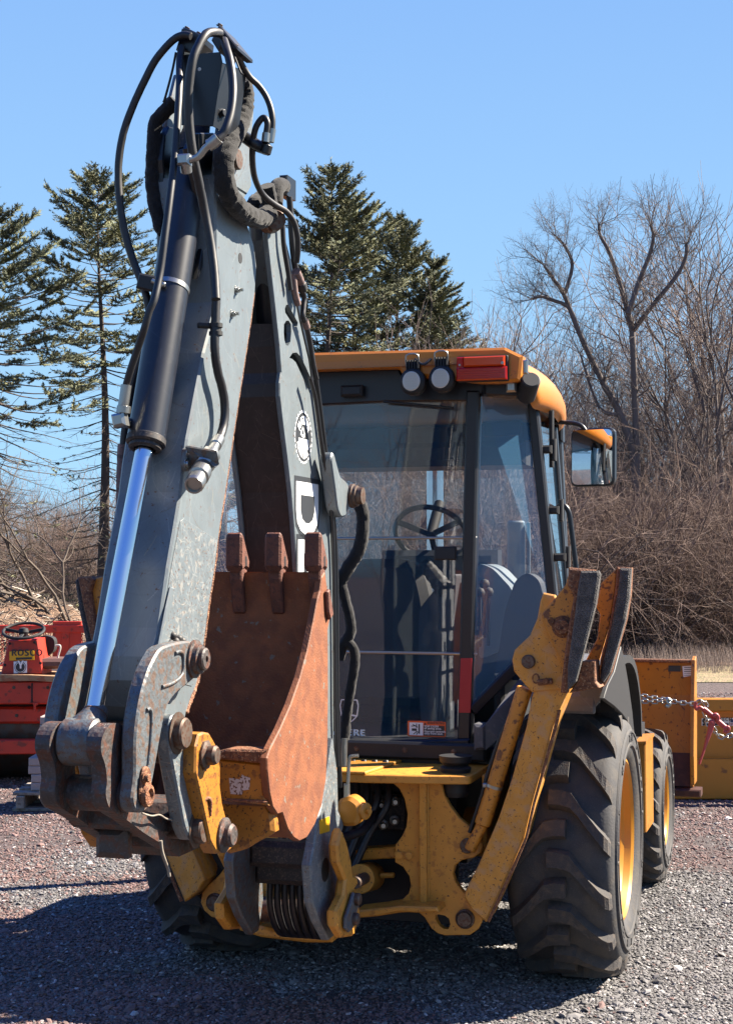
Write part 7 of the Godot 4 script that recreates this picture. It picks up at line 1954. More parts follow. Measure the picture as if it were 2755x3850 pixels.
func build_pusher() -> void:
	var p := thing("snow_pusher", "large yellow snow pusher behind the loader bucket with stickers on its back", "snow pusher")
	var d := 11.9
	put("top_rail", at_depth([Vector2(2.311, 0.788), Vector2(3.779, 0.788), Vector2(3.778, 0.69), Vector2(2.311, 0.69)], 11.9, 0.10, 0.008), M.pusher_yellow, p)
	put("back_panel", at_depth([Vector2(1.137, 0.694), Vector2(3.826, 0.694), Vector2(3.821, 0.31), Vector2(1.136, 0.31)], 12.05, 0.04, 0.004), M.pusher_yellow, p)
	put("lower_panel", at_depth([Vector2(1.129, 0.319), Vector2(3.799, 0.319), Vector2(3.795, 0.008), Vector2(1.128, 0.008)], 11.98, 0.05, 0.006), M.pusher_yellow, p)
	put("bottom_rail", at_depth([Vector2(1.124, 0.013), Vector2(3.783, 0.011), Vector2(3.781, -0.104), Vector2(1.124, -0.104)], 12.02, 0.10, 0.008), M.pusher_yellow, p)
	for x in [1100, 1555, 2000]:
		var q: Vector3 = Vector3(2.453, -0.094, -11.94)
		var q2: Vector3 = Vector3(2.771, -0.094, -11.94)
		q.x = lerpf(q.x, q2.x, (x - 1100) / 455.0)
		put("foot", boxg(q + Vector3(0, -0.01, -0.04), Vector3(0.03, 0.05, 0.1), 0.004), M.pusher_yellow, p)
	# stickers: the maker's plate with its dark round mark and word, and a small flag
	put("sticker", at_depth([Vector2(2.604, 0.624), Vector2(2.819, 0.627), Vector2(2.819, 0.567), Vector2(2.604, 0.567)], 12.046, 0.003, 0.0), M.white_paint, p)
	var mk := Vector3(2.628, 0.605, -12.04)
	var mg := Geo.new()
	mg.plate(disc(Vector2(mk.x, mk.y), 0.020, 22), Vector3(0, 0, -12.046), XAX, YAX, ZAX, 0.0, 0.0012, 0.0)
	put("round_mark", mg, M.letter_black, p)
	var tp := Vector3(2.739, 0.595, -12.04)
	lettering(p, "TECH", 0.026, Vector3(tp.x, tp.y, -12.0445), M.letter_black, true, 1.15)
	put("line", at_depth([Vector2(2.61, 0.585), Vector2(2.813, 0.586), Vector2(2.813, 0.57), Vector2(2.61, 0.568)], 12.044, 0.002, 0.0), M.letter_black, p)
	put("flag", at_depth([Vector2(2.825, 0.624), Vector2(2.903, 0.626), Vector2(2.902, 0.567), Vector2(2.824, 0.565)], 12.046, 0.003, 0.0), M.white_paint, p, "small flag sticker")
	put("flag_canton", at_depth([Vector2(2.828, 0.616), Vector2(2.86, 0.616), Vector2(2.86, 0.593), Vector2(2.828, 0.593)], 12.0445, 0.002, 0.0), mat("flag_blue", srgb(44, 52, 108), 0.5), p)
	for k in 3:
		var fy: Array = [Vector2(2.828, 0.588), Vector2(2.898, 0.588), Vector2(2.898, 0.584), Vector2(2.827, 0.584)]
		var off := -0.0075 * k
		put("flag_stripe", at_depth(fy.map(func(v): return v + Vector2(0, off)), 12.0445, 0.002, 0.0), M.red_tape, p)
	rebase(p, Vector3(Vector3(2.72, -0.108, -12).x, 0, -12.05))
	# chain: two strands from behind the fender to the grab hook, one on to the binder, and a tail
	var link := Geo.new()
	var ring := []
	for i in 17:
		var a := TAU * i / 16.0
		ring.append(Vector3(cos(a) * 0.0085 + (0.0105 if cos(a) > 0.0 else -0.0105), sin(a) * 0.0115, 0))
	link.tube(ring, 0.0042, 8, 2)
	var lm := link.mesh()
	var chain := func(called: String, label: String, pts: Array) -> void:
		var ch := thing(called, label, "chain")
		var run := 0.0
		var n := 0
		for i in pts.size() - 1:
			var a: Vector3 = pts[i]; var b: Vector3 = pts[i + 1]
			var l := a.distance_to(b)
			while run < l:
				var o := put_mesh("link", lm, M.steel, ch)
				var x := (b - a).normalized()
				var up := (Vector3.UP if n % 2 == 0 else Vector3(0.1, 0.2, 1.0))
				var zz := x.cross(up).normalized()
				o.transform = Transform3D(Basis(x, zz.cross(x), zz), a + x * run)
				run += 0.0295
				n += 1
			run -= l
		rebase(ch, pts[0])
	(chain as Callable).call("chain", "upper strand of the shiny steel chain in front of the loader bucket", [Vector3(1.579, 1.03, -9.44), Vector3(1.612, 1.026, -9.44), Vector3(1.734, 1.005, -9.44), Vector3(1.811, 0.992, -9.44), Vector3(1.85, 0.983, -9.44), Vector3(1.922, 0.972, -9.44), Vector3(1.999, 0.966, -9.44)])
	(chain as Callable).call("chain", "lower strand of the shiny steel chain hooked back on itself", [Vector3(1.575, 0.985, -9.42), Vector3(1.63, 0.985, -9.42), Vector3(1.691, 0.983, -9.42), Vector3(1.757, 0.981, -9.42), Vector3(1.818, 0.985, -9.42)])
	(chain as Callable).call("chain", "bunched chain end at the top of the red binder", [Vector3(2.01, 0.978, -9.4), Vector3(2.03, 0.989, -9.4), Vector3(2.052, 0.976, -9.4), Vector3(2.065, 0.954, -9.4), Vector3(2.06, 0.934, -9.4)])
	(chain as Callable).call("chain", "short chain hanging behind the red binder", [Vector3(2.077, 0.898, -9.52), Vector3(2.088, 0.865, -9.52), Vector3(2.096, 0.832, -9.52)])
	(chain as Callable).call("chain", "slack chain tail under the red binder at the frame edge", [Vector3(2.117, 0.807, -9.44), Vector3(2.137, 0.774, -9.44), Vector3(2.17, 0.76, -9.44), Vector3(2.214, 0.774, -9.44), Vector3(2.253, 0.771, -9.44), Vector3(2.308, 0.746, -9.44)])
	var hk := thing("grab_hook", "steel grab hook joining the two chain strands", "hook")
	var hg := Geo.new()
	hg.tube([Vector3(1.845, 0.987, -9.4), Vector3(1.828, 1, -9.4), Vector3(1.817, 0.992, -9.4), Vector3(1.825, 0.978, -9.4), Vector3(1.839, 0.97, -9.4), Vector3(1.828, 0.955, -9.4), Vector3(1.814, 0.962, -9.4)], 0.0115, 10, 5)
	put("hook", hg, M.steel, hk)
	rebase(hk, Vector3(1.828, 0.981, -9.4))
	var bd := thing("load_binder", "red lever load binder tightening the chain at the right", "load binder")
	put("barrel", tubeg([Vector3(2.032, 0.944, -9.36), Vector3(2.059, 0.924, -9.36), Vector3(2.114, 0.875, -9.36), Vector3(2.168, 0.829, -9.36)], 0.0165, 12, 3), M.binder_red, bd)
	put("fork", tubeg([Vector3(1.987, 0.986, -9.34), Vector3(1.981, 0.965, -9.34), Vector3(1.989, 0.943, -9.34), Vector3(2.008, 0.954, -9.34), Vector3(2.027, 0.943, -9.34)], 0.011, 10, 4), M.binder_red, bd)
	put("collar", tubeg([Vector3(2.085, 0.9, -9.33), Vector3(2.102, 0.911, -9.33), Vector3(2.115, 0.895, -9.33), Vector3(2.11, 0.875, -9.33)], 0.013, 10, 4), M.binder_red, bd)
	put("handle", at_depth([Vector2(2.06, 0.877), Vector2(2.086, 0.886), Vector2(2.096, 0.864), Vector2(2.083, 0.82), Vector2(2.041, 0.717), Vector2(2.005, 0.614), Vector2(1.994, 0.615), Vector2(1.996, 0.63), Vector2(2.019, 0.695), Vector2(2.05, 0.82)], 9.31, 0.02, 0.005), M.binder_red, bd)
	put("end_hook", tubeg([Vector3(2.153, 0.823, -9.34), Vector3(2.175, 0.836, -9.34), Vector3(2.183, 0.823, -9.34), Vector3(2.169, 0.806, -9.34), Vector3(2.15, 0.812, -9.34)], 0.010, 10, 4), M.binder_red, bd)
	var bb := Geo.new()
	bb.bolt(Vector3(2.072, 0.864, -9.31), ZAX, 0.010, 0.01)
	put("bolt", bb, M.binder_red, bd)
	rebase(bd, Vector3(1.999, 0.616, -9.31))

# ---------------------------------------------------------------- debris pile
func build_debris() -> void:
	var n := FastNoiseLite.new()
	n.seed = 3
	n.frequency = 0.45
	var height := func(x: float, z: float) -> float:
		var q := Vector2((x + 7.2) / 3.9, (z + 25.0) / 3.2).length()
		return maxf(-0.1, 1.65 * (1.0 - pow(q, 1.9)) + 0.22 * n.get_noise_2d(x * 2.0, z * 2.0))
	var g := Geo.new()
	for i in 60:
		for j in 40:
			var p := []
			for q in [[i, j], [i + 1, j], [i + 1, j + 1], [i, j + 1]]:
				var x: float = -14.0 + q[0] * 0.18
				var z: float = -29.0 + q[1] * 0.2
				p.append(Vector3(x, (height as Callable).call(x, z), z))
			g.quad(p[0], p[1], p[2], p[3], Vector3.UP)
	var dm := mat("debris_soil", Color.WHITE, 0.95, 0.0, worn(srgb(112, 88, 72), 0.3, [[0.10, 0.6, 0.06, srgb(170, 140, 112), 0.8]], [], 256, 60), 1.0, bumpy(0.2, 61), 4.0)
	var o := put("debris_mound", g, dm, self)
	tag(o, "mound of soil and wood chips behind the red roller", "mound")
	o.set_meta("kind", "structure")
	var chip := Geo.new()
	chip.bar(Vector3(-0.5, 0, 0), Vector3(0.5, 0.03, 0.02), 0.12, 0.06, YAX, 0.01)
	var mm := MultiMesh.new()
	mm.transform_format = MultiMesh.TRANSFORM_3D
	mm.use_colors = true
	mm.mesh = chip.mesh()
	mm.instance_count = 9000
	for i in 9000:
		var x := rng.randf_range(-13.5, -3.6)
		var z := rng.randf_range(-28.0, -21.8)
		var s := rng.randf_range(0.06, 0.26) * (1.0 if rng.randf() < 0.95 else 3.0)
		var b := Basis.from_euler(Vector3(rng.randf() * 1.0, rng.randf() * TAU, rng.randf_range(-0.7, 0.7))).scaled_local(Vector3(s, s * 0.6, s * 0.6))
		mm.set_instance_transform(i, Transform3D(b, Vector3(x, (height as Callable).call(x, z) + 0.02, z)))
		var k := rng.randf()
		var c := Color(0.30, 0.22, 0.16).lerp(Color(0.62, 0.52, 0.42), k * k)
		if rng.randf() < 0.35:
			c = Color(0.09, 0.07, 0.055)
		mm.set_instance_color(i, c)
	var w := MultiMeshInstance3D.new()
	w.name = "wood_chips"
	w.multimesh = mm
	w.material_override = M.chip
	add_child(w)
	w.set_meta("kind", "stuff")
	tag(w, "pale wood chips and splinters covering the debris mound", "wood chips")
	# dead branches thrown on the pile
	var thrown := []
	for i in 6:
		var t := Geo.new(); var tw := Geo.new()
		var r := RandomNumberGenerator.new()
		r.seed = 300 + i
		var x := [-4.55, -4.75, -5.0, -5.2, -5.6, -6.3, -7.0, -4.4, -7.8][i] as float
		var lean := Vector3(r.randf_range(-1.1, 0.4), r.randf_range(0.5, 1.0), r.randf_range(-0.3, 0.3)).normalized()
		grow(t, tw, r, Vector3.ZERO, lean, r.randf_range(0.9, 1.5), 0.03, 3, 0.012, 0.25, 0.0)
		var bnode := thing("dead_branch", "bare grey branch", "branch", Vector3(x, (height as Callable).call(x, -24.6) - 0.05, -24.6), 0.0, "branches sticking out of the mound")
		put("limb", t, M.dead_branch, bnode)
		if tw.v.size():
			put("twigs", tw, M.dead_branch, bnode)
		thrown.append(bnode)
	order(thrown, "bare grey branch sticking out of the debris mound, %s from the left", "branches sticking out of the mound")


# ---------------------------------------------------------------- trees
# a branch that wanders, sheds side shoots and forks; thick wood goes to one shape, twigs to another
func grow(wood: Geo, twigs: Geo, r: RandomNumberGenerator, p: Vector3, dir: Vector3, length: float, rad: float, level: int, twig_rad: float, wander: float, rise: float) -> void:
	var n := 5
	var seg := length / n
	var q := p
	var d := dir
	for i in n:
		var t := float(i) / n
		var ra := lerpf(rad, rad * 0.62, t)
		var rb := lerpf(rad, rad * 0.62, t + 1.0 / n)
		d = (d + Vector3(r.randf_range(-1, 1), r.randf_range(-1, 1), r.randf_range(-1, 1)) * wander + Vector3.UP * rise).normalized()
		var e := q + d * seg
		if rad > twig_rad:
			wood.twig(q, e, ra, rb, 6 if rad > 0.06 else 4)
		else:
			twigs.twig(q, e, ra, rb, 3)
		q = e
		if level > 0 and i >= 1 and r.randf() < (0.75 if level > 1 else 0.6):
			var side := d.cross(Vector3(r.randf_range(-1, 1), r.randf_range(-1, 1), r.randf_range(-1, 1))).normalized()
			grow(wood, twigs, r, q, (d * r.randf_range(0.35, 0.8) + side).normalized(), length * r.randf_range(0.35, 0.62), rb * 0.55, level - 1, twig_rad, wander, rise)
	if level > 0:
		for k in 2:
			var side := d.cross(Vector3(r.randf_range(-1, 1), r.randf_range(-1, 1), r.randf_range(-1, 1))).normalized()
			grow(wood, twigs, r, q, (d + side * r.randf_range(0.35, 0.7)).normalized(), length * r.randf_range(0.6, 0.85), rad * 0.6, level - 1, twig_rad, wander, rise)

func bare_tree(called: String, seed_: int, height: float, rad: float, levels: int, spread: float, rise: float, twig_rad := 0.02, trunk_part := 0.35, twig_mat := "limb") -> Node3D:
	var r := RandomNumberGenerator.new()
	r.seed = seed_
	var wood := Geo.new(); var twigs := Geo.new()
	var o := thing(called, "bare tree", "tree")
	var p := Vector3.ZERO
	var d := Vector3(r.randf_range(-0.06, 0.06), 1, r.randf_range(-0.06, 0.06))
	var trunk := height * trunk_part
	for i in 6:
		var e := p + (d + Vector3(r.randf_range(-0.1, 0.1), 0, r.randf_range(-0.1, 0.1))).normalized() * trunk / 6
		wood.twig(p, e, lerpf(rad, rad * 0.75, i / 6.0), lerpf(rad, rad * 0.75, (i + 1) / 6.0), 8)
		p = e
		if i > 2 and r.randf() < 0.6:
			grow(wood, twigs, r, p, Vector3(r.randf_range(-1, 1), 0.6, r.randf_range(-1, 1)).normalized(), height * 0.18, rad * 0.3, levels - 2, twig_rad, 0.14, rise)
	var forks := 3 if spread > 0.3 else 2
	for k in forks:
		var a := TAU * k / forks + r.randf() * 0.8
		grow(wood, twigs, r, p, Vector3(cos(a) * spread, 1, sin(a) * spread).normalized(), height * 0.27, rad * 0.62, levels, twig_rad, 0.14, rise)
	fit(o, wood, twigs, height)
	put("trunk", wood, M.limb, o)
	if twigs.v.size():
		put("twigs", twigs, M[twig_mat], o)
	return o

# bring a grown plant to its height
func fit(o: Node3D, wood: Geo, twigs: Geo, height: float) -> void:
	var top := 0.01
	for g in [wood, twigs]:
		for q in g.v:
			top = maxf(top, q.y)
	var k := height / top
	for g in [wood, twigs]:
		for i in g.v.size():
			g.v[i] = g.v[i] * k

func ordinal(n: int) -> String:
	var ones := ["", "first", "second", "third", "fourth", "fifth", "sixth", "seventh", "eighth", "ninth", "tenth", "eleventh", "twelfth", "thirteenth", "fourteenth", "fifteenth", "sixteenth", "seventeenth", "eighteenth", "nineteenth"]
	if n < 20:
		return ones[n]
	var tens := ["", "", "twenty", "thirty", "forty", "fifty", "sixty", "seventy", "eighty", "ninety"]
	return (tens[n / 10] + ("-" + ones[n % 10] if n % 10 else "th")).replace("tyth", "tieth")

# number alike things from left to right, so that each label points to one
func order(list: Array, label: String, group: String) -> void:
	list.sort_custom(func(a, b): return a.position.x / -a.position.z < b.position.x / -b.position.z)
	for i in list.size():
		list[i].set_meta("label", label % ordinal(i + 1))
		list[i].set_meta("group", group)

func shrub(called: String, seed_: int, height: float, stems: int) -> Node3D:
	var r := RandomNumberGenerator.new()
	r.seed = seed_
	var wood := Geo.new(); var twigs := Geo.new()
	var o := thing(called, "shrub", "shrub")
	for k in stems:
		var a := r.randf() * TAU
		var lean := r.randf_range(0.1, 0.75)
		grow(wood, twigs, r, Vector3(cos(a), 0, sin(a)) * r.randf_range(0.02, 0.35), Vector3(cos(a) * lean, 1, sin(a) * lean).normalized(), height * r.randf_range(0.35, 0.5), 0.024, 3, 0.013, 0.20, -0.01)
	fit(o, wood, twigs, height)
	put("stems", wood, M.bark, o)
	put("twigs", twigs, M.brush_twig, o)
	return o

func spruce(seed_: int, height: float, radius: float, live_from: float, flat_top: float) -> Node3D:
	var r := RandomNumberGenerator.new()
	r.seed = seed_
	var o := thing("spruce_tree", "spruce", "tree")
	var wood := Geo.new(); var dead := Geo.new(); var leaf := Geo.new()
	leaf.tinted = true
	var bend := Vector3(r.randf_range(-0.02, 0.02), 0, r.randf_range(-0.02, 0.02))
	var axis := func(y: float) -> Vector3: return Vector3(0, y, 0) + bend * y * sin(y * 0.4)
	for i in 14:
		var y0 := height * i / 14.0; var y1 := height * (i + 1) / 14.0
		wood.twig((axis as Callable).call(y0), (axis as Callable).call(y1), 0.19 * (1.0 - i / 14.5), 0.19 * (1.0 - (i + 1) / 14.5), 8)
	var y := 1.2
	while y < height - 0.15:
		var t := y / height
		var live := smoothstep(live_from - 0.12, live_from + 0.06, t + r.randf_range(-0.05, 0.05))
		var up := clampf((t - live_from) / (1.0 - live_from), 0.0, 1.0)
		var reach: float = radius * (pow(maxf(0.0, 1.0 - up), flat_top) * 0.95 + 0.06)
		if live < 0.5:
			reach = radius * r.randf_range(0.55, 1.05)
		var count := 7 if live > 0.5 else 5
		var turn := r.randf() * TAU
		for k in count:
			var a := turn + TAU * k / count + r.randf_range(-0.3, 0.3)
			var len := reach * (r.randf_range(0.45, 1.25) if live > 0.5 else r.randf_range(0.65, 1.12))
			if live > 0.5 and r.randf() < 0.22:
				continue
			var out := Vector3(cos(a), 0, sin(a))
			var side := Vector3(-sin(a), 0, cos(a))
			var droop := lerpf(-0.28, 0.55, up) + r.randf_range(-0.1, 0.1)
			var p: Vector3 = (axis as Callable).call(y + r.randf_range(-0.1, 0.1))
			var d := (out + Vector3.UP * droop).normalized()
			var n := 6
			for i in n:
				var e := p + d * len / n
				var rr := lerpf(0.022, 0.006, float(i) / n) * (0.6 + len * 0.25)
				(wood if live > 0.5 else dead).twig(p, e, rr, rr * 0.8, 3)
				d = (d + Vector3.UP * (0.07 if live > 0.5 else 0.03) + Vector3(r.randf_range(-1, 1), r.randf_range(-1, 1), r.randf_range(-1, 1)) * 0.07).normalized()
				if live < 0.5:
					for q in 2:
						var sd := (d * 0.7 + side * (1.0 if q == 0 else -1.0) * r.randf_range(0.5, 1.0) + Vector3.UP * r.randf_range(-0.3, 0.25)).normalized()
						var sl := len * r.randf_range(0.12, 0.34)
						dead.twig(e, e + sd * sl, 0.006, 0.003, 3)
						if r.randf() < 0.22 and i > 2:
							_spray(leaf, r, e + sd * sl * 0.3, sd, sl * 0.7, 0.75)
				elif i >= (1 if up > 0.6 else 3):
					for q in 8:
						var sd := (d * r.randf_range(0.3, 1.0) + side * (1.0 if q % 2 == 0 else -1.0) * r.randf_range(0.4, 0.9) + Vector3.UP * r.randf_range(-0.15, 0.35)).normalized()
						var sl := clampf(len * r.randf_range(0.18, 0.34), 0.12, 0.55)
						_spray(leaf, r, e, sd, sl, 1.0)
				p = e
			if live > 0.5:
				_spray(leaf, r, p, d, 0.25, 1.0)
		y += lerpf(0.42, 0.26, live) * r.randf_range(0.8, 1.2)
	_spray(leaf, r, (axis as Callable).call(height - 0.2), Vector3.UP, 0.5, 1.0)
	for k in 5:
		_spray(leaf, r, (axis as Callable).call(height - 0.12), Vector3(cos(k * 1.26), 0.7, sin(k * 1.26)).normalized(), 0.28, 1.0)
	put("trunk", wood, M.spruce_bark, o)
	if dead.v.size():
		put("dead_branches", dead, M.dead_branch, o)
	put("crown", leaf, M.needles, o)
	return o

# a shoot with needles standing off all round
func _spray(g: Geo, r: RandomNumberGenerator, p: Vector3, d: Vector3, len: float, full: float) -> void:
	var n := int(maxf(4.0, len * 74.0 * full))
	var x := d.cross(Vector3(0.31, 0.8, 0.5)).normalized()
	var y := d.cross(x)
	var k := r.randf_range(0.82, 1.18)
	g.tint = Color(0.19, 0.185, 0.082).lerp(Color(0.115, 0.14, 0.09), r.randf()) * k
	for i in n:
		var a := r.randf() * TAU
		var t := r.randf()
		var q := p + d * len * t
		var o := (x * cos(a) + y * sin(a))
		var tip := q + (o * r.randf_range(0.5, 0.9) + d * r.randf_range(0.4, 0.9)) * r.randf_range(0.06, 0.11)
		var w := d.cross(o).normalized() * 0.0145
		var nn := (o + Vector3.UP * 0.3).normalized()
		g.tri(q - w, q + w, tip, nn, nn, nn)

func build_trees() -> void:
	# spruces
	var sp := [
		# picture: left edge, left, and those behind the boom and cab
		[Vector3(-10.187, 1.308, -42), 42.0, Vector3(-10.058, 11.739, -42).y, 2.8, 0.52, 0.62, 11, "spruce with sparse lower boughs at the left edge of the picture"],
		[Vector3(-7.696, 1.273, -45), 45.0, Vector3(-8.004, 13.198, -45).y, 2.2, 0.60, 0.42, 12, "spruce with a dense rounded top and bare lower trunk, left of the boom"],
		[Vector3(-1.261, 1.238, -48), 48.0, Vector3(-1.274, 14.354, -48).y, 2.3, 0.50, 0.55, 13, "tallest spruce directly behind the boom"],
		[Vector3(-0.286, 1.203, -51), 51.0, Vector3(-0.288, 14.092, -51).y, 2.7, 0.44, 0.55, 14, "second tallest spruce, right of the tallest one behind the boom"],
		[Vector3(2.262, 1.214, -50), 50.0, Vector3(2.279, 11.751, -50).y, 2.1, 0.34, 0.6, 18, "lowest spruce at the right end of the group behind the cab roof"],
		[Vector3(1.027, 1.179, -53), 53.0, Vector3(1.036, 13.785, -53).y, 3.7, 0.36, 0.75, 15, "widest spruce, reaching out low over the cab roof"]]
	for s in sp:
		var t := spruce(s[6], s[2], s[3], s[4], s[5])
		t.position = Vector3(s[0].x, 0, -s[1])
		t.set_meta("label", s[7])
		t.set_meta("group", "spruces behind the yard")
	var low := spruce(16, 5.2, 1.1, 0.12, 0.8)
	low.position = Vector3(Vector3(-2.805, 1.449, -30).x, 0, -30.0)
	low.set_meta("label", "small dense green spruce seen between the dipper and the boom")
	# one big bare tree on the right, with its forked crown
	var big := thing("bare_tree", "large bare tree with a wide forked crown, right of the cab", "tree")
	var r := RandomNumberGenerator.new()
	r.seed = 77
	var wood := Geo.new(); var twigs := Geo.new()
	var D := 33.0
	var limbs := [
		[[Vector3(5.815, 1.414, -33), Vector3(5.745, 3.977, -33), Vector3(5.438, 5.064, -33), Vector3(5.099, 5.694, -33)], 0.095, 0.07],
		[[Vector3(5.8, 3.691, -33), Vector3(5.754, 5.407, -33), Vector3(5.706, 6.842, -33), Vector3(5.622, 7.244, -33)], 0.08, 0.06],
		[[Vector3(5.099, 5.694, -33), Vector3(4.59, 6.784, -33), Vector3(4.251, 7.647, -33), Vector3(4.023, 7.993, -33), Vector3(3.824, 8.281, -33)], 0.065, 0.03],
		[[Vector3(4.59, 6.784, -33), Vector3(4.364, 7.359, -33), Vector3(4.021, 7.532, -33), Vector3(3.735, 7.618, -33), Vector3(3.563, 7.561, -33)], 0.05, 0.03],
		[[Vector3(5.725, 7.343, -33.6), Vector3(5.554, 7.988, -33.6), Vector3(5.324, 8.692, -33.6), Vector3(5.122, 9.074, -33.6), Vector3(5.094, 9.31, -33.6)], 0.06, 0.03],
		[[Vector3(5.537, 7.162, -32.5), Vector3(5.767, 7.842, -32.5), Vector3(5.996, 8.41, -32.5), Vector3(6.083, 8.808, -32.5), Vector3(6.029, 9.035, -32.5)], 0.06, 0.03],
		[[Vector3(5.706, 6.842, -33), Vector3(6.139, 7.417, -33), Vector3(6.658, 8.05, -33), Vector3(6.862, 8.454, -33), Vector3(6.892, 8.742, -33)], 0.055, 0.04],
		[[Vector3(4.302, 7.718, -33.4), Vector3(4.479, 8.36, -33.4), Vector3(4.336, 8.768, -33.4), Vector3(4.134, 9.002, -33.4)], 0.045, 0.03],
		[[Vector3(5.438, 5.064, -33), Vector3(4.982, 5.235, -33), Vector3(4.588, 6.382, -33)], 0.05, 0.02]]
	for l in limbs:
		wood.tube(l[0], l[1], 8, 4, 0.0, l[2])
		var pts: Array = l[0]
		for i in range(1, pts.size()):
			var dir: Vector3 = (pts[i] - pts[i - 1]).normalized()
			for k in (7 if i == pts.size() - 1 else 5):
				var sd := (dir * r.randf_range(0.3, 1.0) + Vector3(r.randf_range(-1, 1), r.randf_range(-0.3, 0.7), r.randf_range(-1, 1)) * 0.8).normalized()
				grow(wood, twigs, r, pts[i], sd, r.randf_range(0.28, 0.56), lerpf(l[1], l[2], 0.7) * 0.26, 3, 0.014, 0.16, 0.02)
	put("trunk", wood, M.limb, big)
	put("twigs", twigs, M.limb, big)
	rebase(big, Vector3(Vector3(5.815, 1.414, -33).x, 0, -33))
	# tall thin trees of the wood: four kinds, set out one by one
	var kinds := []
	kinds.append(bare_tree("bare_tree", 21, 10.0, 0.09, 4, 0.22, 0.06, 0.016, 0.35, "pale_twig"))
	kinds.append(bare_tree("bare_tree", 22, 10.0, 0.12, 4, 0.30, 0.05))
	kinds.append(bare_tree("bare_tree", 23, 10.0, 0.08, 4, 0.18, 0.07, 0.018, 0.3, "pale_twig"))
	kinds.append(bare_tree("bare_tree", 24, 10.0, 0.07, 4, 0.40, 0.03, 0.018, 0.25))
	var spots := []      # bearing, distance, height, kind
	for i in 70:
		spots.append([rng.randf_range(0.115, 0.26), rng.randf_range(33, 52), rng.randf_range(4.4, 8.8), i % 4])
	for e in [[0.204, 35, 9.6, 0], [0.218, 36, 10.8, 2], [0.228, 34, 10.4, 1], [0.236, 38, 11.6, 2], [0.211, 40, 10.2, 0], [0.194, 41, 9.0, 2], [0.25, 37, 10.5, 1], [0.27, 36, 10.0, 0], [0.224, 39, 10.8, 0], [0.231, 41, 11.6, 2], [0.215, 43, 10.6, 2], [0.240, 35, 10.6, 0], [0.209, 38, 9.4, 2], [0.200, 44, 9.8, 0], [0.236, 42, 12.0, 0], [0.190, 39, 8.6, 2]]:
		spots.append(e)
	for i in 14:
		spots.append([rng.randf_range(-0.03, 0.10), rng.randf_range(33, 44), rng.randf_range(4.0, 6.2), (i * 3 + 1) % 4])
	for e in [[0.079, 38, 9.2, 2], [0.087, 39, 9.4, 0], [0.093, 40, 9.0, 2], [0.098, 37, 8.4, 2], [0.104, 41, 8.4, 0], [0.060, 38, 8.2, 0], [0.068, 39, 8.8, 2], [0.035, 36, 6.6, 0]]:
		spots.append(e)
	for i in 10:
		spots.append([rng.randf_range(-0.264, -0.163), rng.randf_range(85, 110), rng.randf_range(5.0, 9.0), i % 4])
	# trees on the near side of the yard, which the cab glass and the mirror show
	var near := []
	for i in 14:
		near.append([-22.0 + 3.4 * i + rng.randf_range(-1, 1), rng.randf_range(15, 26), rng.randf_range(6.0, 9.0), i % 4])
	var by_place := [[], [], []]
	for i in spots.size():
		var s: Array = spots[i]
		var at := Vector3(s[0] * s[1], 0, -s[1])
		var o: Node3D = kinds[s[3]]
		var size: float = s[2] / 10.0
		if i > 3:
			o = copy_of(kinds[s[3]], at, rng.randf() * TAU, size)
		else:
			o.position = at
			o.rotation.y = rng.randf() * TAU
			o.scale = Vector3.ONE * size
		by_place[0 if s[0] < -0.15 else (1 if s[0] < 0.105 else 2)].append(o)
	var behind := []
	for s in near:
		behind.append(copy_of(kinds[s[3]], Vector3(s[0], 0, s[1]), rng.randf() * TAU, s[2] / 10.0))
	behind.sort_custom(func(a, b): return a.position.x < b.position.x)
	for i in behind.size():
		behind[i].set_meta("label", "bare tree at the near side of the yard, %s from the left" % ordinal(i + 1))
		behind[i].set_meta("group", "bare trees mirrored in the cab glass")
	order(by_place[0], "far bare tree beyond the dry field, %s from the left edge", "far bare trees beyond the field")
	order(by_place[1], "thin bare tree seen behind the cab, %s from the boom", "bare trees behind the cab")
	order(by_place[2], "thin bare tree in the wood right of the cab, %s from the cab", "bare trees of the wood on the right")
	# brown thicket
	var bush := [shrub("bare_shrub", 31, 4.4, 15), shrub("bare_shrub", 32, 3.9, 14), shrub("bare_shrub", 33, 3.3, 13)]
	var where := []
	for i in 52:
		where.append([rng.randf_range(0.113, 0.27), rng.randf_range(28.5, 38.0), rng.randf_range(0.85, 1.12), 3])
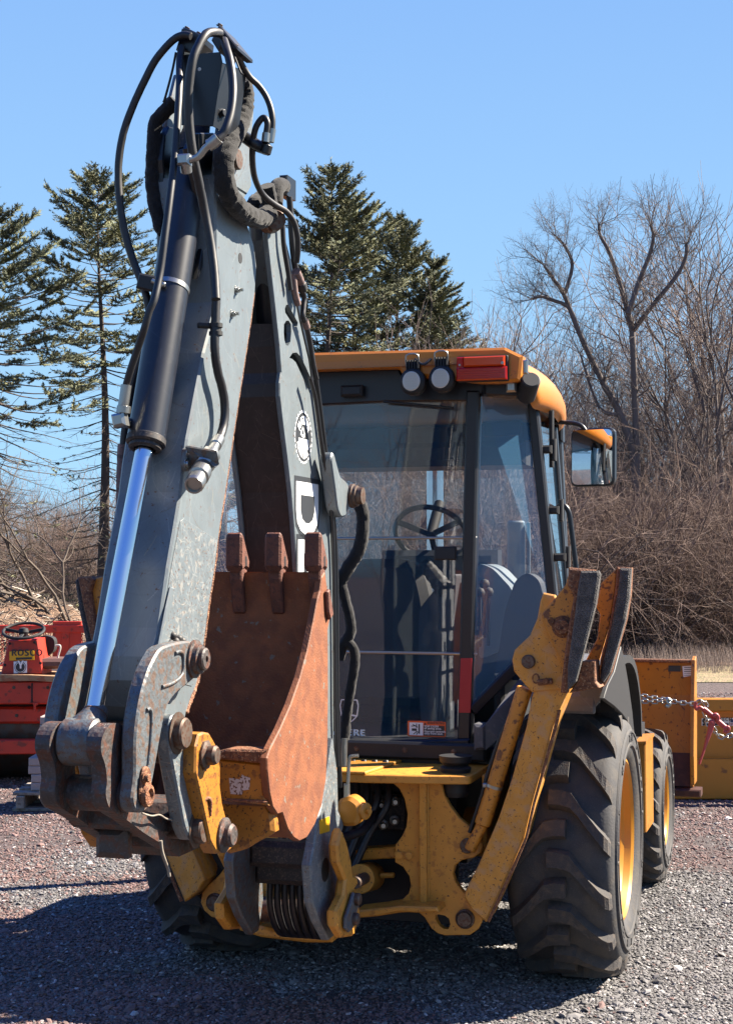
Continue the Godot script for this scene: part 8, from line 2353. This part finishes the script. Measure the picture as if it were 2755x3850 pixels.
	for i in 34:
		where.append([rng.randf_range(-0.04, 0.113), rng.randf_range(27.5, 35.0), rng.randf_range(0.9, 1.25), 2])
	for i in 24:
		where.append([rng.randf_range(-0.28, -0.157), rng.randf_range(70, 95), rng.randf_range(1.2, 1.9), 0])
	for i in 10:
		where.append([rng.randf_range(-0.19, -0.08), rng.randf_range(36, 60), rng.randf_range(0.6, 1.0), 1])
	var rows := [[], [], [], []]
	for i in where.size():
		var s: Array = where[i]
		var at := Vector3(s[0] * s[1], 0, -s[1])
		var o: Node3D = bush[i % 3]
		if i > 2:
			o = copy_of(bush[i % 3], at, rng.randf() * TAU, s[2])
		else:
			o.position = at
			o.scale = Vector3.ONE * s[2]
		rows[s[3]].append(o)
	order(rows[0], "bare brown shrub beyond the dry field, %s from the left edge", "shrubs beyond the field")
	order(rows[1], "bare shrub behind the debris mound, %s from the left", "shrubs behind the mound")
	order(rows[2], "bare shrub seen through the cab glass, %s from the boom", "shrubs behind the cab")
	order(rows[3], "bare brown shrub of the thicket right of the cab, %s from the cab", "shrubs of the thicket on the right")
	# dry stalks and dead grass at the foot of the thicket
	var g := Geo.new()
	for i in 5:
		var a := i * 1.3
		g.twig(Vector3(cos(a), 0, sin(a)) * 0.03, Vector3(cos(a) * 0.25, 0.7, sin(a) * 0.25), 0.006, 0.002)
	var mm := MultiMesh.new()
	mm.transform_format = MultiMesh.TRANSFORM_3D
	mm.mesh = g.mesh()
	mm.instance_count = 1700
	for i in 1700:
		var d := rng.randf_range(26.0, 31.0)
		var x := rng.randf_range(0.05, 0.30) * d
		var s := rng.randf_range(0.2, 0.65)
		mm.set_instance_transform(i, Transform3D(Basis(Vector3.UP, rng.randf() * TAU).scaled(Vector3(s, s, s)), Vector3(x, 0, -d)))
	var w := MultiMeshInstance3D.new()
	w.name = "dry_stalks"
	w.multimesh = mm
	w.material_override = M.pale_twig
	add_child(w)
	w.set_meta("kind", "stuff")
	tag(w, "dry grass stalks at the foot of the thicket", "dry grass")
